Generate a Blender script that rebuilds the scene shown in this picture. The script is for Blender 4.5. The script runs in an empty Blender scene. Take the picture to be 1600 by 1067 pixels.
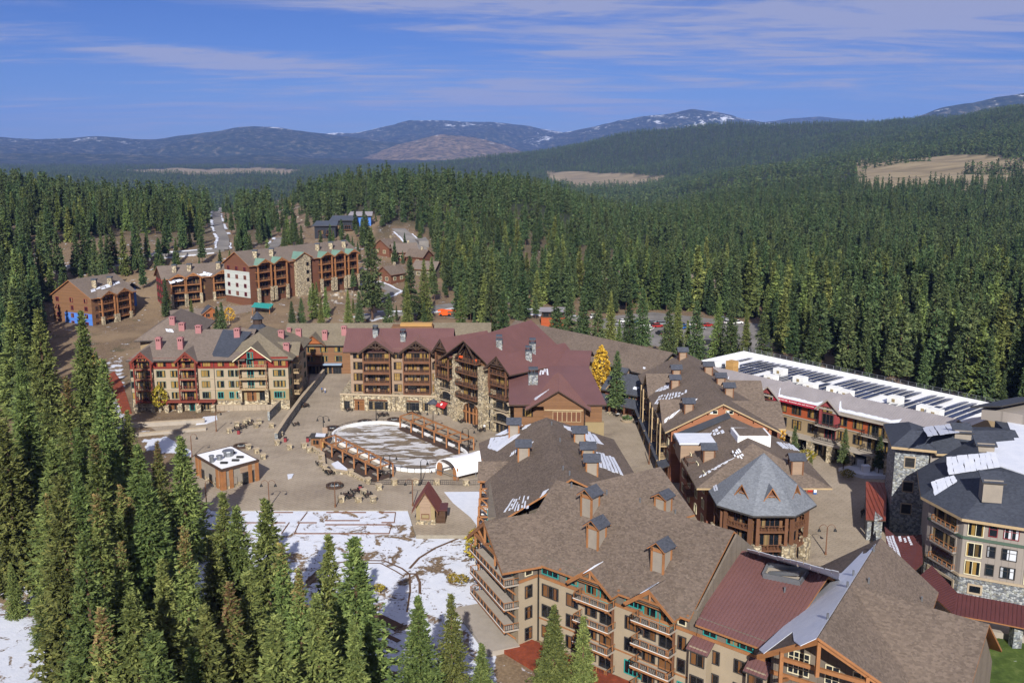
import bpy, bmesh, math, random
import numpy as np
from mathutils import Vector, Matrix, noise as mnoise
R = math.radians
random.seed(7); rng = np.random.default_rng(7)
scene = bpy.context.scene
COL = scene.collection

# ------------------------------------------------------------------ camera
F = 1520.0; PITCH = R(11.5); CAMZ = 76.0          # focal length in photo pixels, tilt, height over the plaza
cam_d = bpy.data.cameras.new('camera'); cam_d.sensor_width = 36.0; cam_d.lens = F / 1600 * 36
cam_d.clip_start = 1.0; cam_d.clip_end = 80000
cam = bpy.data.objects.new('camera', cam_d); COL.objects.link(cam)
cam.location = (0, 0, CAMZ); cam.rotation_euler = (R(90) - PITCH, 0, 0)
scene.camera = cam

# ------------------------------------------------------------------ sun, sky, exposure
SUN_EL, SUN_AZ = R(31), R(1.5)                      # azimuth: light travels towards +Y, slightly +X
sd = bpy.data.lights.new('sun', 'SUN'); sd.energy = 4.2; sd.angle = R(0.55); sd.color = (1.0, 0.96, 0.905)
sun = bpy.data.objects.new('sun', sd); COL.objects.link(sun)
trav = Vector((math.sin(SUN_AZ) * math.cos(SUN_EL), math.cos(SUN_AZ) * math.cos(SUN_EL), -math.sin(SUN_EL)))
sun.rotation_euler = trav.to_track_quat('-Z', 'Y').to_euler()
world = bpy.data.worlds.new('World'); scene.world = world; world.use_nodes = True
def build_sky():
    nt = world.node_tree; n = nt.nodes; l = nt.links; n.clear()
    out = n.new('ShaderNodeOutputWorld'); bg = n.new('ShaderNodeBackground'); bg.inputs[1].default_value = 0.050
    sky = n.new('ShaderNodeTexSky'); sky.sky_type = 'NISHITA'; sky.sun_disc = False
    sky.sun_elevation = SUN_EL; sky.sun_rotation = R(180) + SUN_AZ
    sky.altitude = 1900; sky.air_density = 1.0; sky.dust_density = 0.25; sky.ozone_density = 4.0
    tc = n.new('ShaderNodeTexCoord'); sep = n.new('ShaderNodeSeparateXYZ'); l.new(tc.outputs['Generated'], sep.inputs[0])
    def mth(op, a, b=None, clamp=False):
        m = n.new('ShaderNodeMath'); m.operation = op; m.use_clamp = clamp
        for i, x in enumerate((a, b)):
            if x is None: continue
            if isinstance(x, (int, float)): m.inputs[i].default_value = x
            else: l.new(x, m.inputs[i])
        return m.outputs[0]
    zz = mth('ADD', mth('MAXIMUM', sep.outputs[2], 0.0), 0.055)
    px = mth('DIVIDE', sep.outputs[0], zz); py = mth('DIVIDE', sep.outputs[1], zz)
    cmb = n.new('ShaderNodeCombineXYZ'); l.new(px, cmb.inputs[0]); l.new(py, cmb.inputs[1])
    def cloud(scale, rot, loc, lo, hi, sc, det=7, dist=0.6, rough=0.55):
        mp = n.new('ShaderNodeMapping'); mp.inputs['Rotation'].default_value = (0, 0, R(rot)); mp.inputs['Scale'].default_value = sc
        mp.inputs['Location'].default_value = loc
        l.new(cmb.outputs[0], mp.inputs[0])
        ns = n.new('ShaderNodeTexNoise'); ns.inputs['Scale'].default_value = scale; ns.inputs['Detail'].default_value = det
        ns.inputs['Distortion'].default_value = dist; ns.inputs['Roughness'].default_value = rough
        l.new(mp.outputs[0], ns.inputs['Vector'])
        mr = n.new('ShaderNodeMapRange'); mr.interpolation_type = 'SMOOTHSTEP'
        mr.inputs['From Min'].default_value = lo; mr.inputs['From Max'].default_value = hi
        l.new(ns.outputs['Fac'], mr.inputs['Value']); return mr.outputs[0]
    # thin cloud sheets where the photograph has them, given as direction (tan azimuth, tan elevation) and spread, broken up by streaky noise
    yy = mth('MAXIMUM', sep.outputs[1], 0.05); az = mth('DIVIDE', sep.outputs[0], yy); el = mth('DIVIDE', sep.outputs[2], yy)
    tot = None
    for u, v, su, sv, sl, am in ((1380, 40, 500, 80, -0.02, 0.92), (1500, 120, 360, 32, 0.0, 0.82), (800, 8, 440, 32, 0.04, 0.95), (655, 55, 120, 9, 0.0, 0.75), (370, 102, 200, 24, 0.10, 0.85),
                                 (720, 150, 380, 26, 0.05, 0.80), (200, 178, 380, 24, 0.0, 0.45), (935, 90, 95, 12, 0.0, 0.8), (1075, 126, 95, 8, 0.0, 0.65), (-500, 40, 500, 50, 0.0, 0.8), (2300, 90, 500, 60, 0, 0.9)):
        da = mth('SUBTRACT', az, (u - 800) / F); de = mth('SUBTRACT', mth('SUBTRACT', el, (224 - v) / F), mth('MULTIPLY', da, -sl))
        q = mth('ADD', mth('POWER', mth('ABSOLUTE', mth('DIVIDE', da, su / F)), 2.0), mth('POWER', mth('ABSOLUTE', mth('DIVIDE', de, sv / F)), 2.0))
        g = mth('MULTIPLY', mth('EXPONENT', mth('MULTIPLY', q, -0.8)), am); tot = g if tot is None else mth('MAXIMUM', tot, g)
    # bright cloud added over the unseen sky for fill, continuing the thin top sheet
    up = n.new('ShaderNodeMapRange'); up.interpolation_type = 'SMOOTHSTEP'; l.new(el, up.inputs['Value']); up.inputs['From Min'].default_value = 0.145; up.inputs['From Max'].default_value = 0.32; up.inputs['To Max'].default_value = 0.85
    tot = mth('MAXIMUM', tot, up.outputs[0])
    ab = cloud(0.9, 12, (1.9, 0.35, 0), 0.30, 0.72, (0.45, 1.0, 1.0), 9, 1.0, 0.6); bb = cloud(3.0, 8, (5.2, 2.0, 0), 0.30, 0.75, (0.4, 1.0, 1.0), 9, 1.2, 0.65)
    nz = mth('ADD', mth('MULTIPLY', ab, 0.65), mth('MULTIPLY', bb, 0.35)); c = mth('MULTIPLY', mth('ADD', tot, mth('MULTIPLY', mth('SUBTRACT', nz, 0.50), 1.15)), 1.45, True)
    c = mth('MULTIPLY', mth('MULTIPLY', c, c), 0.78, True)
    mix = n.new('ShaderNodeMix'); mix.data_type = 'RGBA'; l.new(c, mix.inputs[0])
    tint = n.new('ShaderNodeMix'); tint.data_type = 'RGBA'; tint.blend_type = 'MULTIPLY'; tint.inputs[0].default_value = 1.0
    l.new(sky.outputs[0], tint.inputs[6]); tint.inputs[7].default_value = (0.38, 0.50, 0.90, 1)
    l.new(tint.outputs[2], mix.inputs[6]); mix.inputs[7].default_value = (5.2, 5.4, 7.4, 1)
    l.new(mix.outputs[2], bg.inputs[0]); l.new(bg.outputs[0], out.inputs[0])
build_sky()
vs = scene.view_settings; vs.view_transform = 'Standard'; vs.look = 'None'; vs.gamma = 1.0; vs.use_curve_mapping = False
vs.exposure = 0.66
scene.render.engine = 'CYCLES'
cy = scene.cycles; cy.max_bounces = 5; cy.diffuse_bounces = 4; cy.glossy_bounces = 2; cy.transmission_bounces = 2
cy.volume_bounces = 0; cy.transparent_max_bounces = 6; cy.caustics_reflective = False; cy.caustics_refractive = False
cy.use_denoising = True; cy.use_adaptive_sampling = True; cy.adaptive_threshold = 0.02

# ------------------------------------------------------------------ geometry helpers
def ray(u, v):
    x = (u - 800) / F; y = (533.5 - v) / F; c, s = math.cos(PITCH), math.sin(PITCH)
    return Vector((x, c + y * s, -s + y * c))
CAM = Vector((0, 0, CAMZ))
def at(u, v, z=0.0):
    """world point at height z seen at photo pixel (u, v)"""
    d = ray(u, v); return CAM + d * ((z - CAMZ) / d.z)
def a2(u, v, z=0.0):
    p = at(u, v, z); return Vector((p.x, p.y))
def px(x, y, z):
    c, s = math.cos(PITCH), math.sin(PITCH); zz = z - CAMZ; dep = y * c - zz * s
    return 800 + F * x / dep, 533.5 - F * (y * s + zz * c) / dep

# ------------------------------------------------------------------ terrain height
TU = np.array([-1500, -700, 0, 200, 400, 600, 800, 1000, 1200, 1400, 1600, 2300, 3100], float)
TT = (TU - 800) / F * 0.985
TY = np.array([-200, 60, 135, 200, 330, 400, 450, 520, 620, 750, 850, 1000, 1300, 1700, 2000, 2600, 3200, 4000, 5000, 6500, 9000, 30000], float)
TZ = np.array([
 [2, 0, -2, -3, -4, -4, -4, -4, -4, -4, -4, -3, -2],
 [-1, -1, -3, -3, -4, -4, -4, -4, -4, -3, -3, -3, -2],
 [0, -1, -3, -3, -3, -3, -3, -3, -3, -2, -1, -1, 0],
 [2, 0, -1, 0, 0, 0, 0, 0, 0, 0, 0, 0, 0],
 [8, 4, 0, 0, 0, 0, 0, 0, 0, 0, 0, 0, 0],
 [20, 12, 4, 3, 6, 3, 0, 0, 0, 0, 0, 0, 0],
 [30, 22, 13, 11, 12, 6, 1, 0, 0, 0, 0, 0, 0],
 [44, 36, 27, 24, 20, 13, 4, 1, 0, 0, 0, 0, 0],
 [54, 46, 34, 26, 22, 27, 14, 2, 0, 0, 0, 0, 0],
 [60, 50, 36, 24, 20, 37, 30, 2, 0, 0, 0, 0, 0],
 [56, 46, 32, 20, 18, 38, 34, 0, 0, 0, 0, 0, 0],
 [44, 36, 20, 8, 8, 28, 24, -6, 0, 2, 5, 10, 20],
 [10, 5, -8, -20, -20, 0, -8, -24, 0, 8, 14, 30, 40],
 [-20, -30, -44, -48, -48, -38, -44, -46, 0, 24, 34, 60, 80],
 [-35, -45, -54, -54, -54, -50, -50, -46, 16, 40, 66, 110, 130],
 [-50, -55, -58, -58, -58, -57, -55, -52, 0, 56, 118, 180, 200],
 [-55, -58, -60, -60, -60, -58, -56, -52, -12, 92, 186, 250, 260],
 [-58, -60, -62, -62, -62, -60, -56, -16, 64, 132, 205, 290, 300],
 [-60, -62, -64, -64, -64, -60, 10, 128, 164, 182, 190, 290, 300],
 [-62, -64, -66, -66, -66, -66, -40, 60, 90, 100, 110, 200, 200],
 [-64, -66, -68, -68, -68, -68, -68, -40, -30, -20, 0, 100, 100],
 [-80, -80, -80, -80, -80, -80, -80, -80, -80, -80, -80, -80, -80]], float)
def terr(x, y):
    """terrain height, arrays or scalars"""
    x = np.asarray(x, float); y = np.asarray(y, float)
    t = x / np.maximum(y, 90.0)
    i = np.clip(np.searchsorted(TY, y) - 1, 0, len(TY) - 2); fy = np.clip((y - TY[i]) / (TY[i + 1] - TY[i]), 0, 1)
    j = np.clip(np.searchsorted(TT, t) - 1, 0, len(TT) - 2); fx = np.clip((t - TT[j]) / (TT[j + 1] - TT[j]), 0, 1)
    fy = fy * fy * (3 - 2 * fy) * 0.5 + fy * 0.5; fx = fx * fx * (3 - 2 * fx) * 0.5 + fx * 0.5
    z = (TZ[i, j] * (1 - fx) + TZ[i, j + 1] * fx) * (1 - fy) + (TZ[i + 1, j] * (1 - fx) + TZ[i + 1, j + 1] * fx) * fy
    far = np.clip((y - 480) / 600, 0, 1)
    far2 = np.clip((y - 2200) / 2500, 0, 1) * np.clip((t + 0.05) * 8, 0, 1)
    z = z + far * (4 * np.sin(x / 61 + 1.3) * np.sin(y / 83 + x / 210) + 2.5 * np.sin(x / 31 + y / 47))
    z = z + far2 * (12 * np.sin(x / 190 + y / 330) * np.sin(y / 260 + 1) + 7 * np.sin(x / 87 - y / 120))
    return z
def tz(x, y): return float(terr(x, y))
def ground(u, v):
    """terrain point seen at pixel (u, v)"""
    d = ray(u, v); t = 90.0; p = CAM + d * t
    while t < 20000:
        step = max(1.0, t * 0.004); q = CAM + d * (t + step)
        if q.z <= tz(q.x, q.y): return Vector((q.x, q.y, tz(q.x, q.y)))
        t += step
    return CAM + d * t
def g2(u, v):
    p = ground(u, v); return (p.x, p.y)
def inside(poly, x, y):
    """vectorised point in polygon"""
    x = np.asarray(x, float); y = np.asarray(y, float); r = np.zeros(x.shape, bool); n = len(poly)
    for k in range(n):
        x0, y0 = poly[k][0], poly[k][1]; x1, y1 = poly[(k + 1) % n][0], poly[(k + 1) % n][1]
        if y0 == y1: continue
        c = (y0 > y) != (y1 > y)
        r ^= c & (x < (x1 - x0) * (y - y0) / (y1 - y0) + x0)
    return r

class MB:
    """collects faces; build() links them as one mesh object"""
    def __init__(s): s.v = []; s.f = []; s.mi = []
    def add(s, vs, fs, mi=0):
        o = len(s.v); s.v.extend([tuple(p) for p in vs]); s.f.extend([tuple(i + o for i in f) for f in fs]); s.mi.extend([mi] * len(fs)); return s
    def box(s, x0, y0, z0, x1, y1, z1, mi=0):
        return s.add([(x0, y0, z0), (x1, y0, z0), (x1, y1, z0), (x0, y1, z0), (x0, y0, z1), (x1, y0, z1), (x1, y1, z1), (x0, y1, z1)],
                     [(0, 3, 2, 1), (4, 5, 6, 7), (0, 1, 5, 4), (1, 2, 6, 5), (2, 3, 7, 6), (3, 0, 4, 7)], mi)
    def bar(s, p, q, w, h, mi=0):
        """box along p-q, w wide sideways and h tall"""
        p = Vector(p); q = Vector(q); d = (q - p)
        if d.length < 1e-6: return s
        d.normalize(); up = Vector((0, 0, 1)) if abs(d.z) < 0.97 else Vector((0, 1, 0))
        a = d.cross(up).normalized(); b = a.cross(d).normalized(); a *= w / 2; b *= h / 2
        vs = [p - a - b, p + a - b, p + a + b, p - a + b, q - a - b, q + a - b, q + a + b, q - a + b]
        return s.add(vs, [(0, 1, 2, 3), (4, 7, 6, 5), (0, 4, 5, 1), (1, 5, 6, 2), (2, 6, 7, 3), (3, 7, 4, 0)], mi)
    def prism(s, poly, z0, z1, mi=0, mtop=None):
        n = len(poly); a = sum(poly[i][0] * poly[(i + 1) % n][1] - poly[(i + 1) % n][0] * poly[i][1] for i in range(n))
        if a < 0: poly = list(poly)[::-1]
        vs = [(p[0], p[1], z0) for p in poly] + [(p[0], p[1], z1) for p in poly]
        s.add(vs, [tuple(range(n))[::-1]] + [(i, (i + 1) % n, n + (i + 1) % n, n + i) for i in range(n)], mi)
        o = len(s.v) - 2 * n; s.f.append(tuple(o + n + i for i in range(n))); s.mi.append(mi if mtop is None else mtop); return s
    def slab(s, poly, t, mi=0, mside=None):
        """3-D polygon thickened downwards by t"""
        n = len(poly); pts = [Vector(p) for p in poly]
        nz = sum(pts[i].x * pts[(i + 1) % n].y - pts[(i + 1) % n].x * pts[i].y for i in range(n))
        if nz < 0: pts = pts[::-1]
        o = len(s.v); s.v.extend([tuple(p) for p in pts] + [(p.x, p.y, p.z - t) for p in pts])
        s.f.append(tuple(o + i for i in range(n))); s.mi.append(mi)
        s.f.append(tuple(o + n + i for i in range(n))[::-1]); s.mi.append(mi if mside is None else mside)
        for i in range(n):
            j = (i + 1) % n; s.f.append((o + i, o + n + i, o + n + j, o + j)); s.mi.append(mi if mside is None else mside)
        return s
    def cyl(s, p, q, r0, r1, n=8, mi=0, cap=True):
        p = Vector(p); q = Vector(q); d = (q - p).normalized(); up = Vector((0, 0, 1)) if abs(d.z) < 0.95 else Vector((1, 0, 0))
        a = d.cross(up).normalized(); b = a.cross(d)
        vs = [p + (a * math.cos(2 * math.pi * i / n) + b * math.sin(2 * math.pi * i / n)) * r0 for i in range(n)] + \
             [q + (a * math.cos(2 * math.pi * i / n) + b * math.sin(2 * math.pi * i / n)) * r1 for i in range(n)]
        fs = [(i, n + i, n + (i + 1) % n, (i + 1) % n) for i in range(n)]
        if cap: fs += [tuple(range(n)), tuple(range(n, 2 * n))[::-1]]
        return s.add(vs, fs, mi)
    def mesh(s, name, mats, off=(0, 0, 0), smooth=False):
        me = bpy.data.meshes.new(name); ox, oy, oz = off
        me.from_pydata([(a - ox, b - oy, c - oz) for a, b, c in s.v], [], s.f)
        for m in (mats if isinstance(mats, (list, tuple)) else [mats]): me.materials.append(m)
        if max(s.mi, default=0) > 0: me.polygons.foreach_set('material_index', s.mi)
        if smooth: me.polygons.foreach_set('use_smooth', [True] * len(me.polygons))
        me.update(); return me
    def build(s, name, mats, parent=None, smooth=False, own=None):
        """verts are in world space; parented objects get their parent's origin taken off"""
        off = WORLD.get(parent.name, (0, 0, 0)) if parent else (own or (0, 0, 0))
        return link(name, s.mesh(name, mats, off, smooth), parent, None if parent else own)
WORLD = {}
def link(name, data, parent=None, loc=None, rz=0.0):
    o = bpy.data.objects.new(name, data); COL.objects.link(o)
    if parent: o.parent = parent
    if loc is not None: o.location = loc
    if rz: o.rotation_euler = (0, 0, rz)
    pw = WORLD.get(parent.name, (0, 0, 0)) if parent else (0, 0, 0)
    lc = o.location; WORLD[o.name] = (pw[0] + lc[0], pw[1] + lc[1], pw[2] + lc[2])
    return o
def tag(o, label=None, cat=None, group=None, kind=None):
    if label: o['label'] = label
    if cat: o['category'] = cat
    if group: o['group'] = group
    if kind: o['kind'] = kind
    return o
def thing(name, label, cat, loc, group=None, rz=0.0):
    return tag(link(name, None, None, loc, rz), label, cat, group)

# ------------------------------------------------------------------ materials
def srgb(h):
    if not isinstance(h, str): return tuple(h)[:3]
    return tuple(((c / 12.92) if c <= 0.04045 else ((c + 0.055) / 1.055) ** 2.4) for c in (int(h[i:i + 2], 16) / 255 for i in (0, 2, 4)))
MATS = {}
class NT:
    def __init__(s, name):
        s.m = bpy.data.materials.new(name); s.m.use_nodes = True; s.n = s.m.node_tree.nodes; s.l = s.m.node_tree.links
        s.b = s.n['Principled BSDF']; s.b.inputs['Specular IOR Level'].default_value = 0.3; MATS[name] = s.m
    def node(s, t, **kw):
        x = s.n.new(t)
        for k, v in kw.items(): setattr(x, k, v)
        return x
    def pos(s, scale=(1, 1, 1), rot=(0, 0, 0), obj=False):
        g = s.node('ShaderNodeTexCoord').outputs['Object'] if obj else s.node('ShaderNodeNewGeometry').outputs['Position']
        mp = s.node('ShaderNodeMapping'); mp.inputs['Scale'].default_value = scale; mp.inputs['Rotation'].default_value = rot
        s.l.new(g, mp.inputs[0]); return mp.outputs[0]
    def noise(s, vec, scale, det=4, rough=0.55, dist=0.0):
        x = s.node('ShaderNodeTexNoise'); x.inputs['Scale'].default_value = scale; x.inputs['Detail'].default_value = det
        x.inputs['Roughness'].default_value = rough; x.inputs['Distortion'].default_value = dist; s.l.new(vec, x.inputs['Vector']); return x.outputs['Fac']
    def vor(s, vec, scale, feat='F1', out='Color'):
        x = s.node('ShaderNodeTexVoronoi', feature=feat); x.inputs['Scale'].default_value = scale; s.l.new(vec, x.inputs['Vector']); return x.outputs[out]
    def ramp(s, fac, stops, interp='LINEAR'):
        x = s.node('ShaderNodeValToRGB'); cr = x.color_ramp; cr.interpolation = interp
        while len(cr.elements) < len(stops): cr.elements.new(0.5)
        for e, (p, c) in zip(cr.elements, stops): e.position = p; e.color = (*srgb(c), 1)
        s.l.new(fac, x.inputs[0]); return x.outputs[0]
    def mr(s, v, a, b, c=0.0, d=1.0):
        x = s.node('ShaderNodeMapRange'); s.l.new(v, x.inputs[0])
        for i, k in enumerate((a, b, c, d)): x.inputs[1 + i].default_value = k
        return x.outputs[0]
    def math(s, op, a, b=0.0, clamp=False):
        x = s.node('ShaderNodeMath', operation=op, use_clamp=clamp)
        for i, k in enumerate((a, b)):
            if isinstance(k, (int, float)): x.inputs[i].default_value = k
            else: s.l.new(k, x.inputs[i])
        return x.outputs[0]
    def mix(s, fac, a, b, mode='MIX'):
        x = s.node('ShaderNodeMix', data_type='RGBA', blend_type=mode)
        for i, k in ((0, fac), (6, a), (7, b)):
            if isinstance(k, (int, float)): x.inputs[i].default_value = k
            elif isinstance(k, (str, tuple)): x.inputs[i].default_value = (*srgb(k), 1)
            else: s.l.new(k, x.inputs[i])
        return x.outputs[2]
    def bump(s, h, st=0.3, dist=0.1):
        x = s.node('ShaderNodeBump'); x.inputs['Strength'].default_value = st; x.inputs['Distance'].default_value = dist
        s.l.new(h, x.inputs['Height']); s.l.new(x.outputs[0], s.b.inputs['Normal'])
    def fin(s, col, rough=0.85, metal=0.0, spec=None):
        if isinstance(col, (str, tuple)): s.b.inputs['Base Color'].default_value = (*srgb(col), 1)
        else: s.l.new(col, s.b.inputs['Base Color'])
        if isinstance(rough, (int, float)): s.b.inputs['Roughness'].default_value = rough
        else: s.l.new(rough, s.b.inputs['Roughness'])
        s.b.inputs['Metallic'].default_value = metal
        if spec is not None: s.b.inputs['Specular IOR Level'].default_value = spec
        return s.m
def scl(c, k): c = srgb(c); return tuple(min(1, x * k) for x in c)
def plain(name, c, var=0.18, scale=0.8, rough=0.85, fine=6.0, metal=0.0, spec=0.3):
    """painted or raw surface with broad weathering and fine grain"""
    t = NT(name); p = t.pos(); a = t.noise(p, scale, 3); b = t.noise(p, fine, 3)
    f = t.math('ADD', t.math('MULTIPLY', a, 0.65), t.math('MULTIPLY', b, 0.35))
    return t.fin(t.ramp(f, [(0.3, scl(c, 1 - var)), (0.7, scl(c, 1 + var))]), rough, metal, spec)
def shingle(name, c, var=0.35, flecks='b0a090', fl=0.25, rot=0.0):
    """asphalt shingles: tab-sized tone changes, streaks, light flecks"""
    t = NT(name); p = t.pos((2.6, 2.6, 6.0)); col = t.vor(p, 1.0)
    sp = t.node('ShaderNodeSeparateColor'); t.l.new(col, sp.inputs[0])
    f = t.math('ADD', t.math('MULTIPLY', sp.outputs[0], 0.38), t.math('MULTIPLY', t.noise(t.pos(), 0.10, 5, 0.65), 0.62))
    base = t.ramp(f, [(0.25, scl(c, 1 - var)), (0.75, scl(c, 1 + var))])
    fk = t.mr(t.noise(t.pos((1.3, 1.3, 1.3)), 1.7, 2), 0.58, 0.72, 0, fl * 0.7)
    base = t.mix(fk, base, flecks); t.bump(sp.outputs[1], 0.2, 0.04)
    return t.fin(base, 0.95, 0, 0.15)
def stone(name, cs, scale=1.7, mortar='8a8074'):
    t = NT(name); p = t.pos((1, 1, 1.25)); col = t.vor(p, scale); sp = t.node('ShaderNodeSeparateColor'); t.l.new(col, sp.inputs[0])
    d = t.vor(p, scale, 'DISTANCE_TO_EDGE', 'Distance')
    n = len(cs); c = t.ramp(sp.outputs[0], [(i / n, k) for i, k in enumerate(cs)], 'CONSTANT')
    c = t.mix(t.math('MULTIPLY', t.noise(p, 5.0, 3), 0.35), c, '6f675c')
    c = t.mix(t.mr(d, 0.0, 0.06, 0.8, 0.0), c, mortar); t.bump(t.mr(d, 0, 0.14), 0.8, 0.08); return t.fin(c, 0.9, 0, 0.2)
def siding(name, c, pitch=0.25, var=0.2, vertical=False, rough=0.85):
    t = NT(name); p = t.pos(); g = t.node('ShaderNodeNewGeometry'); sx = t.node('ShaderNodeSeparateXYZ'); t.l.new(g.outputs['Position'], sx.inputs[0])
    h = t.math('ADD', sx.outputs[0], sx.outputs[1]) if vertical else sx.outputs[2]
    q = t.math('DIVIDE', h, pitch); fr = t.math('FRACT', q); fl = t.math('FLOOR', q)
    wn = t.node('ShaderNodeTexWhiteNoise', noise_dimensions='1D'); t.l.new(fl, wn.inputs['W'])
    f = t.math('ADD', t.math('MULTIPLY', wn.outputs['Value'], 0.35), t.math('MULTIPLY', t.noise(t.pos((1, 1, 4)), 0.9, 4), 0.65))
    col = t.ramp(f, [(0.2, scl(c, 1 - var)), (0.8, scl(c, 1 + var))])
    col = t.mix(t.mr(fr, 0.86, 0.95, 0, 0.45), col, scl(c, 0.45)); t.bump(fr, 0.25, 0.05); return t.fin(col, rough, 0, 0.2)
def glass(name, dark, cur, amount):
    """window panes: dark reflecting glass, in places a drawn curtain close behind it"""
    t = NT(name); oi = t.node('ShaderNodeObjectInfo'); tc = t.node('ShaderNodeTexCoord'); sx = t.node('ShaderNodeSeparateXYZ'); t.l.new(tc.outputs['Object'], sx.inputs[0])
    q = t.math('FLOOR', t.math('ADD', t.math('MULTIPLY', sx.outputs[0], 1.9), t.math('MULTIPLY', oi.outputs['Random'], 37.0)))
    wn = t.node('ShaderNodeTexWhiteNoise', noise_dimensions='2D')
    cb = t.node('ShaderNodeCombineXYZ'); t.l.new(q, cb.inputs[0]); t.l.new(oi.outputs['Random'], cb.inputs[1]); t.l.new(cb.outputs[0], wn.inputs['Vector'])
    f = t.mr(wn.outputs['Value'], 1 - amount - 0.02, 1 - amount + 0.02)
    cc = t.mix(wn.outputs['Value'], scl(cur, 0.65), scl(cur, 1.1))
    return t.fin(t.mix(f, dark, cc), 0.12, 0, 0.6)

# ------------------------------------------------------------------ shared materials
m_plaza = None
def land_materials():
    t = NT('ground_soil'); p = t.pos(); big = t.noise(p, 0.05, 5, 0.6); mid = t.noise(p, 0.24, 6, 0.68, 0.8); fine = t.noise(p, 2.2, 4, 0.6)
    soil = t.ramp(fine, [(0.3, '4a3f33'), (0.5, '6f5d49'), (0.72, '8d7a62')])
    soil = t.mix(t.mr(big, 0.45, 0.65, 0, 0.75), soil, '8a765c'); soil = t.mix(t.mr(t.noise(p, 0.12, 5, 0.7), 0.58, 0.66, 0, 0.7), soil, '4f4a33')
    at_s = t.node('ShaderNodeAttribute', attribute_name='snow').outputs['Fac']; at_m = t.node('ShaderNodeAttribute', attribute_name='meadow').outputs['Fac']
    at_f = t.node('ShaderNodeAttribute', attribute_name='woods').outputs['Fac']
    wood = t.ramp(t.noise(p, 0.11, 6, 0.7), [(0.35, '1c2417'), (0.6, '343a24'), (0.8, '6f6048')])
    soil = t.mix(at_f, soil, wood)
    soil = t.mix(at_m, soil, t.ramp(t.noise(t.pos((0.5, 2.0, 1)), 0.02, 5), [(0.3, '665d4a'), (0.5, '87795e'), (0.7, '9a8d70')]))
    s = t.math('ADD', at_s, t.math('ADD', t.math('MULTIPLY', t.math('SUBTRACT', mid, 0.5), 1.5), t.math('MULTIPLY', t.math('SUBTRACT', fine, 0.5), 0.25)))
    s = t.mr(s, 0.47, 0.55)
    snow = t.mix(t.noise(p, 0.5, 5, 0.65), 'b6bcc9', 'd6d8de')
    t.bump(t.math('ADD', t.math('MULTIPLY', s, 0.8), fine), 0.5, 0.12); t.fin(t.mix(s, soil, snow), 0.9, 0, 0.2)
    t = NT('snow'); p = t.pos(); t.bump(t.noise(p, 1.2, 4), 0.35, 0.15); t.fin(t.mix(t.noise(p, 0.5, 4), 'bcc2cf', 'dadce2'), 0.75, 0, 0.25)
    t = NT('plaza_concrete'); p = t.pos(); a = t.noise(p, 0.035, 5, 0.6); b = t.noise(p, 0.25, 5, 0.65); c = t.noise(p, 3.0, 3)
    col = t.ramp(t.math('ADD', t.math('MULTIPLY', a, 0.45), t.math('ADD', t.math('MULTIPLY', b, 0.35), t.math('MULTIPLY', c, 0.2))), [(0.36, '857868'), (0.5, '998c7a'), (0.64, 'aa9c8a')])
    w = t.mr(t.noise(p, 0.11, 6, 0.7, 0.6), 0.57, 0.68, 0, 0.5); col = t.mix(w, col, '74675a')
    br = t.node('ShaderNodeTexBrick'); t.l.new(t.pos((1, 1, 1), (0, 0, R(38))), br.inputs['Vector']); br.inputs['Scale'].default_value = 0.28
    br.inputs['Mortar Size'].default_value = 0.012; br.inputs['Color1'].default_value = br.inputs['Color2'].default_value = (1, 1, 1, 1); br.inputs['Mortar'].default_value = (0.58, 0.58, 0.58, 1)
    t.fin(t.mix(0.8, col, br.outputs[0], 'MULTIPLY'), t.mr(w, 0, 0.5, 0.85, 0.5), 0, 0.25)
    t = NT('asphalt'); p = t.pos(); t.fin(t.ramp(t.math('ADD', t.math('MULTIPLY', t.noise(p, 0.08, 5), 0.7), t.math('MULTIPLY', t.noise(p, 3, 3), 0.3)), [(0.3, '5d5a58'), (0.7, '8d8882')]), 0.9, 0, 0.2)
    t = NT('ice_rink'); p = t.pos((1, 1, 1), (0, 0, R(20))); n = t.noise(t.pos((0.55, 1.5, 1), (0, 0, R(-25))), 0.32, 6, 0.6, 0.7)
    s = t.mr(n, 0.495, 0.52); w = t.ramp(t.noise(p, 0.3, 4), [(0.3, '5c5347'), (0.7, '857865')])
    t.fin(t.mix(s, w, t.mix(t.noise(p, 0.8, 3), 'a9a7a5', 'd0cfd0')), t.mr(s, 0, 1, 0.35, 0.8), 0, 0.4)
    t = NT('lawn'); p = t.pos(); g = t.ramp(t.noise(p, 0.5, 6, 0.7), [(0.3, '364420'), (0.55, '4d5e2c'), (0.75, '6a7440')]); s = t.mr(t.noise(t.pos((1, 3, 1), (0, 0, R(30))), 0.9, 6, 0.75), 0.66, 0.70)
    t.fin(t.mix(s, g, 'e8eaf0'), 0.95, 0, 0.1)
    plain('mulch', '7d3c26', 0.4, 0.7, 0.95, 3.0); plain('kerb', '9a948a', 0.15); plain('retaining', '8d8577', 0.2)
    t = NT('rock_slope'); p = t.pos(); sp = t.vor(p, 0.5); q = t.node('ShaderNodeSeparateColor'); t.l.new(sp, q.inputs[0])
    t.bump(t.vor(p, 0.5, 'F1', 'Distance'), 1.0, 0.6); t.fin(t.mix(t.mr(t.noise(p, 0.2, 4), 0.5, 0.6), t.ramp(q.outputs[0], [(0.1, '6d655c'), (0.5, '8e867a'), (0.9, 'aaa296')]), '8f7a5d'), 0.95, 0, 0.1)
    t = NT('mountain_forest'); p = t.pos(); n1 = t.noise(p, 0.0022, 8, 0.72); n2 = t.noise(p, 0.013, 6, 0.7)
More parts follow.
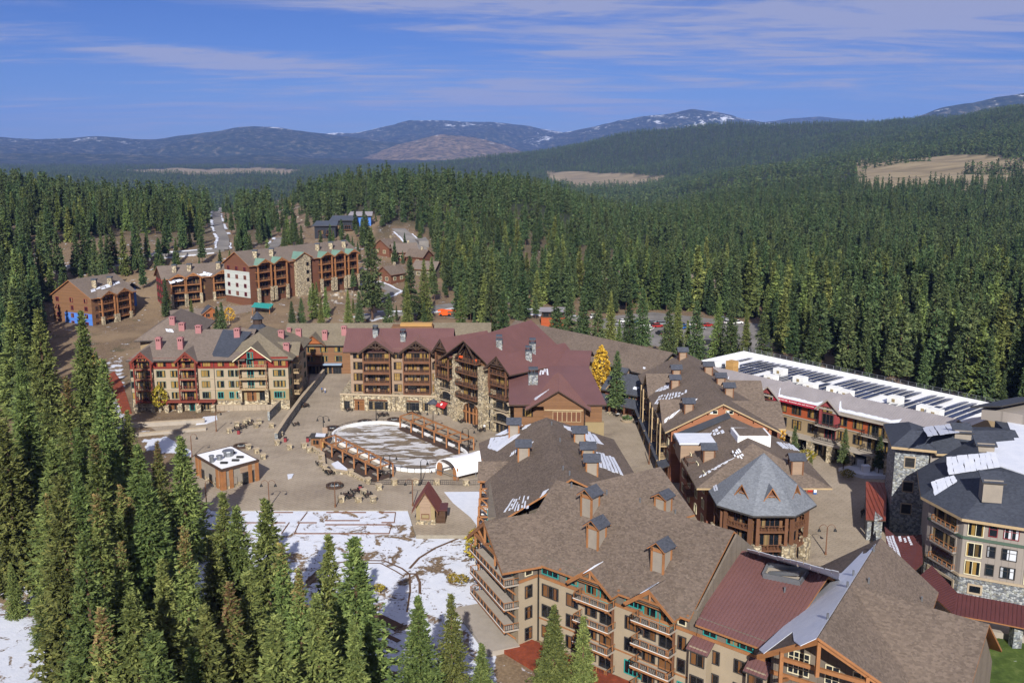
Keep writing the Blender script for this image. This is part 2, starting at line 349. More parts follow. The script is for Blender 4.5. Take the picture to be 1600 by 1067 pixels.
    a = t.node('ShaderNodeAttribute', attribute_name='snow').outputs['Fac']; bare = t.node('ShaderNodeAttribute', attribute_name='bare').outputs['Fac']
    c = t.ramp(n2, [(0.36, '1c281c'), (0.52, '323c2a'), (0.66, '6a6452')])
    c = t.mix(t.mr(t.math('ADD', bare, t.math('MULTIPLY', t.math('SUBTRACT', n2, 0.5), 1.4)), 0.45, 0.85), c, t.ramp(t.noise(p, 0.02, 5, 0.7), [(0.38, '4a4a3a'), (0.55, '84735f'), (0.7, '97846c')]))
    s = t.mr(t.math('ADD', a, t.math('ADD', t.math('MULTIPLY', t.math('SUBTRACT', n1, 0.5), 1.7), t.math('MULTIPLY', t.math('SUBTRACT', n2, 0.5), 1.3))), 0.55, 0.68)
    t.bump(n2, 0.6, 40.0); t.fin(t.mix(t.math('MULTIPLY', s, 0.8), c, 'e6eaf2'), 0.95, 0, 0.1)
land_materials()

# ------------------------------------------------------------------ the ground sheet
CLEAR = [  # treeless ground, photo pixels: village with lodges, back road and parking, meadow, quarry terraces
 [(150, 720), (185, 600), (150, 530), (66, 512), (70, 452), (230, 425), (345, 395), (340, 345), (352, 322), (372, 330), (372, 400), (425, 400), (425, 345), (420, 318), (450, 308), (470, 322), (486, 340), (600, 338),
  (585, 372), (608, 380), (612, 352), (636, 352), (672, 372), (676, 398), (690, 452), (700, 462), (720, 470), (720, 505), (840, 505), (840, 482), (900, 482), (930, 496), (1020, 486), (1200, 506), (1215, 566), (1500, 650), (1640, 660), (1700, 1150), (-60, 1150), (-60, 800)],
 [(850, 268), (860, 282), (900, 296), (985, 294), (1045, 276), (980, 272)],
 [(1330, 262), (1340, 250), (1600, 254), (1640, 300), (1500, 302), (1400, 300), (1345, 296)],
 [(190, 267), (260, 264), (330, 265), (400, 262), (470, 266), (450, 272), (380, 271), (330, 275), (250, 272)],
]
CLEARW = [[g2(u, v) for u, v in c] for c in CLEAR]
ROADS = [  # centre line pixels, width
 ([(-40, 432), (60, 428), (150, 416), (235, 404), (300, 396), (345, 392)], 8.0),
 ([(345, 325), (338, 338), (342, 356), (350, 374), (348, 392)], 6.0),
 ([(440, 372), (425, 388), (425, 402)], 6.0),
 ([(425, 332), (450, 328), (470, 323)], 7.0),
 ([(622, 358), (640, 374), (656, 390), (664, 402)], 8.5),
 ([(560, 478), (590, 468), (615, 456), (592, 444), (560, 450)], 6.0),
 ([(565, 500), (600, 492), (640, 490), (720, 476), (800, 484), (860, 493), (920, 500)], 8.0),
]
SNOWP = [  # snowy ground (pixels, strength)
 ([(325, 797), (650, 797), (642, 838), (722, 838), (770, 770), (775, 1080), (300, 1080), (330, 900)], 0.60),
 ([(-60, 830), (325, 800), (330, 900), (300, 1080), (-60, 1080)], 0.62),
 ([(225, 690), (320, 668), (345, 668), (300, 712), (228, 704)], 0.75),
 ([(600, 900), (700, 880), (770, 930), (770, 1080), (560, 1080)], 0.62),
 ([(155, 560), (190, 560), (205, 690), (150, 700)], 0.5),
]
def near_line(px_, py_, line, w):
    d = np.full(np.shape(px_), 1e9)
    for (x0, y0), (x1, y1) in zip(line[:-1], line[1:]):
        L2 = (x1 - x0) ** 2 + (y1 - y0) ** 2 + 1e-9; t = np.clip(((px_ - x0) * (x1 - x0) + (py_ - y0) * (y1 - y0)) / L2, 0, 1)
        d = np.minimum(d, np.hypot(px_ - x0 - t * (x1 - x0), py_ - y0 - t * (y1 - y0)))
    return d < w
ROADW = [([g2(u, v) for u, v in ln], w) for ln, w in ROADS]
def make_terrain():
    ys = np.concatenate([np.arange(-200, 120, 20), np.arange(120, 500, 2.2), np.geomspace(500, 30000, 190)])
    ts = np.concatenate([np.linspace(-2.2, -0.62, 20)[:-1], np.linspace(-0.62, 0.62, 270), np.linspace(0.62, 2.2, 20)[1:]])
    Y, T = np.meshgrid(ys, ts, indexing='ij'); X = T * np.maximum(Y, 90); Z = terr(X, Y)
    nr, nc = Y.shape; co = np.stack([X, Y, Z], -1).reshape(-1, 3)
    me = bpy.data.meshes.new('ground'); idx = np.arange(nr * nc).reshape(nr, nc)
    q = np.stack([idx[:-1, :-1], idx[:-1, 1:], idx[1:, 1:], idx[1:, :-1]], -1).reshape(-1, 4)
    me.vertices.add(len(co)); me.vertices.foreach_set('co', co.ravel()); me.loops.add(q.size); me.loops.foreach_set('vertex_index', q.ravel())
    me.polygons.add(len(q)); me.polygons.foreach_set('loop_start', np.arange(0, q.size, 4)); me.polygons.foreach_set('use_smooth', np.ones(len(q), bool)); me.update()
    x, y = co[:, 0], co[:, 1]
    sn = np.full(len(co), 0.27); sn[y > 700] = 0.2; sn[y > 1100] = 0.05
    sn += 0.03 * np.clip((x < -60) & (y > 380) & (y < 700), 0, 1)
    for pl, k in SNOWP: sn = np.maximum(sn, np.where(inside([g2(u, v) for u, v in pl], x, y), k, 0))
    md = np.zeros(len(co))
    for k in (1, 2, 3): md = np.maximum(md, np.where(inside(CLEARW[k], x, y), 1.0, 0))
    sn[md > 0] = 0
    wd = np.clip((y - 480) / 260, 0, 1) * np.where(inside(CLEARW[0], x, y), 0.0, 1.0)
    for nm, arr in (('snow', sn), ('meadow', md), ('woods', wd)):
        a = me.attributes.new(nm, 'FLOAT', 'POINT'); a.data.foreach_set('value', arr.astype(np.float32))
    me.materials.append(MATS['ground_soil'])
    tag(link('ground', me), kind='structure')
make_terrain()
def sheet(name, poly, mat, z0=-1.2, z1=0.03, mside=None):
    """flat paved area with its edge going into the ground"""
    m = MB(); m.prism(poly, z0, z1, 0 if mside is None else 1, 0); return tag(m.build(name, [MATS[mat]] + ([MATS[mside]] if mside else []), own=None), kind='structure')
def strip(name, line, w, mat, dz=0.05, step=6.0):
    pts = []
    for (x0, y0), (x1, y1) in zip(line[:-1], line[1:]):
        n = max(1, int(math.hypot(x1 - x0, y1 - y0) / step))
        pts += [(x0 + (x1 - x0) * k / n, y0 + (y1 - y0) * k / n) for k in range(n)]
    pts.append(line[-1]); m = MB(); vs = []
    for i, (x, y) in enumerate(pts):
        a = pts[max(0, i - 1)]; b = pts[min(len(pts) - 1, i + 1)]; dx, dy = b[0] - a[0], b[1] - a[1]; L = math.hypot(dx, dy) or 1
        z = max(tz(x + k * w * dy / L, y - k * w * dx / L) for k in (-0.5, 0, 0.5)) + dz
        vs += [(x - dy / L * w / 2, y + dx / L * w / 2, z), (x + dy / L * w / 2, y - dx / L * w / 2, z),
               (x - dy / L * w / 2, y + dx / L * w / 2, z - 2), (x + dy / L * w / 2, y - dx / L * w / 2, z - 2)]
    fs = []
    for i in range(len(pts) - 1):
        o = 4 * i; fs += [(o, o + 1, o + 5, o + 4), (o + 2, o, o + 4, o + 6), (o + 1, o + 3, o + 7, o + 5)]
    m.add(vs, fs); return tag(m.build(name, MATS[mat]), kind='structure')
for ln, w in ROADW:
    strip('road', ln, w, 'asphalt', 0.12)
    for s in (-1, 1):   # ploughed snow banks along the verge
        off = []
        for i, (x, y) in enumerate(ln):
            a = ln[max(0, i - 1)]; b = ln[min(len(ln) - 1, i + 1)]; dx, dy = b[0] - a[0], b[1] - a[1]; L = math.hypot(dx, dy) or 1
            off.append((x - s * dy / L * (w / 2 + 0.9), y + s * dx / L * (w / 2 + 0.9)))
        ptsb = []
        for (x0, y0), (x1, y1) in zip(off[:-1], off[1:]):
            nseg = max(1, int(math.hypot(x1 - x0, y1 - y0) / 3.0)); ptsb += [(x0 + (x1 - x0) * q / nseg, y0 + (y1 - y0) * q / nseg) for q in range(nseg)]
        q = 0
        while q < len(ptsb) - 3:
            ln_ = random.randint(2, 9)
            if random.random() < 0.6: strip('snow_bank', [(a + random.uniform(-.5, .5), c + random.uniform(-.5, .5)) for a, c in ptsb[q:q + ln_ + 1]], random.uniform(.7, 1.9), 'snow', 0.3, 3.0)
            q += ln_
PARK = [a2(u, v) for u, v in [(925, 497), (1020, 488), (1200, 508), (1205, 556), (1120, 556), (1050, 545), (960, 530)]]
sheet('parking_lot', PARK, 'asphalt', -1, 0.10)
sheet('service_yard', [a2(u, v) for u, v in [(635, 500), (650, 484), (720, 484), (730, 505)]], 'asphalt', -1, 2.2)
sheet('paved_lot', [(g2(u, v)) for u, v in [(632, 358), (664, 368), (670, 388), (655, 386)]], 'asphalt', 5, tz(*g2(650, 374)) + 0.4)
PLAZA = [a2(u, v) for u, v in [(300, 705), (222, 660), (330, 652), (345, 645), (430, 628), (482, 600), (490, 560), (560, 560), (640, 600), (800, 600), (900, 600), (935, 590), (1010, 590), (1060, 650), (1230, 690), (1210, 650), (1330, 650), (1420, 700), (1420, 860), (1300, 900), (1000, 880), (860, 790), (770, 766), (712, 768), (752, 808), (733, 836), (650, 836), (637, 797), (330, 797), (300, 770)]]
sheet('plaza', PLAZA, 'plaza_concrete', -3, 0.03, 'retaining')
sheet('lawn', [a2(u, v, -1) for u, v in [(1480, 1005), (1560, 1000), (1760, 1040), (1760, 1150), (1400, 1150)]], 'lawn', -5, -0.6)
for pl in ([(186, 632), (165, 590), (178, 580), (192, 600), (206, 646), (190, 646)],):
    sheet('mulch_bed', [a2(u, v) for u, v in pl], 'mulch', -1, 0.12)
sheet('mulch_bed', [a2(u, v, -2.6) for u, v in [(745, 970), (790, 985), (850, 1010), (1000, 1075), (960, 1120), (860, 1060), (790, 1020), (752, 1000)]], 'mulch', -5, -2.2)
def rocks():
    poly = [g2(u, v) for u, v in [(480, 476), (500, 462), (575, 446), (590, 452), (560, 464), (490, 486)]]
    m = MB(); n = 0
    for k in range(900):
        u = random.uniform(425, 600); v = random.uniform(340, 490)
        p = ground(u, v)
        if not (inside(poly, p.x, p.y) or (430 < u < 560 and 338 < v < 356)): continue
        r = random.uniform(0.5, 1.3); vs = []
        for a in range(6):
            q = a * math.pi / 3; vs.append((p.x + r * math.cos(q) * random.uniform(.7, 1.2), p.y + r * math.sin(q) * random.uniform(.7, 1.2), p.z - 0.3))
        vs += [(x * 0.55 + p.x * 0.45, y * 0.55 + p.y * 0.45, p.z + r * random.uniform(.4, .8)) for x, y, z in vs]
        m.add(vs, [(i, (i + 1) % 6, 6 + (i + 1) % 6, 6 + i) for i in range(6)] + [tuple(range(6, 12))])
    tag(m.build('boulder_slope', MATS['rock_slope']), 'grey boulders tumbled over the bank below the lodges', 'boulders', kind='stuff')
rocks()

# ------------------------------------------------------------------ far mountains
def mountain(name, prof, Y, depth, snow=0.0, bare=0.0, rough=1.0, seed=0):
    us = np.array([p[0] for p in prof], float); xs = np.array([(px_[0] - 800) / F * Y * 0.99 for px_ in prof])
    zs = np.array([(CAM + ray(px_[0], px_[1]) * (Y / ray(px_[0], px_[1]).y)).z for px_ in prof])
    n, k = 170, 46; X = np.linspace(xs[0], xs[-1], n); base = -120.0
    s = np.linspace(-1, 1, k); top = np.interp(X, xs, zs); ker = np.ones(5) / 5; top = np.convolve(np.pad(top, 2, 'edge'), ker, 'valid')
    vs = []; sn = []
    for j, sj in enumerate(s):
        fall = (1 - abs(sj)) ** 0.85
        for i, x in enumerate(X):
            y = Y + sj * depth; h = (top[i] - base)
            nz = mnoise.fractal(Vector((x / 1100 + seed, y / 1100, seed * 1.7)), 0.9, 2.1, 6)
            rg = abs(mnoise.fractal(Vector((x / 800 + seed * 3, y / 1500, 4.2)), 0.8, 2.2, 5))
            z = base + h * fall * (1 + rough * (0.45 * nz - 0.6 * rg) * (1 - fall) * 1.8) + rough * 26 * nz * fall
            vs.append((x, y, z)); sn.append(snow * max(0.0, (fall - 0.35) / 0.65))
    idx = np.arange(n * k).reshape(k, n); fs = np.stack([idx[:-1, :-1], idx[:-1, 1:], idx[1:, 1:], idx[1:, :-1]], -1).reshape(-1, 4)
    me = bpy.data.meshes.new(name); me.from_pydata(vs, [], fs.tolist()); me.polygons.foreach_set('use_smooth', [True] * len(fs))
    for nm, arr in (('snow', sn), ('bare', [bare] * len(sn))):
        a = me.attributes.new(nm, 'FLOAT', 'POINT'); a.data.foreach_set('value', np.array(arr, np.float32))
    me.materials.append(MATS['mountain_forest']); tag(link(name, me), kind='structure')
mountain('foothill', [(-500, 236), (-200, 236), (0, 240), (180, 241), (300, 246), (420, 243), (560, 248), (700, 252), (900, 262)], 8500, 1500, 0.12, 0.0, 0.8, 1)
mountain('mountain', [(-700, 215), (-300, 205), (-100, 208), (0, 211), (60, 218), (180, 213), (250, 217), (330, 206), (400, 195), (450, 198), (520, 209), (600, 222), (760, 240)], 12000, 2600, 0.42, 0.0, 1.0, 2)
mountain('bare_hill', [(520, 262), (570, 246), (620, 226), (690, 208), (740, 213), (790, 226), (850, 252), (880, 262)], 9800, 1500, 0.28, 0.75, 0.7, 3)
mountain('mountain', [(380, 225), (520, 208), (560, 207), (600, 198), (640, 190), (700, 186), (780, 189), (840, 201), (900, 212), (1000, 225)], 15500, 3200, 0.50, 0.0, 1.0, 4)
mountain('mountain', [(780, 225), (880, 207), (930, 199), (970, 186), (1000, 179), (1040, 175), (1075, 169), (1110, 175), (1150, 183), (1190, 191), (1260, 196), (1400, 205)], 14000, 3000, 0.54, 0.0, 1.1, 5)
mountain('mountain', [(1120, 200), (1190, 190), (1230, 184), (1272, 180), (1330, 188), (1400, 200)], 17000, 2500, 0.2, 0.0, 0.8, 6)
mountain('mountain', [(1380, 196), (1430, 178), (1460, 165), (1500, 159), (1550, 150), (1600, 141), (1700, 128), (1900, 120), (2200, 140), (2500, 190)], 9500, 2400, 0.45, 0.0, 1.0, 7)

# ------------------------------------------------------------------ building kit
def building_materials():
    shingle('shingle_brown', '665a50', 0.30, '94887a', 0.3); shingle('shingle_taupe', '6e635a', 0.22, '968c80', 0.2)
    shingle('shingle_slate', '474a52', 0.25, '6a6d74', 0.2); shingle('shingle_grey', '70747a', 0.22, '9a9ca0', 0.3); shingle('shingle_dark', '3f434c', 0.22, '60646c', 0.15)
    shingle('shingle_gable', '685c52', 0.28, '968a7c', 0.28); shingle('shingle_olive', '716858', 0.22, '958a74', 0.2)
    plain('metal_red', '684946', 0.12, 0.25, 0.45, 2.0, 0.0, 0.5); plain('metal_maroon', '56302e', 0.15, 0.3, 0.5, 2.0, 0, 0.4); plain('metal_rust', '7e3c28', 0.15, 0.3, 0.5, 2.0, 0, 0.4)
    plain('metal_grey', '9a9494', 0.12, 0.3, 0.5, 2.0, 0.2, 0.5); plain('metal_green', '6a8a7a', 0.2, 0.3, 0.5, 2.0, 0.1, 0.4); plain('metal_slate', '4a5058', 0.15, 0.3, 0.5, 2.0, 0.2, 0.4)
    plain('stucco_beige', '9c8e78', 0.10, 0.4); plain('stucco_tan', '8c7a5e', 0.12, 0.4); plain('stucco_grey', 'b4a99e', 0.08, 0.4); plain('panel_taupe', '8d8478', 0.12); plain('olive_wall', '8d7d5c', 0.12, 0.5)
    siding('wood_red', '7c3128', 0.3, 0.18, True); siding('wood_brown', '7a5a40', 0.28, 0.2); siding('wood_dark', '4e3a2c', 0.28, 0.2); siding('wood_rust', '6c4836', 0.26, 0.16); siding('wood_grey', '6d6459', 0.3, 0.2, True)
    siding('wood_tan', '96806c', 0.3, 0.15); siding('wood_orange', '925834', 0.3, 0.18); siding('clad_orange', '9c4e2c', 0.4, 0.12); siding('clad_red', '8f4444', 0.4, 0.1, True); siding('clad_grey', '8f877f', 0.45, 0.07, True); siding('bargeboard', '594335', 0.4, 0.15)
    siding('brick_orange', '98664a', 0.22, 0.12); siding('brick_brown', '7c5140', 0.22, 0.14); siding('house_wrap', '4a76c0', 2.7, 0.08); siding('house_paper', 'b0b4ae', 2.7, 0.08); siding('black_clad', '2e3036', 0.4, 0.15, True)
    siding('plywood', 'b08a54', 1.2, 0.15)
    plain('timber_orange', '936540', 0.22, 0.6, 0.7, 5.0); plain('timber_brown', '6b4a35', 0.2, 0.6); plain('timber_dark', '46362c', 0.2, 0.6); plain('timber_red', '75382c', 0.2, 0.6); plain('timber_pale', 'a89270', 0.15)
    stone('stone_warm', ['8f8168', 'b3a284', '6f6556', 'c4b594', '9a8a6c', '7d7668', 'd0c3a6'], 2.1, 'a89b84'); stone('stone_grey', ['7d8084', '9aa0a4', '5f646a', 'b4b8b8', '878880', '6c747c', 'a8aca4'], 2.6, '8c8e8e')
    plain('cap_stone', 'a89880', 0.12); plain('rail_metal', '2e2c2c', 0.1, 1, 0.6); plain('trim_white', 'd8d4cc', 0.08); plain('trim_teal', '2f8f88', 0.1, 1, 0.5); plain('trim_dark', '3d3a38', 0.1); plain('trim_green', '4d5f52', 0.1)
    plain('trim_cream', 'cfc6a6', 0.08); plain('trim_maroon', '7c2f34', 0.1); plain('pink_stucco', '9c6c6c', 0.1, 0.6); plain('roof_white', 'e6e6e6', 0.04, 0.3, 0.6); plain('unit_white', 'dcdcd8', 0.06); plain('steel', '85888c', 0.1, 1, 0.4, 4, 0.6)
    plain('concrete', '9d9488', 0.12); plain('awning_red', 'a52a2c', 0.08); plain('awning_blue', '8ea2b8', 0.08); plain('sign_red', 'a8233a', 0.05); plain('black_iron', '232323', 0.1, 1, 0.6); plain('fabric_white', 'e4e4e6', 0.04, 0.3, 0.5); plain('teal_door', '3b8078', 0.1); plain('paint_orange', 'd2561c', 0.08); plain('solar', '2b3250', 0.15, 0.8, 0.2, 4, 0.1, 0.6)
    plain('paint_white', 'e4e4e2', 0.04, 1, 0.3); plain('paint_black', '26282c', 0.1, 1, 0.3); plain('paint_blue', '2f5f9e', 0.1, 1, 0.35); plain('paint_red', 'a02c28', 0.1, 1, 0.35); plain('paint_silver', 'a2a6aa', 0.08, 1, 0.3, 4, 0.4); plain('rubber', '1c1c1e', 0.1)
    glass('glass_amber', '15181c', '8f7440', 0.45); glass('glass_dark', '161b20', '7d6a4a', 0.15); glass('glass_brown', '14161a', '6f4c2e', 0.42); glass('glass_pale', '1a2028', 'c9cdd2', 0.3)
building_materials()
mt = MATS
def norm2(a): return Vector((a[0], a[1])).normalized()
FOOT = []
class Bld:
    def __init__(s, name, label, cat, loc, group=None):
        s.root = thing(name, label, cat, loc, group); s.roofs = []
    def part(s, mb, name, mats, parent=None, smooth=False):
        return mb.build(name, [mt[m] if isinstance(m, str) else m for m in (mats if isinstance(mats, (list, tuple)) else [mats])], parent or s.root, smooth)
    def wall(s, poly, z0, z1, mat, name='wall'):
        FOOT.append([(p[0], p[1]) for p in poly]); return s.part(MB().prism(poly, z0, z1), name, mat)
    def box(s, p, q, mat, name):
        return s.part(MB().box(*p, *q), name, mat)
    def slopes(s, polys, mat, name='roof', t=0.35, edge='trim_dark', ribs=0.0, store=True):
        m = MB()
        for p in polys:
            m.slab(p, t, 0, 1)
            if store: s.roofs.append([Vector(q) for q in p])
            if ribs: add_ribs(m, [Vector(q) for q in p], ribs)
        return s.part(m, name, [mat, edge])
    def gable(s, p0, p1, hl, hr, zr, ze, mat, ov=0.9, og=0.9, hip0=0.0, hip1=0.0, edge='trim_dark', ribs=0.0, zel=None, name='roof', t=0.35):
        """roof over a ridge p0-p1; hl / hr = half spans left / right of it, ze the eave height at the wall line"""
        p0 = Vector(p0[:2]); p1 = Vector(p1[:2]); d = (p1 - p0).normalized(); n = Vector((-d.y, d.x)); zl = ze if zel is None else zel
        sl = (zr - zl) / hl; sr = (zr - ze) / hr; a = p0 - d * og; b = p1 + d * og
        L0 = a + n * (hl + ov); L1 = b + n * (hl + ov); R0 = a - n * (hr + ov); R1 = b - n * (hr + ov); zL = zl - sl * ov; zR = ze - sr * ov
        ra = p0 + d * hip0 if hip0 else a; rb = p1 - d * hip1 if hip1 else b
        v3 = lambda q, z: Vector((q.x, q.y, z))
        P = [[v3(ra, zr), v3(rb, zr), v3(L1, zL), v3(L0, zL)], [v3(rb, zr), v3(ra, zr), v3(R0, zR), v3(R1, zR)]]
        if hip0: P.append([v3(ra, zr), v3(L0, zL), v3(R0, zR)])
        if hip1: P.append([v3(rb, zr), v3(R1, zR), v3(L1, zL)])
        s.slopes(P, mat, name, t, edge, ribs); return P
    def gwall(s, p0, p1, z0, za, mat, name='gable_wall', t=0.3, frac=0.5):
        """triangular wall over the base line p0-p1, thickness t to its left side"""
        p0 = Vector(p0[:2]); p1 = Vector(p1[:2]); d = (p1 - p0).normalized(); n = Vector((-d.y, d.x)) * t; c = p0 + (p1 - p0) * frac; m = MB(); vs = []
        for o in (Vector((0, 0)), n): vs += [(*(p0 + o), z0), (*(p1 + o), z0), (*(c + o), za)]
        m.add(vs, [(0, 1, 2), (5, 4, 3), (0, 3, 4, 1), (1, 4, 5, 2), (2, 5, 3, 0)]); return s.part(m, name, mat)
    def hit(s, u, v):
        d = ray(u, v); best = None
        for P in s.roofs:
            nn = (P[1] - P[0]).cross(P[2] - P[0])
            if abs(nn.dot(d)) < 1e-9: continue
            t = nn.dot(P[0] - CAM) / nn.dot(d); q = CAM + d * t
            if t > 0 and inside([(a.x, a.y) for a in P], q.x, q.y) and (best is None or t < best[0]): best = (t, q, nn.normalized() if nn.z > 0 else -nn.normalized())
        return best
    def snow(s, quad, n=6, gap=0.1, jit=0.25, holes=0.0, t=0.10, name='snow_patch'):
        """snow left on a roof slope: quad of pixels (top-left, top-right, bottom-right, bottom-left) melted into n strips"""
        m = MB(); r = random.Random(int(quad[0][0] * 13 + quad[0][1]))
        H = [s.hit(*p) for p in quad]; ok = [h for h in H if h]
        if not ok and not s.hit(sum(p[0] for p in quad) / 4, sum(p[1] for p in quad) / 4): print('snow misses roof', s.root.name, quad); return
        cc = s.hit(sum(p[0] for p in quad) / 4, sum(p[1] for p in quad) / 4); h0 = cc or ok[0]; nn = h0[2]
        def P(u, v):
            d = ray(u, v); return CAM + d * (nn.dot(h0[1] - CAM) / nn.dot(d))
        c = [P(*p) for p in quad]
        def bil(a, b): return (c[0] * (1 - a) + c[1] * a) * (1 - b) + (c[3] * (1 - a) + c[2] * a) * b
        for k in range(n):
            a0 = (k + gap * r.uniform(0.2, 1)) / n; a1 = (k + 1 - gap * r.uniform(0.2, 1)) / n; b0 = r.uniform(0, jit); b1 = 1 - r.uniform(0, jit * 0.4); segs = 5; pts = [[], []]
            for q in range(segs + 1):
                b = b0 + (b1 - b0) * q / segs; w = r.uniform(-0.12, 0.12) / n
                pts[0].append(bil(a0 + w, b)); pts[1].append(bil(a1 + w, b))
            for q in range(segs):
                if r.random() < holes: continue
                m.slab([pts[0][q] + nn * (t + 0.02), pts[1][q] + nn * (t + 0.02), pts[1][q + 1] + nn * (t + 0.02), pts[0][q + 1] + nn * (t + 0.02)], t * 0.95)
        if m.f: s.part(m, name, 'snow')
    def chimney(s, u, v, w, d, h, kind, rz=0.0):
        """chimney whose foot shows at pixel (u, v) of this building's roof"""
        hh = s.hit(u, v)
        if not hh: print('chimney misses roof', s.root.name, u, v); return
        q = hh[1]; mesh = chimney_mesh(kind, w, d, h); off = WORLD[s.root.name]
        body = link('chimney', mesh[0], s.root, (q.x - off[0], q.y - off[1], q.z - off[2]), rz)
        for nm, me in mesh[1:]: link(nm, me, body)
        return body
def add_ribs(m, P, sp, w=0.07, h=0.09):
    """standing seams running down a metal slope"""
    nn = (P[1] - P[0]).cross(P[2] - P[0]).normalized()
    if nn.z < 0: nn = -nn
    dn = Vector((nn.x, nn.y, 0)); dn = dn.normalized() if dn.length > 1e-4 else Vector((0, 1, 0)); ac = Vector((-dn.y, dn.x, 0))
    us = [p.dot(ac) for p in P]; k = math.ceil(min(us) / sp)
    while k * sp < max(us):
        c = k * sp; cut = []
        for i in range(len(P)):
            a, b = P[i], P[(i + 1) % len(P)]; ua, ub = us[i], us[(i + 1) % len(P)]
            if (ua - c) * (ub - c) < 0: cut.append(a + (b - a) * ((c - ua) / (ub - ua)))
        if len(cut) >= 2:
            cut.sort(key=lambda q: q.z); m.bar(cut[0] + nn * h / 2, cut[-1] + nn * h / 2, w, h)
        k += 1
CH = {}
def chimney_mesh(kind, w, d, h):
    key = (kind, w, d, h)
    if key in CH: return CH[key]
    x, y = w / 2, d / 2; b = MB()
    if kind == 'pink':
        b.box(-x, -y, -2, x, y, h * 0.72); b.box(-x, -y, h * .72, -x * .6, y, h * .95); b.box(x * .6, -y, h * .72, x, y, h * .95); b.box(-x * .15, -y, h * .72, x * .15, y, h * .95)
        c = MB(); c.box(-x - .12, -y - .12, h * .95, x + .12, y + .12, h * 1.05); c.box(-x * .7, -y * .7, h * 1.05, x * .7, y * .7, h * 1.12)
        r = [b.mesh('chimney', mt['pink_stucco']), ('chimney_cap', c.mesh('chimney_cap', mt['pink_stucco']))]
    elif kind == 'stone':
        b.box(-x, -y, -2, x, y, h * .6); c = MB(); c.box(-x - .1, -y - .1, h * .6, x + .1, y + .1, h * .66)
        for a in (-1, 1):
            for e in (-1, -.33, .33, 1): c.box(a * x * .85 - .07, e * y * .85 - .07, h * .66, a * x * .85 + .07, e * y * .85 + .07, h * .9); c.box(e * x * .85 - .07, a * y * .85 - .07, h * .66, e * x * .85 + .07, a * y * .85 + .07, h * .9)
        c.box(-x, -y, h * .9, x, y, h); r = [b.mesh('chimney', mt['stone_grey']), ('chimney_cap', c.mesh('chimney_cap', mt['metal_slate']))]
    else:   # timber-clad flue housing under a little gabled lid
        b.box(-x, -y, -3, x, y, h * .72); tr = MB(); k = 0.14
        for a in (-1, 1):
            for e in (-1, 1): tr.box(a * x - k, e * y - k, -2.5, a * x + k, e * y + k, h * .74)
        tr.box(-x - .02, -y - .14, h * .60, x + .02, -y - .01, h * .72); tr.box(-x - .02, y + .01, h * .60, x + .02, y + .14, h * .72)
        li = MB(); ox, oy = x + .55, y + .6; z0, z1 = h * .74, h * 1.06
        li.slab([(0, -oy, z1), (0, oy, z1), (-ox, oy, z0), (-ox, -oy, z0)], .14); li.slab([(0, oy, z1), (0, -oy, z1), (ox, -oy, z0), (ox, oy, z0)], .14)
        for e in (-1, 1):
            for a in (-1, 1): tr.bar((a * ox, e * (oy - .08), z0 - .22), (0, e * (oy - .08), z1 - .22), .14, .2)
        lo = MB(); lo.box(-x * .85, -y * .85, h * .72, x * .85, y * .85, h * .84)
        tm = {'orange': 'timber_orange', 'brown': 'timber_brown', 'plain': 'panel_taupe'}[kind]; bm_ = {'orange': 'panel_taupe', 'brown': 'wood_tan', 'plain': 'panel_taupe'}[kind]
        r = [b.mesh('chimney', mt[bm_]), ('chimney_lid', li.mesh('chimney_lid', mt['shingle_slate'])), ('corner_trim', tr.mesh('corner_trim', mt[tm])), ('louvre', lo.mesh('louvre', mt['black_iron']))]
    CH[key] = r; return r
WM = {}
def window_mesh(w, h, nx, ny, fm, pm, fw=0.12, sill=True):
    key = ('w', round(w, 2), round(h, 2), nx, ny, fm, pm, fw)
    if key in WM: return WM[key]
    p = MB(); p.box(-w / 2, -0.05, 0, w / 2, 0.04, h); f = MB(); y0, y1 = -0.15, 0.04; x = w / 2
    f.box(-x - fw, y0, -fw, x + fw, y1, 0); f.box(-x - fw, y0, h, x + fw, y1, h + fw); f.box(-x - fw, y0, 0, -x, y1, h); f.box(x, y0, 0, x + fw, y1, h)
    for i in range(1, nx): c = -x + w * i / nx; f.box(c - .05, -.11, 0, c + .05, -.05, h)
    for j in range(1, ny): c = h * (1 - 0.34 * j) if ny == 2 else h * j / ny; f.box(-x, -.10, c - .04, x, -.052, c + .04)
    WM[key] = (p.mesh('window', mt[pm]), f.mesh('window_frame', mt[fm])); return WM[key]
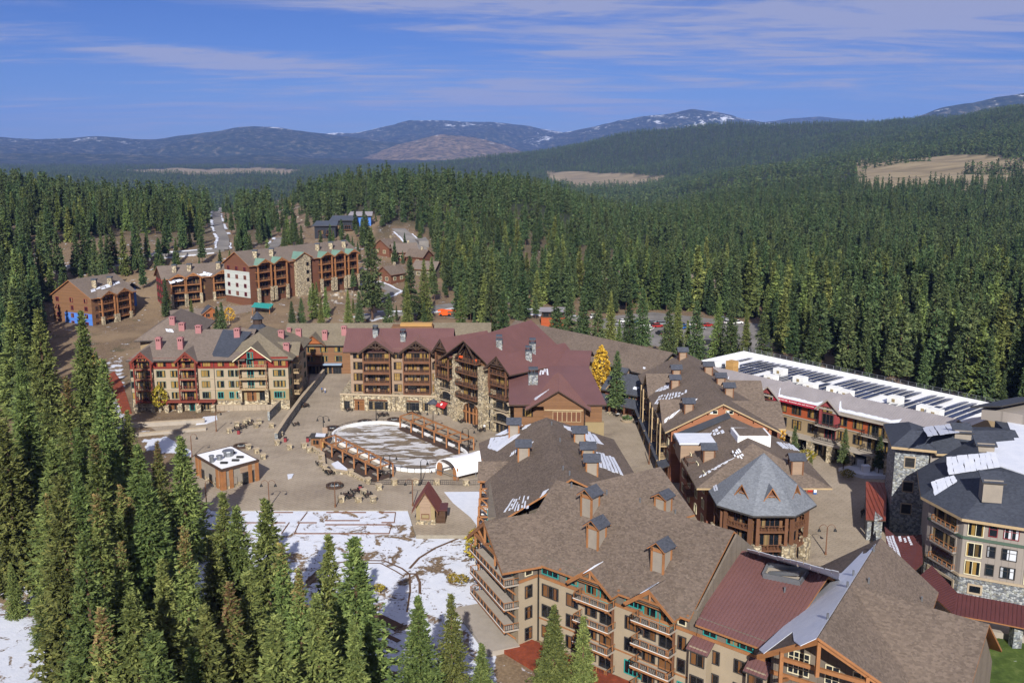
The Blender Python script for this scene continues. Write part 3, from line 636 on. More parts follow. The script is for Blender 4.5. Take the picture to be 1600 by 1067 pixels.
class Fac:
    """one straight facade of a building, from p0 (left, seen from outside) to p1"""
    def __init__(s, b, p0, p1):
        s.b = b; s.p0 = Vector(p0[:2]); s.p1 = Vector(p1[:2]); d = s.p1 - s.p0; s.L = d.length; s.d = d / s.L; s.n = Vector((s.d.y, -s.d.x)); s.a = math.atan2(d.y, d.x)
    def pt(s, x, out=0.0, z=None):
        q = s.p0 + s.d * x + s.n * out; return q if z is None else Vector((q.x, q.y, z))
    def su(s, u, v=600):
        d = ray(u, v); den = d.x * s.n.x + d.y * s.n.y; t = (s.p0.x * s.n.x + s.p0.y * s.n.y) / den
        return (Vector((d.x * t, d.y * t)) - s.p0).dot(s.d)
    def zu(s, u, v):
        d = ray(u, v); den = d.x * s.n.x + d.y * s.n.y; t = (s.p0.x * s.n.x + s.p0.y * s.n.y) / den; return CAMZ + d.z * t
    def put(s, name, mesh, x, z, out=0.0, parent=None):
        q = s.pt(x, out); o = WORLD[s.b.root.name]; ob = link(name, mesh, s.b.root, (q.x - o[0], q.y - o[1], z - o[2]), s.a); return ob
    def win(s, x, z, w, h, nx=2, ny=1, fm='trim_dark', pm='glass_amber', out=0.0, name='window', fw=0.12):
        a, b = window_mesh(w, h, nx, ny, fm, pm, fw); o = s.put(name, a, x, z, out); link('frame', b, o); return o
    def wu(s, u0, u1, v, z, h, **k):
        a, b = s.su(u0, v), s.su(u1, v); return s.win((a + b) / 2, z, b - a, h, **k)
    def door(s, x, z, w, h, fm='timber_orange', pm='glass_dark', out=0.0): return s.win(x, z, w, h, max(2, int(w / 0.9)), 2, fm, pm, out, 'door', 0.14)
    def band(s, x0, x1, z0, z1, out, mat, name='trim_band', inn=-0.05):
        m = MB(); pts = [s.pt(x0, inn), s.pt(x1, inn), s.pt(x1, out), s.pt(x0, out)]; m.prism(pts, z0, z1); return s.b.part(m, name, mat)
    def beam(s, a, b, w, h, mat, name='beam'):
        """bar between two facade points (x, z, out)"""
        return s.b.part(MB().bar(s.pt(a[0], a[2], a[1]), s.pt(b[0], b[2], b[1]), w, h), name, mat)
    def balcony(s, x0, x1, z, dep=1.8, slab='timber_brown', rail='rail_metal', post=None, sp=0.35, rh=1.05, out=0.0, top=None, panel=None, slabt=0.28):
        w = x1 - x0; key = ('b', round(w, 2), dep, slab, rail, sp, rh, top, slabt)
        if key not in WM:
            a = MB(); a.box(-w / 2, -dep, -slabt, w / 2, 0, 0); r = MB(); x = w / 2 - .06; y = -dep + .06
            def run(p, q):
                p = Vector((*p, 0)); q = Vector((*q, 0)); n = max(1, round((q - p).length / sp))
                r.bar(p + Vector((0, 0, rh)), q + Vector((0, 0, rh)), .1, .08, 1); r.bar(p + Vector((0, 0, .12)), q + Vector((0, 0, .12)), .06, .06, 0)
                for i in range(n + 1):
                    c = p + (q - p) * i / n; big = i % max(1, round(1.6 / sp)) == 0; k = .06 if big else .025; r.box(c.x - k, c.y - k, 0, c.x + k, c.y + k, rh, 1 if big else 0)
            run((-x, y), (x, y)); run((-x, y), (-x, 0)); run((x, y), (x, 0))
            WM[key] = (a.mesh('balcony', mt[slab]), r.mesh('railing', [mt[rail], mt[top or rail]]))
        a, r = WM[key]; o = s.put('balcony', a, (x0 + x1) / 2, z, out); link('railing', r, o); return o
    def post(s, x, z0, z1, out, w, mat, name='post'):
        key = ('p', round(z1 - z0, 2), w, mat)
        if key not in WM: WM[key] = MB().box(-w / 2, -w / 2, 0, w / 2, w / 2, z1 - z0).mesh('post', mt[mat])
        return s.put(name, WM[key], x, z0, out)
    def mini_gable(s, x, hw, zw, za, depth, out, mat, wallmat, edge='timber_brown', ov=0.6, og=0.7, truss=None, ribs=0.0, wall=True):
        """cross gable over x +- hw: eaves at zw, apex za, standing out by `out`, running back `depth`"""
        P = s.b.gable(s.pt(x, out), s.pt(x, -depth), hw, hw, za, zw, mat, ov, og, edge=edge, ribs=ribs); k = len(s.b.roofs)
        if wall: s.b.gwall(s.pt(x - hw, out - .02), s.pt(x + hw, out - .02), zw, za - 0.3, wallmat)
        if truss:
            m = MB(); o = out + og - 0.25; dz = (za - zw) / hw
            A = s.pt(x, o, za - .55); Lp = s.pt(x - hw - ov * .8, o, zw - dz * ov * .8 - .5); Rp = s.pt(x + hw + ov * .8, o, zw - dz * ov * .8 - .5)
            m.bar(Lp, A, .3, .34); m.bar(Rp, A, .3, .34); zc = zw + (za - zw) * .28; k = hw * .68
            m.bar(s.pt(x - k, o, zc), s.pt(x + k, o, zc), .28, .3); m.bar(s.pt(x, o, zc), A, .28, .28)
            if hw > 4:
                for e in (-1, 1): m.bar(s.pt(x + e * .2, o, zc), s.pt(x + e * hw * .36, o, zw + (za - zw) * .6), .22, .24)
            s.b.part(m, 'truss', truss)
        return P
    def bracket(s, x, z, dep, mat, w=.22):
        key = ('k', dep, mat)
        if key not in WM: WM[key] = MB().bar((0, -.05, -dep * .8), (0, -dep * .85, -.1), w, .24).box(-w / 2, -dep, -.22, w / 2, 0, 0).mesh('bracket', mt[mat])
        return s.put('bracket', WM[key], x, z)

# ------------------------------------------------------------------ beige condominium with pink chimneys (left)
def condo_left():
    b = Bld('condominium', 'beige and red condominium block with pink chimneys, left of the plaza', 'building', (-88, 288, 0))
    A0, A1, A2, A3 = (-110, 272.5), (-64.8, 274.2), (-65.5, 303), (-112, 303)
    fp = [A0, A1, A2, A3]; b.wall(fp, -2, 3.1, 'stone_warm', 'base_wall'); b.wall(fp, 3.1, 12.7, 'stucco_beige'); b.wall(fp, 12.7, 15.6, 'wood_red', 'upper_wall')
    b.wall([(-119, 305), (-112, 303.2), (-102, 304), (-106, 336), (-121, 336)], -1, 15.4, 'stucco_tan')
    b.gable((-110.5, 304), (-114, 336), 8.5, 8.5, 20.8, 15.3, 'shingle_taupe', hip0=7, hip1=8)
    b.gable((-110, 287.5), (-78, 288.3), 15, 15, 21.2, 15.5, 'shingle_taupe', hip0=7, ov=1.0)
    b.gable((-75, 274.6), (-75.4, 302.5), 10.6, 10.8, 21.0, 15.5, 'shingle_olive', hip0=9, hip1=8, ov=1.0)
    b.slopes([[Vector((-86.8, 273.2, 15.45)), Vector((-81.8, 273.2, 15.45)), Vector((-77.5, 284.5, 21.05)), Vector((-86.8, 287, 21.32))]], 'shingle_dark', 'roof_valley', 0.2)
    f = Fac(b, A0, A1); FZ_ = [3.7, 6.9, 10.1]
    cols = [(206, 212, 1), (246, 259, 3), (268, 278, 2), (316, 328, 3), (340, 350, 2), (358, 366, 2), (369, 378, 2), (428, 446, 4)]
    for u0, u1, nx in cols:
        for i, z in enumerate(FZ_):
            if u0 > 330 and i == 0: f.wu(u0 + 1, u1 - 1, 610, z, 1.7, nx=nx, fm='trim_teal', pm='glass_dark', out=.13)
            else: f.wu(u0, u1, 600, z, 1.75, nx=nx, fm='trim_green')
        f.wu(u0, u1, 565, 13.1, 1.6, nx=nx, fm='timber_red')
    f.band(f.su(338), f.L, 3.0, 6.4, 0.12, 'olive_wall', 'base_panel')
    for k, z in enumerate((12.6, 9.5, 6.35)): f.band(0, f.L, z - .12, z + .12, 0.16, 'cap_stone' if k else 'timber_red')
    for uc, hw in ((227, 2.5), (296, 2.5)):
        x = f.su(uc)
        for z in (3.3, 6.5, 9.7, 12.7):
            f.balcony(x - hw, x + hw, z, 1.7, 'timber_pale', 'timber_red', sp=.45)
            f.win(x, z + .15, 3.4, 2.3, 4, 1, 'trim_dark', 'glass_amber')
        for s_ in (-1, 1): f.post(x + s_ * (hw - .1), 0, 15.2, 1.6, .34, 'timber_red'); f.post(x + s_ * (hw - .1), -.5, 2.6, 1.6, 1.0, 'stone_warm', 'stone_pier')
        for z in (6.2, 9.4, 12.4): f.band(x - hw, x + hw, z - .05, z + .25, 1.72, 'timber_red', 'beam', 1.5)
        f.mini_gable(x, hw + .3, 15.4, 18.0, 6, 1.7, 'shingle_taupe', 'wood_red', 'timber_red', truss='timber_red')
        f.win(x, 15.2, 2.6, 1.2, 3, 1, 'timber_red', 'glass_amber', out=1.72)
    x = f.su(398, 600)
    for z in (6.6, 9.7, 12.8):
        f.balcony(x - 4, x + 4, z, 2.0, 'timber_pale', 'timber_pale', sp=.5); f.win(x - 1, z + .1, 1.7, 2.2, 2, 1, 'trim_teal', 'glass_dark'); f.win(x + 2.2, z + .8, 1.5, 1.4, 2, 1, 'trim_green', 'glass_amber')
    f.mini_gable(x, 4.7, 15.6, 19.2, 10, 1.4, 'shingle_olive', 'wood_red', 'trim_cream', ov=.8); f.win(x - .6, 15.6, 1.5, 1.7, 2, 1, 'trim_teal', 'glass_dark', out=1.4)
    for s_ in (-1, 1): f.post(x + s_ * 3.8, 2.8, 6.5, 1.8, 1.0, 'stone_warm', 'stone_pier'); f.post(x + s_ * 3.8, 6.5, 15.2, 1.8, .3, 'timber_brown')
    f.door(x - 1, 2.9, 2.4, 2.6, 'timber_orange', 'glass_brown', out=.13); f.win(x + 2.6, 3.1, 2.4, 2.2, 3, 1, 'trim_dark', 'glass_dark', out=.13)
    f.band(f.su(215), f.su(338), 2.9, 3.3, 2.2, 'timber_red', 'arcade_canopy')
    for u in (262, 282, 312, 334): f.post(f.su(u), -.5, 2.2, 1.9, 1.1, 'stone_warm', 'stone_pier'); f.post(f.su(u), 2.2, 2.9, 1.9, .35, 'timber_red')
    f.door(f.su(302), 0.05, 2.6, 2.5, 'trim_teal', 'glass_dark'); f.win(f.su(322), .4, 2.6, 2.1, 3, 1, 'trim_dark', 'glass_dark'); f.win(f.su(272), .4, 2.6, 2.1, 3, 1, 'trim_dark', 'glass_brown')
    for u in (205, 336): f.post(f.su(u), 0, 15.2, .12, .14, 'trim_dark', 'downspout')
    r = Fac(b, A1, A2)
    for z in (3.7, 6.9, 10.1, 13.1):
        for x in (3, 17.5, 25): r.win(x, z, 1.8, 1.6, 2, 1, 'trim_green', 'glass_dark')
        r.balcony(6, 11.5, z - .5, 1.9, 'timber_pale', 'timber_pale', sp=.5); r.win(8.8, z - .3, 3, 2.2, 3, 1, 'trim_dark', 'glass_dark')
    r.mini_gable(8.8, 3.6, 15.5, 18.3, 6, 1.6, 'shingle_olive', 'wood_red', 'timber_brown')
    for u, v in ((249, 544), (283, 544)): b.chimney(u, v, 1.5, 1.5, 3.0, 'pink')
    for u, v in ((214, 521), (270, 505), (285, 515), (311, 519), (371, 524), (440, 527), (448, 547), (212, 512), (258, 488), (467, 524)): b.chimney(u, v, 1.7, 1.5, 2.0, 'pink')
    b.snow([(258, 513), (270, 515), (272, 520), (260, 518)], 2)
    # turret with cupola behind the ridge
    t = Bld('turret', 'dark octagonal turret roof with cupola behind the beige condominium', 'turret', (-84.5, 318, 0))
    oc = lambda r_, k=0.0: [(-84.5 + r_ * math.cos(i * math.pi / 4 + k), 318 + r_ * math.sin(i * math.pi / 4 + k)) for i in range(8)]
    t.wall(oc(6, .39), 0, 12.2, 'stucco_tan'); P = oc(7.4, .39); Q = oc(1.7, .39)
    t.slopes([[Vector((*P[i], 12)), Vector((*P[(i + 1) % 8], 12)), Vector((*Q[(i + 1) % 8], 17.3)), Vector((*Q[i], 17.3))] for i in range(8)], 'shingle_dark', t=.25)
    t.wall(oc(1.5, .39), 17, 19.2, 'timber_dark', 'cupola'); P = oc(2.1, .39)
    t.slopes([[Vector((*P[i], 19.1)), Vector((*P[(i + 1) % 8], 19.1)), Vector((-84.5, 318, 21.6))] for i in range(8)], 'shingle_dark', 'cupola_roof', .15)
    # link building behind the passage
    k = Bld('link_building', 'brown timber link building with grey roof and blue awning between the two blocks', 'building', (-50, 325, 0))
    k.wall([(-76, 318.5), (-40, 319.5), (-10, 320), (-10, 336), (-76, 335)], -1, 10.6, 'wood_brown')
    k.gable((-76, 327.3), (-8, 328.3), 8.5, 8.7, 15.8, 10.5, 'shingle_olive')
    f = Fac(k, (-76, 318.5), (-40, 319.5))
    for u in (487, 507, 529):
        for z in (4.4, 7.6): f.win(f.su(u, 570), z, 2.2, 1.7, 2, 1, 'trim_green', 'glass_amber')
    f.mini_gable(f.su(490, 540), 3.6, 10.6, 13.6, 8, 1.4, 'shingle_olive', 'wood_orange', 'timber_brown'); f.balcony(f.su(490, 560) - 3, f.su(490, 560) + 3, 6.6, 1.6, 'timber_brown', 'timber_brown', sp=.5)
    f.band(f.su(505, 570), f.su(535, 570), 3.4, 3.7, 2.2, 'awning_blue', 'awning'); f.band(f.su(478, 570), f.su(503, 570), 3.0, 3.3, 2.0, 'timber_dark', 'awning')
    for u in (486, 497, 512, 527): f.win(f.su(u, 580), .2, 2.6, 2.5, 3, 1, 'trim_dark', 'glass_dark')
    k.chimney(508, 529, 1.7, 1.5, 2.6, 'pink'); k.chimney(538, 522, 1.7, 1.5, 2.6, 'pink'); k.chimney(452, 520, 1.3, 1.3, 1.6, 'pink')
condo_left()

# ------------------------------------------------------------------ red-roofed stone and timber block (centre)
def centre_block():
    b = Bld('stone_lodge', 'red metal roofed timber lodge with stone base and balconies facing the ice rink', 'building', (-34, 280, 0))
    B0, B1 = (-47, 276), (-21.5, 275.6)
    b.wall([(-50, 274), (-21, 271), (-19, 292), (-50, 292)], -1, 4.6, 'stone_warm', 'stone_base'); b.wall([B0, B1, (-20, 291), (-47.5, 291)], 4.6, 17.8, 'wood_tan')
    b.gable((-48, 283.3), (-18, 283.3), 8, 7.6, 22.4, 17.7, 'metal_red', ribs=.55, ov=1.1, edge='timber_dark')
    p = Fac(b, (-50, 274), (-21, 271)); f = Fac(b, B0, B1)
    p.band(0, p.L, 4.5, 4.95, .25, 'cap_stone', 'parapet_cap')
    for u0, u1 in ((538, 546), (577, 607), (636, 656), (661, 669)): p.wu(u0, u1, 630, .5, 2.1, nx=3, ny=2, fm='trim_dark', pm='glass_dark')
    p.door(p.su(562, 635), .05, 2.6, 2.7, 'timber_orange', 'glass_brown')
    for u in (536, 551, 573, 609, 616, 633, 658, 672): p.post(p.su(u, 630), -.3, 4.4, .25, .9, 'stone_warm', 'stone_pier')
    for u0, u1 in ((577, 607), (636, 656), (553, 571)): p.band(p.su(u0, 630), p.su(u1, 630), 3.0, 3.35, .35, 'timber_brown', 'lintel')
    q = p.pt(p.su(678, 635), .6); k = MB()
    for i in range(6):
        a0, a1 = i * math.pi / 3, (i + 1) * math.pi / 3; k.slab([(q.x + 1.9 * math.cos(a0), q.y + 1.9 * math.sin(a0), 3.0), (q.x + 1.9 * math.cos(a1), q.y + 1.9 * math.sin(a1), 3.0), (q.x, q.y, 4.3)], .15)
    b.part(k, 'entry_roof', 'shingle_slate'); b.wall([(q.x + 1.4 * math.cos(i * math.pi / 3), q.y + 1.4 * math.sin(i * math.pi / 3)) for i in range(6)], -.5, 3, 'stone_warm', 'entry_bay')
    for z in (5.1, 8.4, 11.7, 15.0):
        for u0, u1 in ((553, 568), (616, 627), (676, 682)): f.wu(u0, u1, 580, z, 2.0, nx=3, ny=2, fm='timber_dark', pm='glass_amber')
    for u0, u1 in ((569, 612), (631, 674)):
        a, c = f.su(u0, 580), f.su(u1, 580)
        for z in (5.0, 8.2, 11.4, 14.6):
            f.balcony(a, c, z, 2.6, 'timber_brown', 'rail_metal', top='timber_brown', sp=.4); f.win((a + c) / 2 - 1.6, z + .1, 2.6, 2.3, 3, 1, 'timber_dark', 'glass_amber'); f.win((a + c) / 2 + 2.0, z + .1, 2.8, 2.3, 3, 1, 'timber_dark', 'glass_amber')
            f.band(a, c, z - .75, z - .3, 2.62, 'timber_brown', 'beam', 2.35)
        for x in (a + .2, c - .2): f.post(x, 4.6, 17.6, 2.45, .38, 'timber_brown')
        b.wall([f.pt(a + .6, -.1), f.pt(c - .6, -.1), f.pt(c - .6, .5), f.pt(a + .6, .5)], 14.7, 18, 'wood_dark', 'bay_wall'); [f.win((a + c) / 2 + dx, 15.0, wd, 2.2, nn_, 1, 'timber_dark', 'glass_amber', out=.52) for dx, wd, nn_ in ((-2.2, 1.8, 2), (.3, 2.2, 3), (2.7, 1.2, 1))]
        f.mini_gable((a + c) / 2, (c - a) / 2 + .3, 17.8, 20.9, 9, 2.5, 'metal_red', 'wood_dark', 'timber_dark', ov=.9, og=1.0, truss='timber_dark', ribs=.55, wall=False); x = (a + c) / 2
        b.gwall(f.pt(a + .5, .6), f.pt(c - .5, .6), 17.8, 20.6, 'wood_dark')
    b.wall([(-36, 285.5), (-23.6, 285.5), (-23.6, 290), (-36, 290)], 18, 22.4, 'wood_brown', 'roof_screen'); b.wall([(-33.5, 286.2), (-24, 286.2), (-24, 289.6), (-33.5, 289.6)], 22.4, 23.0, 'plywood', 'plywood_deck')
    for u, v in ((587, 525), (630, 531)): b.chimney(u, v, 1.5, 1.5, 3.2, 'stone')
    # angled wing with the three gables
    w = Bld('stone_wing', 'angled stone wing with arched openings and three red gables beside the rink', 'building', (-8, 268, 0))
    P0, P1 = (-22.3, 271.6), (-1.2, 248.2); f = Fac(w, P0, P1); L = f.L
    w.wall([P0, P1, (14, 262), (4, 290), (-16, 288)], -1, 11.5, 'stone_warm', 'stone_wall'); w.wall([f.pt(.3, -.3), f.pt(L - .3, -.3), (13, 262), (4, 289), (-15, 287)], 11.5, 18.2, 'wood_brown')
    xl, xc, xr = f.su(698, 560), f.su(737, 560), f.su(785, 590)
    for x, hw in ((xc, 4.4),):
        for z in (7.9, 11.3, 14.7): f.balcony(x - hw, x + hw, z, 2.0, 'timber_brown', 'rail_metal', top='timber_brown', sp=.4, out=.4); f.win(x - 1.9, z + .1, 2.8, 2.4, 3, 1, 'timber_dark', 'glass_amber', out=.02); f.win(x + 1.9, z + .1, 2.8, 2.4, 3, 1, 'timber_dark', 'glass_dark', out=.02)
        f.balcony(x - hw, x + hw, 18.0, 2.0, 'timber_brown', 'rail_metal', top='timber_brown', sp=.4, out=.4); f.win(x, 18.1, 5.4, 2.6, 6, 1, 'timber_dark', 'glass_dark', out=.05)
    for x in (xc - 5.6, xc + 5.4): w.wall([f.pt(x - 1, -.2), f.pt(x + 1, -.2), f.pt(x + 1, 1.6), f.pt(x - 1, 1.6)], -.5, 19.2 if x < xc else 17.2, 'stone_warm', 'stone_pier')
    def arch(x, z0, wd, h, name='arched_opening', pm='glass_dark'):
        m = MB(); n = 10; pts = [(-wd / 2, 0), (wd / 2, 0)] + [(wd / 2 * math.cos(i * math.pi / n), h * .6 + h * .4 * math.sin(i * math.pi / n)) for i in range(n + 1)]
        k = len(pts); m.add([(a, .05, c) for a, c in pts] + [(a, -.04, c) for a, c in pts], [tuple(range(k, 2 * k))] + [(i, (i + 1) % k, k + (i + 1) % k, k + i) for i in range(k)]); o = f.put(name, m.mesh(name, mt[pm]), x, z0)
        t = MB()
        for i in range(n):
            a0, a1 = i * math.pi / n, (i + 1) * math.pi / n
            q = [((wd / 2 + e) * math.cos(a), h * .6 + (h * .4 + e) * math.sin(a)) for a in (a0, a1) for e in (0, .45)]
            t.add([(c[0], -.35, c[1]) for c in q] + [(c[0], .05, c[1]) for c in q], [(0, 2, 3, 1), (0, 4, 6, 2), (1, 3, 7, 5)])
        link('arch_stones', t.mesh('arch_stones', mt['cap_stone']), o); return o
    for z in (8.3, 4.9): arch(xl, z, 4.2, 2.3); f.balcony(xl - 2.2, xl + 2.2, z, .9, 'cap_stone', 'rail_metal', sp=.4)
    for z in (6.9, 3.4): arch(xr, z, 5.0, 2.3); f.balcony(xr - 2.6, xr + 2.6, z, .9, 'cap_stone', 'rail_metal', sp=.4)
    f.win(xr, .2, 4.6, 2.4, 4, 1, 'trim_dark', 'glass_dark')
    arch(xc, 0, 7.4, 6.0, 'great_arch', 'glass_brown'); m = MB()
    for dx in (-2.2, -.75, .75, 2.2): m.bar(f.pt(xc + dx, .25, 0), f.pt(xc + dx, .25, 4.6), .28, .28)
    m.bar(f.pt(xc - 3.6, .25, 3.2), f.pt(xc + 3.6, .25, 3.2), .28, .4); w.part(m, 'arch_frame', 'timber_orange')
    for x, z in ((xc + 8, 3.6), (xc + 8, 7.6), (xc - 7.6, .3), (xc + 8, .3)): f.win(x, z, 1.2, 2.0, 1, 2, 'trim_dark', 'glass_dark')
    for x in (xl - 3.2, xl + 2.9, xr - 3.6): w.wall([f.pt(x - .6, -.1), f.pt(x + .6, -.1), f.pt(x + .6, .7), f.pt(x - .6, .7)], -.5, 11.2, 'stone_warm', 'stone_pier')
    for x, hw in ((xl, 3.0), (xr, 3.5)):
        for z in (11.6, 14.9) if x == xl else (10.4, 13.6, 16.6):
            f.balcony(x - hw, x + hw, z, 1.9, 'timber_brown', 'rail_metal', top='timber_brown', sp=.4); f.win(x, z + .1, 4.6, 2.3, 5, 1, 'timber_dark', 'glass_amber', out=.02)
        for e in (-1, 1): f.post(x + e * (hw - .2), 11, 18.4, 1.75, .34, 'timber_brown')
    q = (f.su(688, 630)); f.win(q + 1.4, .1, 3.2, 2.4, 3, 1, 'trim_dark', 'glass_dark')
    m = MB(); m.slab([f.pt(q - .4, .1, 3.9), f.pt(q + 3.6, .1, 3.9), f.pt(q + 3.6, 1.5, 2.5), f.pt(q - .4, 1.5, 2.5)], .06); aw = w.part(m, 'awning', 'awning_red')
    lg = MB()
    for i in range(8):
        a0, a1 = i * math.pi / 4, (i + 1) * math.pi / 4; c = lambda a: f.pt(q + 1.6 + .42 * math.cos(a), .83 - .3 * math.sin(a), 3.24 + .3 * math.sin(a))
        lg.add([c(a0), c(a1), f.pt(q + 1.6, .83, 3.24)], [(0, 1, 2)])
    w.part(lg, 'awning_emblem', 'paint_white', aw)
    w.gable(f.pt(xc, 2.6), (5.5, 287.5), 7.6, 7.6, 24.0, 18.4, 'metal_red', ov=1.2, og=.4, ribs=.55, edge='timber_dark'); w.gwall(f.pt(xc - 6, .1), f.pt(xc + 6, .1), 18.4, 23.2, 'wood_dark')
    f.mini_gable(xl + .4, 3.6, 19.0, 22.9, 14, 2.0, 'metal_red', 'wood_dark', 'timber_dark', ov=.8, ribs=.55, truss='timber_dark'); f.mini_gable(xr + .6, 4.4, 18.3, 21.8, 22, 2.0, 'metal_red', 'wood_dark', 'timber_dark', ov=.9, ribs=.55, truss='timber_dark')
    for x in (xc - 4.4, xc + 4.4): f.beam((x, 18.2, 2.2), (xc, 23.2, 2.2), .34, .4, 'timber_dark', 'truss')
    for u, v in ((780, 542), (832, 548), (826, 560)): w.chimney(u, v, 1.7, 1.7, 3.4, 'stone')
    w.wall([(6, 256), (18, 254), (20, 268), (8, 272)], -1, 17.6, 'olive_wall', 'rear_wall')
    w.gable((6, 263.5), (21, 261), 8, 8, 20.3, 17.5, 'metal_red', ribs=.55, edge='timber_dark')
    m = MB()     # orange chairs on the top balcony
    for dx in (-3.4, -2.6, 2.4, 3.4):
        c = f.pt(xc + dx, 1.4, 18.0); ch = thing('balcony_chair', 'orange chair on the top balcony of the big red gable', 'chair', tuple(c), 'orange balcony chairs')
        mb = MB(); mb.box(-.3, -.3, .4, .3, .3, .48); link('seat', mb.mesh('seat', mt['paint_orange']), ch); mb = MB(); mb.box(-.3, .25, .4, .3, .32, 1.0); link('backrest', mb.mesh('backrest', mt['paint_orange']), ch)
        for a in (-1, 1):
            for e in (-1, 1): link('leg', MB().box(a * .26 - .03, e * .26 - .03, 0, a * .26 + .03, e * .26 + .03, .4).mesh('leg', mt['paint_orange']), ch)
    # big red roof nearer the camera, with louvred chimney
    c = Bld('red_roof_hall', 'wide maroon metal roofed hall with double chimney, right of the stone wing', 'building', (11, 243, 0))
    c.wall([(.5, 233.5), (22.3, 232.6), (22.3, 262), (.5, 256)], -1, 13, 'wood_brown'); c.wall([(17.8, 232.2), (22.8, 232.2), (22.8, 233.5), (17.8, 233.5)], -1, 8.3, 'olive_wall', 'plaster_panel')
    c.slopes([[Vector((-.8, 254.8, 17.8)), Vector((20.4, 253, 17.8)), Vector((23.4, 232, 12.9)), Vector((-.8, 232, 12.9))], [Vector((20.4, 253, 17.8)), Vector((-.8, 254.8, 17.8)), Vector((-.8, 264, 14)), Vector((21, 264, 14))]], 'metal_red', ribs=.55, edge='timber_dark')
    f = Fac(c, (.5, 233.5), (22.3, 232.6))
    f.mini_gable(f.su(872, 640), 6.9, 12.9, 17.2, 14, 3.0, 'metal_red', 'wood_brown', 'timber_dark', ov=1.1, og=1.0, ribs=.55)
    c.wall([f.pt(7.4, 2.9), f.pt(17.2, 2.9), f.pt(17.2, .1), f.pt(7.4, .1)], -1, 12.9, 'wood_brown', 'gable_bay')
    for i in range(6): f.win(10.2 + i * 1.15, 9.2, .95, 2.4, 1, 1, 'timber_pale', 'wood_rust', out=2.9)
    f.band(7.6, 17, 11.9, 12.2, 3.1, 'timber_pale', 'trim_band', 2.8); f.win(3.4, 9.6, 2.4, 2, 3, 1, 'timber_dark', 'glass_amber'); f.post(17.5, 0, 12.6, 3.0, .2, 'timber_dark', 'downspout')
    c.chimney(833, 600, 2.4, 2.0, 4.4, 'stone'); c.snow([(843, 578), (856, 574), (858, 588), (842, 592)], 4, .2, .3, .3); c.snow([(828, 613), (832, 611), (812, 624), (810, 622)], 1, 0); c.snow([(856, 610), (859, 608), (836, 626), (832, 624)], 2, .2, .1)
    # long brown roof behind
    d = Bld('long_hall', 'long low brown roofed hall running behind the golden aspen', 'building', (30, 305, 0))
    D0, D1 = Vector((2, 337)), Vector((47.4, 284)); dd = (D1 - D0).normalized(); nn = Vector((-dd.y, dd.x))
    q = lambda s_, o: D0 + dd * s_ + nn * o
    d.wall([q(0, -8), q(69, -8), q(69, 8), q(0, 8)], -1, 10, 'olive_wall'); d.gable(D0, D1, 9, 9, 15, 10, 'shingle_gable', hip0=0); d.gwall(q(69, -8), q(69, 8), 10, 14.6, 'olive_wall')
    f = Fac(d, q(2, -8), q(69, -8))
    for i in range(11): f.win(6 + i * 5.6, 5.8, 3.0, 2.4, 3, 1, 'timber_red' if i % 2 else 'trim_dark', 'glass_dark'); f.post(3.2 + i * 5.6, 0, 9.6, 1.4, .4, 'timber_pale')
    f.band(0, 66, 5.0, 5.3, 1.6, 'timber_pale', 'walkway')
    for u, v in ((857, 556), (885, 560), (1005, 575)): d.snow([(u, v - 2), (u + 4, v - 1), (u + 3, v + 2), (u - 1, v + 1)], 1)
centre_block()

# ------------------------------------------------------------------ slate-roofed shop
def shop():
    b = Bld('slate_shop', 'small two storey brown shop with slate blue roof and porch', 'shop', (34, 272, 0))
    S0, S1 = Vector((27, 273.5)), Vector((38.2, 264.2)); d = (S1 - S0).normalized(); n = Vector((-d.y, d.x)); q = lambda s, o: S0 + d * s + n * o
    L = (S1 - S0).length; b.wall([q(0, 0), q(L, 0), q(L, 9), q(0, 9)], -.5, 7.2, 'brick_brown'); b.gable(q(0, 4.5), q(L, 4.5), 4.7, 4.7, 10.8, 7.1, 'shingle_slate', hip1=0, ov=.9); b.gwall(q(L, 0), q(L, 9), 7.2, 10.5, 'brick_brown')
    f = Fac(b, S0, S1); f.mini_gable(3.2, 1.7, 7.4, 9.3, 4, .5, 'shingle_slate', 'wood_tan', 'timber_pale', ov=.5); f.win(3.2, 5.0, 1.6, 2.4, 2, 2, 'trim_green', 'glass_amber', out=.3)
    for x in (7.2, 9.6, 12.6): f.win(x, 4.9, 1.4, 1.6, 2, 1, 'trim_green', 'glass_dark')
    m = [[f.pt(-1.2, .1, 4.9), f.pt(L + .8, .1, 4.9), f.pt(L + .8, 4.0, 3.4), f.pt(-1.2, 4.0, 3.4)]]; b.slopes(m, 'shingle_slate', 'porch_roof', .2)
    for x in (-.6, 4, 9, L): f.post(x, 0, 3.6, 3.6, .4, 'timber_brown'); f.post(x, -.2, 1.0, 3.6, .8, 'stone_warm', 'stone_pier')
    for x in (2, 6, 10.5): f.win(x, .4, 2.6, 2.4, 3, 1, 'timber_brown', 'glass_brown')
    b.gable(q(2.2, 5.2), q(4.4, 5.2), 1.2, 1.2, 12.2, 11.2, 'shingle_slate', .3, .3, name='vent_roof'); b.wall([q(2.4, 4.4), q(4.2, 4.4), q(4.2, 6), q(2.4, 6)], 9.5, 11.3, 'wood_tan', 'roof_vent')
    b.snow([(990, 603), (1000, 605), (996, 609), (989, 608)], 1)
shop()

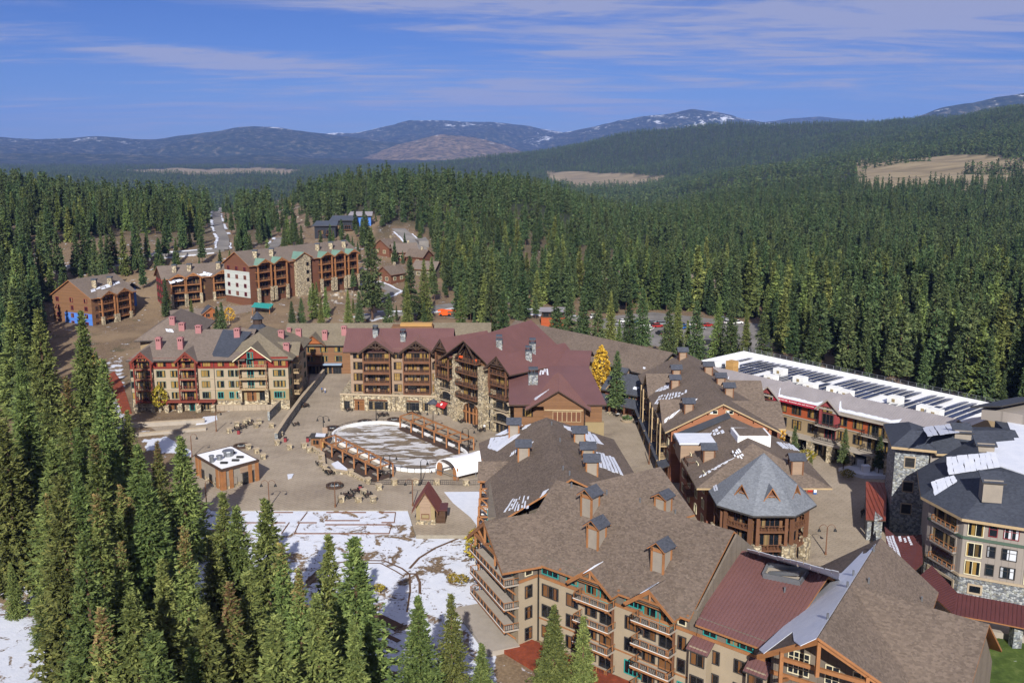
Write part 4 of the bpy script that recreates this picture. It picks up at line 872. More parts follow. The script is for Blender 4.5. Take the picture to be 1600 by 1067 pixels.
# ------------------------------------------------------------------ brown-roofed block with orange gable, stepped wing and octagonal pavilion
def brown_block():
    b = Bld('orange_gable_block', 'brown shingled block with wide orange gable wall, right of the passage', 'building', (47, 237, 0))
    b.wall([(36, 211.5), (58.4, 210.5), (60.5, 262), (36.5, 263)], -1, 13, 'brick_brown'); b.gable((48, 263.5), (47.2, 211), 12.3, 11.8, 19.1, 13, 'shingle_gable', ov=1.0, og=1.2, edge='timber_pale'); b.gwall((36, 211.2), (58.4, 210.2), 13, 18.7, 'brick_orange')
    f = Fac(b, (36, 211.5), (58.4, 210.5)); f.band(0, f.L, 7, 13.02, .1, 'brick_orange', 'gable_panel', -.1)
    for dx in (-1.9, 1.6): f.win(f.L / 2 + dx, 16.6, 1.5, .7, 1, 1, 'trim_cream', 'glass_pale', out=.25)
    for k in range(7): f.bracket(1.2 + k * 3.4, [13.4, 15.1, 16.9, 18.4, 16.9, 15.1, 13.4][k], 1.0, 'timber_brown')
    l = Fac(b, (36.5, 263), (36, 211.5))
    for i in range(9):
        for z in (4.6, 7.6, 10.5): l.win(3 + i * 5.6, z, 2.2, 1.8, 2, 1, 'trim_cream', 'glass_dark')
        l.win(3 + i * 5.6, .4, 3.4, 2.5, 3, 1, 'timber_brown', 'glass_brown')
    for x in (12, 30, 44):
        for z in (4.2, 7.2, 10.2): l.balcony(x - 2.4, x + 2.4, z, 1.8, 'timber_pale', 'rail_metal', sp=.45)
        for e in (-1, 1): l.post(x + e * 2.3, 0, 12.6, 1.7, .3, 'timber_pale')
    m = [[l.pt(0, .1, 4.2), l.pt(l.L, .1, 4.2), l.pt(l.L, 2.4, 3.4), l.pt(0, 2.4, 3.4)]]; b.slopes(m, 'shingle_slate', 'shop_canopy', .2, store=False)
    for x in (10, 22, 34, 46): l.post(x, -.1, 3.6, 2.2, .3, 'timber_pale')
    l.mini_gable(42, 5.2, 13, 17.2, 10, .8, 'shingle_gable', 'brick_brown', 'timber_pale', wall=False); l.mini_gable(16, 5.2, 13, 17.2, 10, .8, 'shingle_gable', 'brick_brown', 'timber_pale', wall=False)
    r = Fac(b, (58.4, 210.5), (60.5, 262))
    r.mini_gable(9, 6.5, 13, 17.2, 10, 3.0, 'shingle_gable', 'brick_brown', 'timber_pale'); r.mini_gable(30, 6, 13, 17, 10, 3.0, 'shingle_gable', 'brick_brown', 'timber_pale'); b.wall([r.pt(3, 0), r.pt(15, 0), r.pt(15, 2.6), r.pt(3, 2.6)], 0, 13, 'brick_brown', 'bay_wall')
    for u, v in ((1056, 588), (1054, 604), (1075, 642), (1106, 583), (1125, 601), (1138, 617), (1066, 560)): b.chimney(u, v, 1.9, 1.9, 3.0, 'brown', R(90))
    b.snow([(1027, 603), (1046, 599), (1046, 608), (1018, 614)], 5, .15, .3, .2); b.snow([(1030, 618), (1073, 605), (1075, 617), (1020, 634)], 10, .3, .4, .45); b.snow([(1082, 627), (1090, 622), (1084, 630), (1078, 634)], 1); b.snow([(1038, 661), (1050, 653), (1066, 637), (1038, 655)], 3, .3)
    # stepped wing
    w = Bld('stepped_wing', 'stepped brown roofed wing with snowy terraces between orange gable and pavilion', 'building', (48, 195, 0))
    w.wall([(37.5, 207), (61, 206), (60.5, 192), (54, 184), (38.5, 182)], -1, 10.8, 'brick_brown'); w.gable((48.6, 207.6), (48.6, 180), 12.8, 11.8, 16.6, 10.8, 'shingle_gable', ov=.9, og=.4, hip1=9, edge='timber_pale')
    w.slopes([[Vector((36.2, 210.4, 11.9)), Vector((48.4, 210.2, 17.1)), Vector((48.4, 207.4, 16.7)), Vector((36.2, 207.6, 11.2))]], 'metal_slate', 'flashing_roof', .2)
    w.wall([(35.8, 204.3), (42.8, 204.0), (42.8, 197.5), (35.8, 197.8)], 9.5, 13.6, 'wood_tan', 'terrace_bay'); w.box((35.4, 197.2, 13.6), (43.2, 204.6, 13.95), 'snow', 'terrace_snow')
    w.wall([(46.5, 199), (53.5, 198.5), (53.5, 193), (46.5, 192.4)], 12, 16.9, 'roof_white', 'plaster_box'); w.box((47, 192.9, 16.85), (53, 198.2, 17.05), 'shingle_gable', 'box_roof')
    lf = Fac(w, (37.5, 207), (38.5, 182))
    for x in (3.5, 9.5, 16, 22):
        for z in (1, 4.3, 7.6, 10): lf.win(x, z, 1.8, 1.7, 2, 1, 'trim_cream', 'glass_dark')
    for z in (4.2, 7.4, 10.4): lf.balcony(11.2, 15, z, 1.8, 'timber_brown', 'timber_brown', sp=.45)
    for u, v in ((1106, 716), (1238, 686), (1283 - 40, 733)): w.chimney(u, v, 2.2, 2.2, 3.2, 'brown', R(90))
    w.snow([(1086, 688), (1124, 664), (1135, 676), (1076, 703)], 9, .25, .4, .4); w.snow([(1095, 742), (1132, 722), (1155, 712), (1090, 750)], 8, .3, .3, .35); w.snow([(1142, 703), (1154, 699), (1166, 716), (1150, 722)], 4, .3, .3, .4)
    w.snow([(1210, 690), (1236, 693), (1250, 705), (1222, 700)], 7, .25, .2)
    # octagonal pavilion
    o = Bld('octagon_pavilion', 'octagonal grey shingled pavilion with pointed dormers and stone corner piers', 'building', (47, 173.7, 0)); C = Vector((47, 173.7)); K = R(22.5)
    oc = lambda r, i: C + Vector((math.cos(i * math.pi / 4 + K), math.sin(i * math.pi / 4 + K))) * r
    o.wall([oc(7.0, i) for i in range(8)], -1, 11, 'wood_brown'); o.slopes([[Vector((*oc(10, i), 10.7)), Vector((*oc(10, i + 1), 10.7)), Vector((C.x, C.y, 19.5))] for i in range(8)], 'shingle_grey', t=.35)
    for i in (4, 5, 6, 7, 3):
        f = Fac(o, oc(7.0, i), oc(7.0, i + 1)); x = f.L / 2
        for z in (3.6, 7.2): f.balcony(.1, f.L - .1, z, 1.7, 'timber_brown', 'timber_brown', sp=.6, top='timber_brown'); f.win(x, z + .2, 3.4, 2.3, 4, 1, 'timber_brown', 'glass_dark')
        f.win(x, .3, 3.6, 2.5, 4, 1, 'timber_brown', 'glass_dark'); f.band(-.5, f.L + .5, 10.0, 10.5, 1.8, 'timber_brown', 'beam', 1.4)
        for e in (.1, f.L - .1): f.post(e, 4.5, 10.2, 1.5, .6, 'timber_brown'); f.post(e, -.5, 4.5, 1.5, 1.5, 'stone_warm', 'stone_pier')
        if i in (4, 5, 6):
            for e, g in ((x, 1),): o.gable(f.pt(x, .2), f.pt(x, -4.6), 1.9, 1.9, 15.2, 12.2, 'shingle_grey', .45, .5, edge='timber_orange', name='dormer_roof'); o.gwall(f.pt(x - 1.5, -.1), f.pt(x + 1.5, -.1), 12.4, 14.7, 'wood_rust', 'dormer_wall'); f.win(x, 12.5, 1.3, .8, 2, 1, 'timber_orange', 'glass_brown', out=.15)
    o.snow([(1114, 760), (1120, 757), (1123, 766), (1117, 768)], 2, .2)
    # low brown roofed kiosk beside it
    k = Bld('ticket_hut', 'low brown roofed hut with red signs right of the pavilion', 'hut', (65, 206, 0)); k.wall([(63.3, 204.4), (66.8, 204.4), (66.8, 209), (63.3, 209)], -.5, 3.6, 'brick_brown')
    k.slopes([[at(1240, 722, 6.4), at(1268, 723, 6.4), at(1277, 752, 3.5), at(1246, 752, 3.5)]], 'shingle_gable', t=.25); f = Fac(k, (62.6, 204.4), (67.3, 204.4)); f.win(1.6, .6, 1.5, 1.8, 2, 1, 'timber_brown', 'glass_dark'); f.band(2.8, 3.9, .6, 2.8, .3, 'paint_red', 'sign_panel'); f.band(4.0, 4.7, .1, 2.4, .5, 'paint_blue', 'sign_panel'); f.band(4.05, 4.65, .5, 2.0, .53, 'paint_white', 'sign_panel', .5)
brown_block()

# ------------------------------------------------------------------ orange and tan hotel with solar roof
def solar_hotel():
    b = Bld('solar_hotel', 'orange and tan hotel with white flat roof full of solar panels', 'building', (88, 250, 0)); d = Vector((.645, -.765)).normalized(); n = Vector((.765, .645)).normalized()
    g = lambda s, o: d * s + n * o
    S0, S1 = -176, -97; b.wall([g(S0, 207.2), g(S1, 207.2), g(S1, 236), g(S0, 240)], -1, 12.2, 'stucco_tan'); f = Fac(b, g(S0, 207.2), g(S1, 207.2)); X = lambda u, v=650: f.su(u, v)
    f.band(0, f.L, 8.6, 12.15, .1, 'clad_orange', 'upper_cladding', -.1); f.band(0, f.L, 8.35, 8.6, .2, 'concrete', 'trim_band')
    v3 = lambda s, o, z: Vector((*g(s, o), z))
    b.slopes([[v3(S0, 211.5, 15.6), v3(S1 + 1, 211.5, 15.6), v3(S1 + 1, 205.6, 12.9), v3(S0, 205.6, 12.9)], [v3(S0, 214.5, 14.0), v3(S1 + 1, 214.5, 14.0), v3(S1 + 1, 211.5, 15.6), v3(S0, 211.5, 15.6)]], 'metal_grey', ribs=.6, edge='concrete')
    b.wall([g(S0, 212.5), g(S1, 212.5), g(S1, 237), g(S0, 241)], 12.2, 13.3, 'roof_white', 'flat_roof')
    m = MB()
    for p, q in ((g(S0, 240.5), g(S1, 236.6)), (g(S1 - .3, 213), g(S1 - .3, 236)), (g(S0 + .3, 213), g(S0 + .3, 240))): m.bar((*p, 13.6), (*q, 13.6), .6, 1.0)
    b.part(m, 'parapet', 'roof_white'); m = MB()
    for k in range(36):
        t = k / 35; p = g(S0, 240.6).lerp(g(S1, 236.7), t); m.box(p.x - .05, p.y - .05, 14, p.x + .05, p.y + .05, 15.2)
    for z in (14.6, 15.2): m.bar((*g(S0, 240.6), z), (*g(S1, 236.7), z), .07, .07)
    b.part(m, 'roof_railing', 'steel'); sol = MB(); sol.slab([(-.85, 0, .25), (.85, 0, .5), (.85, 9.0, .5), (-.85, 9.0, .25)], .08); sm = sol.mesh('solar_panel', mt['solar']); o = WORLD[b.root.name]; ang = math.atan2(n.y, n.x) - math.pi / 2
    skip = {(7, 0), (15, 0), (16, 1), (24, 0), (25, 0), (31, 1)}
    for k in range(36):
        for j in range(2):
            if (k, j) in skip or random.random() < .06: continue
            s = S0 + 6 + k * 2.02; p = g(s, 217.2 + j * 9.6); link('solar_panel', sm, b.root, (p.x - o[0], p.y - o[1], 13.3 - o[2]), ang)
    um = MB().box(-1.6, -1.2, 0, 1.6, 1.2, 2.0).mesh('roof_unit', mt['unit_white']); vm = MB().box(-.4, -1.26, .7, .4, -1.2, 1.5).mesh('grille', mt['olive_wall'])
    for s, o_ in ((-170, 219), (-166, 222), (-152, 225), (-149, 216.5), (-143, 221), (-137, 216.5), (-131, 218), (-127, 217), (-116, 221), (-107, 218), (-104, 217)):
        p = g(s, o_); q = link('roof_unit', um, b.root, (p.x - o[0], p.y - o[1], 13.3 - o[2]), ang); link('grille', vm, q)
    b.wall([g(-163, 215), g(-160.5, 215), g(-160.5, 217.4), g(-163, 217.4)], 13, 17, 'plywood', 'lift_shaft')
    # facade
    for uc in (1201, 1299):
        x = X(uc + (4 if uc < 1250 else 0)); b.wall([f.pt(x - 2.5, -.1), f.pt(x + 2.5, -.1), f.pt(x + 2.5, 1.4), f.pt(x - 2.5, 1.4)], 8.6, 13.4, 'clad_red', 'red_bay'); f.mini_gable(x, 2.6, 13.2, 15.4, 7, 1.4, 'metal_grey', 'clad_red', 'concrete', ov=.8, og=.8, ribs=.6)
        f.win(x, 12.0, 2.8, 1.2, 3, 1, 'timber_dark', 'glass_amber', out=1.4); f.win(x, 9.0, 2.8, 2.5, 3, 1, 'timber_dark', 'glass_dark', out=1.4); f.win(x, 5.2, 2.8, 2.4, 3, 1, 'trim_maroon', 'glass_dark', out=.02)
        for z in (8.6, 5.0): f.balcony(x - 2.8, x + 2.8, z, 2.6, 'concrete', 'rail_metal', sp=.45)
    for u0, u1 in ((1216, 1229), (1239, 1252), (1264, 1278), (1312, 1325), (1336, 1350), (1172, 1184)):
        f.wu(u0, u1, 640, 9.3, 2.1, nx=3, fm='trim_dark', pm='glass_amber', out=.12); f.wu(u0, u1, 655, 5.5, 2.1, nx=3, ny=2, fm='trim_dark', pm='glass_amber')
    for u in (1370, 1392):
        x = X(u)
        for z in (8.6, 5.0): f.balcony(x - 2.6, x + 2.6, z, 1.9, 'concrete', 'rail_metal', sp=.45); f.win(x, z + .1, 3.4, 2.4, 4, 1, 'trim_dark', 'glass_amber', out=.12 if z > 8 else 0)
    for a, c in ((X(1211), X(1283)), (X(1306), X(1408)), (X(1130), X(1190))):
        f.band(a, c, 12.0, 13.1, 1.6, 'concrete', 'fascia', .05)
    m = MB()
    sg = f.band(X(1211) + .3, X(1281), 12.05, 13.05, 1.68, 'sign_red', 'banner', 1.6)
    cu = bpy.data.curves.new('lettering', 'FONT'); cu.body = '\u2022 NORTHSTAR.  Encounter your path here now'; cu.size = .62; cu.extrude = .01; ob = bpy.data.objects.new('tmp', cu); COL.objects.link(ob); bpy.context.view_layer.update()
    me = bpy.data.meshes.new_from_object(ob.evaluated_get(bpy.context.evaluated_depsgraph_get())); bpy.data.objects.remove(ob)
    vs = [v.co.copy() for v in me.vertices]; wd = max(v.x for v in vs); k = (X(1280) - X(1212) - 1.2) / wd
    for v in me.vertices: p = f.pt(X(1212) + .6 + v.co.x * k, 1.69 + v.co.z, 12.42 + v.co.y * .95); v.co = p - Vector(WORLD[b.root.name])
    me.materials.clear(); me.materials.append(mt['paint_white']); link('lettering', me, b.root)
    f.band(X(1205), f.L, 4.1, 4.55, 3.0, 'concrete', 'arcade_canopy')
    for u in (1212, 1250, 1276, 1308, 1340, 1372, 1400): f.post(X(u, 680), -.2, 4.2, 2.5, 1.4, 'stone_warm', 'stone_pier')
    for u in (1230, 1262, 1292, 1324, 1356, 1386): f.win(X(u, 690), .3, 5.2, 3.0, 5, 1, 'trim_dark', 'glass_dark')
    f.band(X(1225, 680), X(1238, 680), 3.3, 4.0, 3.1, 'awning_blue', 'shop_sign', 3.0)
    # snow curling along the metal eaves
    for a, c, pk in ((X(1211), X(1283), 2), (X(1306), X(1408), 2), (X(1130), X(1192), 1)):
        r_ = random.Random(int(a * 10)); k = 26; lo, hi = [], []
        for i in range(k + 1):
            t = i / k; sx = (a + (c - a) * t); wd = .9 + .35 * r_.random() + 2.6 * max(0, 1 - t * 9) + 1.2 * max(0, 1 - (1 - t) * 10); q = lambda w_: f.pt(sx, 1.62 - w_ * .91, 13.05 + w_ * .415)
            lo.append(q(0)); hi.append(q(min(wd, 4.5)))
        m = MB(); [m.slab([lo[i], lo[i + 1], hi[i + 1], hi[i]], .11) for i in range(k)]; b.part(m, 'eave_snow', 'snow')
    for q, nn in () and (([(1221, 609), (1282, 622), (1280, 634), (1213, 616)], 10), ([(1312, 626), (1392, 648), (1406, 657), (1308, 640)], 12), ([(1160, 585), (1200, 596), (1190, 607), (1152, 599)], 6)): b.snow(q, nn, 0.0, .75)
solar_hotel()

# ------------------------------------------------------------------ grey hotel with stone tower (right)
def grey_hotel():
    t = Bld('stone_tower', 'grey fieldstone stair tower with three small windows and slate roof', 'tower', (80, 188, 0)); T0, T1, T2, T3 = Vector((75.4, 183.2)), Vector((81.2, 181.1)), Vector((84.6, 192.8)), Vector((78.6, 195))
    t.wall([T0, T1, T2, T3], -1, 18.2, 'stone_grey'); f = Fac(t, T0, T1)
    for z, du in ((14.0, 0), (9.0, 0), (4.4, 0)): f.band(1.75, 3.85, z - .4, z + 1.95, .14, 'cap_stone', 'stone_surround'); f.win(2.8, z, 1.5, 1.6, 1, 2, 'trim_dark', 'black_iron', out=.16)
    c = (T0 + T1 + T2 + T3) / 4; e = [c + (p - c) * 1.32 for p in (T0, T1, T2, T3)]; a, z1 = (e[0] + e[3]) / 2, 20.6
    r0 = c + (T3 - T0).normalized() * -2.6; r1 = c + (T3 - T0).normalized() * 2.6; v = lambda p, z: Vector((p.x, p.y, z))
    t.slopes([[v(e[0], 18.2), v(e[1], 18.2), v(r0, z1)], [v(e[1], 18.2), v(e[2], 18.2), v(r1, z1), v(r0, z1)], [v(e[2], 18.2), v(e[3], 18.2), v(r1, z1)], [v(e[3], 18.2), v(e[0], 18.2), v(r0, z1), v(r1, z1)]], 'shingle_dark', t=.5, edge='timber_pale')
    t.slopes([[v(r0, 20.2), Vector((100, 186, 20.2)), Vector((99, 178.5, 17.6)), v(e[1], 17.6)], [Vector((100, 186, 20.2)), v(r0, 20.2), v(e[3], 17.6), Vector((101, 197, 17.6))]], 'shingle_dark', 'link_roof', .4, 'timber_pale')
    t.snow([(1440, 668), (1492, 660), (1500, 676), (1450, 682)], 6, .06, .1, t=.05)
    h = Bld('grey_hotel', 'pale grey clad hotel with stone base and dark slate roofs at the right', 'building', (90, 160, 0)); P = [Vector(p) for p in ((73.6, 162.4), (75.9, 154.0), (83.8, 150.0), (112, 136.5))]
    bk = [Vector((124, 165)), Vector((110, 205)), Vector((86, 196)), Vector((82.5, 181)), Vector((78.5, 176))]
    fp = P + bk; h.wall(fp, -2, 4.3, 'stone_grey', 'stone_base'); h.wall(fp, 4.3, 15, 'clad_grey'); h.wall([(81.4, 180.9), (83, 186), (97, 181.5), (95, 175)], 2, 17.4, 'clad_grey', 'upper_wall')
    E = [Vector(p) for p in ((72.4, 163.4), (75.0, 153.0), (83.3, 148.8), (113, 134.6))]; I = [Vector(p) for p in ((84.5, 168), (85.3, 160.8), (89.0, 157.8), (117, 144.5))]
    pol = [[v(E[i], 14.8), v(E[i + 1], 14.8), v(I[i + 1], 20.3), v(I[i], 20.3)] for i in range(3)] + [[v(E[0], 14.8), v(I[0], 20.3), Vector((90, 181, 20.3)), Vector((77.5, 177.5, 14.8))]]
    h.slopes(pol, 'shingle_dark', t=.5, edge='timber_pale'); fl = [v(I[0], 19.2), v(I[1], 19.2), v(I[2], 19.2), v(I[3], 19.2), Vector((126, 170, 19.2)), Vector((110, 203, 19.2)), Vector((101, 196, 19.2)), Vector((98, 181, 19.2)), Vector((90, 181, 19.2))]
    h.wall([(p.x, p.y) for p in fl], 14.5, 19.2, 'shingle_dark', 'flat_roof')
    h.wall([(87, 167.5), (90.5, 160.5), (117, 147), (124, 168), (113, 186), (110, 197), (103, 195), (98, 182), (90.5, 180)], 19.2, 19.36, 'snow', 'roof_snow'); h.wall([(99, 198), (112, 205), (118, 190), (113, 186)], 19, 21.4, 'clad_grey', 'penthouse')
    h.slopes([[Vector((97, 199, 21.5)), Vector((111, 207, 21.5)), Vector((114, 201, 23)), Vector((101, 194, 23))]], 'shingle_dark', 'penthouse_roof', .3)
    for u, vv in ((1546, 758), (1535, 700), (1500, 680)):
        q = at(u, vv, 19.6); h.wall([(q.x - 1.5, q.y - 1), (q.x + 1.5, q.y - 1.6), (q.x + 1.9, q.y + .6), (q.x - 1.1, q.y + 1.2)], 17, 20.9, 'panel_taupe', 'chimney'); h.slopes([[Vector((q.x - 1.9, q.y - 1.3, 20.6)), Vector((q.x + 1.8, q.y - 2.1, 20.6)), Vector((q.x + 2.3, q.y + .9, 21.8)), Vector((q.x - 1.4, q.y + 1.6, 21.8))]], 'shingle_dark', 'chimney_lid', .2, store=False)
    for q, k in (([(1478, 713), (1556, 706), (1562, 730), (1482, 742)], 9), ([(1455, 752), (1490, 742), (1496, 752), (1460, 775)], 5)): h.snow(q, k, .02, .06, t=.05)
    g = Fac(h, (80, 180.5), (78.5, 176)); fr = Fac(h, P[1], P[2]); f2 = Fac(h, P[2], P[3]); ch = Fac(h, P[0], P[1])
    for z in (4.7, 7.9, 11.6):
        ch.win(ch.L / 2, z + .1, 5.6, 2.2, 1, 1, 'panel_taupe', 'glass_dark', fw=.3); ch.balcony(1.6, ch.L - 1.2, z, .7, 'clad_grey', 'timber_orange', sp=1.2, rh=.9)
        tm_ = 'trim_maroon' if z > 10 else 'trim_dark'; fr.win(1.9, z + .1, 2.2, 2.3, 2, 1, 'trim_cream', 'glass_amber', fw=.14); fr.win(4.5, z + .5, 1.1, 1.8, 1, 2, tm_, 'glass_pale'); fr.win(7.2, z + .5, 2.1, 1.8, 2, 2, tm_, 'glass_pale')
        for k in range(4):
            x = 1.6 + k * 7; f2.win(x + .4, z + .1, 2.2, 2.3, 2, 1, 'trim_cream', 'glass_amber', fw=.14); f2.win(x + 3.2, z + .5, 1.3, 1.7, 1, 2, 'trim_maroon' if z > 10 else 'trim_dark', 'glass_pale'); f2.win(x + 6, z + .5, 2.4, 1.8, 2, 2, 'trim_maroon' if z > 10 else 'trim_dark', 'glass_pale')
    for q in (ch, fr, f2): q.band(0, q.L, 10.9, 11.35, .2, 'trim_green', 'belt_course'); q.band(0, q.L, 4.1, 4.5, .2, 'cap_stone', 'belt_course')
    fr.win(2.6, 1.6, 1.7, 1.2, 1, 1, 'cap_stone', 'glass_dark', fw=.3); ch.win(ch.L / 2, 1.4, 6, 1.1, 1, 1, 'cap_stone', 'glass_dark', fw=.4)
    # maroon metal canopies
    c = Bld('metal_canopy', 'maroon metal canopy roof along the grey hotel base', 'canopy', (80, 145, 0))
    c.slopes([[at(1456, 883, 5.4), at(1496, 926, 5.0), at(1490, 960, 3.6), at(1430, 905, 3.8)], [at(1496, 926, 5.0), at(1720, 968, 5.0), at(1720, 1005, 3.6), at(1545, 970, 3.6), at(1490, 960, 3.6)]], 'metal_maroon', t=.2, ribs=.6, edge='timber_orange')
    for u, w_ in ((1588, 985), (1700, 1000)): q = at(u, w_, 2); c.wall([(q.x - .7, q.y - .7), (q.x + .7, q.y - .7), (q.x + .7, q.y + .7), (q.x - .7, q.y + .7)], -2, 3.6, 'stone_grey', 'stone_pier')
    c.wall([(q.x, q.y) for q in (at(1470, 950, 2), at(1560, 972, 2), at(1720, 1000, 2), at(1720, 985, 2), at(1560, 957, 2))], -2, .3, 'concrete', 'terrace')
    k = Bld('entry_arcade', 'rust red metal roofed arcade at the foot of the stone tower', 'arcade', (70, 190, 0)); q = [at(1353, 752, 5.6), at(1386, 754, 5.6), at(1384, 813, 4.6), at(1353, 812, 4.2)]
    k.slopes([q], 'metal_rust', t=.25, ribs=.8, edge='timber_dark'); s = [(p.x, p.y) for p in q]; k.wall([(s[1][0] - 2, s[1][1]), (s[1][0] - .4, s[1][1]), (s[2][0] - .4, s[2][1] + .5), (s[2][0] - 2, s[2][1] + .5)], -.5, 4.6, 'stone_grey')
    for e in (0.02, .33, .66, .98): p = q[0].lerp(q[3], e); k.wall([(p.x + .2, p.y - .4), (p.x + 1, p.y - .4), (p.x + 1, p.y + .4), (p.x + .2, p.y + .4)], -.5, 4.1, 'stone_grey', 'stone_pier')
    k.slopes([[at(1382, 822, 5.0), at(1400, 838, 5.0), at(1420, 900, 4.0), at(1392, 905, 3.6)], [at(1400, 838, 5.0), at(1440, 835, 5.6), at(1442, 880, 4.4), at(1420, 900, 4.0)]], 'metal_maroon', 'lower_roof', .2, 'timber_dark', ribs=.6)
    k.snow([(1384, 838), (1396, 836), (1416, 890), (1400, 892)], 3, .2, .1); k.snow([(1402, 838), (1420, 836), (1436, 870), (1418, 882)], 3, .3, .2, .35)
grey_hotel()

# ------------------------------------------------------------------ big front lodge
def front_lodge():
    b = Bld('front_lodge', 'large tan lodge with brown shingle roofs, orange timber trusses and teal windows in front', 'building', (14, 160, -3))
    z0 = -4
    b.wall([(-4.4, 201), (-4.2, 158), (10, 160), (23, 172), (21, 203)], z0, 13, 'wood_grey')
    b.gable((6.4, 203), (10, 157), 15, 12.6, 20.5, 13, 'shingle_brown', ov=1.0, og=.5, hip0=9, edge='timber_orange'); b.gable((10.4, 157), (26, 167), 8.5, 8.5, 18.9, 13.4, 'shingle_gable', ov=.8, edge='timber_orange'); b.wall([(8, 160), (14, 150), (29, 160), (25, 174)], z0, 13.4, 'wood_grey', 'rear_wing_wall')
    W0, W1 = Vector((4.2, 144.8)), Vector((25.9, 125.7)); f = Fac(b, W0, W1); n = f.n
    bk0, bk1 = W0 - n * 22, W1 - n * 22
    b.wall([W0, W1, bk1, bk0], z0, 8.6, 'stucco_beige'); b.wall([f.pt(-.02, -.0), f.pt(f.L + .0, 0), bk1, bk0], 8.6, 12, 'wood_grey', 'upper_wall')
    r0 = Vector((10, 153.9)); r1 = Vector((32.2, 134.2)); b.gable(r0 - f.d * 3, r1, 11.5, 10.6, 20.5, 11.9, 'shingle_brown', ov=1.1, og=.4, edge='timber_orange')
    b.gwall(W1 + n * .0, bk1, 11.9, 20.1, 'wood_grey', frac=.485)
    FZ_ = [(-3.0, 0), (-.1, 1), (3.4, 2), (8.95, 3)]
    # truss gable on the left corner
    G0, G1 = Vector((-4.6, 155.6)), Vector((1.0, 142.2)); g = Fac(b, G0, G1); b.wall([G0, G1, W0, (9, 150), (6, 160)], z0, 8.6, 'stucco_beige', 'corner_wall'); b.wall([G0, G1, W0, (9, 150), (6, 160)], 8.6, 11.5, 'wood_grey', 'corner_upper_wall')
    xm = g.L / 2; g.mini_gable(xm, g.L / 2 - .2, 11.5, 16.5, 10, 1.8, 'shingle_brown', 'wood_grey', 'timber_orange', ov=.9, og=1.2, wall=False); b.gwall(g.pt(.4, .1), g.pt(g.L - .4, .1), 11.5, 16, 'wood_grey')
    m = MB(); o = 2.8; dz = 5 / (g.L / 2 - .2)
    for e in (-1, 1): m.bar(g.pt(xm + e * (g.L / 2 + .6), o, 10.6), g.pt(xm, o, 16), .4, .5); m.bar(g.pt(xm + e * .3, o, 12.6), g.pt(xm + e * 3, o, 13.7), .3, .34); m.bar(g.pt(xm + e * 4.4, o, 10.6), g.pt(xm + e * 4.4, o, 12.6), .34, .34)
    m.bar(g.pt(xm - 4.6, o, 12.5), g.pt(xm + 4.6, o, 12.5), .36, .4); m.bar(g.pt(xm, o, 12.4), g.pt(xm, o, 16), .36, .36); b.part(m, 'truss', 'timber_orange')
    for x in (2.4, 5.2, 8.2, 11.2): g.win(x, 8.9, 2.2, 2.3, 2, 2, 'trim_teal', 'glass_dark')
    for x in (4, 7, 10): g.win(x, 11.9, 2.2, 1.3 + (1.2 if x == 7 else 0), 2, 1, 'trim_teal', 'glass_dark')
    for z in (8.3, 4.4, .7):
        g.balcony(-.4, g.L + .2, z, 2.6, 'concrete', 'rail_metal', top='timber_orange', sp=.3, slabt=.26); g.band(-.5, g.L + .3, z - .32, z - .01, 2.64, 'timber_orange', 'beam', 2.4); g.band(-.6, g.L + .4, z + .02, z + .12, 2.66, 'trim_white', 'deck_edge', 2.52)
        for k in range(4): g.bracket(.8 + k * 4.2, z - .4, 2.4, 'timber_orange', .3)
        if z < 8:
            for x in (2.6, 7, 11.4): g.win(x, z + .2, 2.8, 2.2, 3, 1, 'trim_dark', 'glass_brown')
    b.wall([g.pt(-1, 5.4), g.pt(g.L + .6, 5.4), g.pt(g.L + .6, 0), g.pt(-1, 0)], -5, -2.02, 'concrete', 'terrace')
    c = Fac(b, G1, W0)
    for z, k in ((9.2, 'trim_cream'), (5.4, 'trim_dark'), (1.8, 'trim_dark'), (-1.8, 'trim_dark')): c.win(c.L / 2, z, 1.3, 1.9, 1, 2, k, 'glass_brown')
    c.band(0, c.L, 8.3, 8.75, .15, 'timber_orange', 'belt_course'); f.band(0, f.L, 8.3, 8.75, .15, 'timber_orange', 'belt_course'); f.band(0, f.L, 1.2, 1.4, .1, 'timber_orange', 'belt_course'); f.post(.15, z0, 11.2, .15, .2, 'black_iron', 'downspout')
    X = lambda u, v=900: f.su(u, v)
    for u0, u1, nx in ((848, 872, 3), (886, 903, 2)):
        f.wu(u0, u1, 900, 9.2, 1.9, nx=nx, ny=2, fm='trim_teal', pm='glass_dark')
        for z in (5.4, 1.9, -1.7): f.wu(u0, u1, 930, z, 1.9, nx=nx, fm='trim_dark', pm='glass_brown')
    for u0, u1, nx in ((978, 1004, 4), (1062, 1073, 1)):
        f.wu(u0, u1, 935, 9.2, 1.9, nx=nx, ny=2, fm='trim_teal' if nx > 1 else 'trim_cream', pm='glass_dark')
        for z in (5.4, 1.9): f.wu(u0, u1, 960, z, 1.9, nx=nx, fm='trim_dark', pm='glass_brown')
        f.wu(u0, u1, 990, -1.8, 2.0, nx=nx, fm='trim_teal', pm='glass_dark')
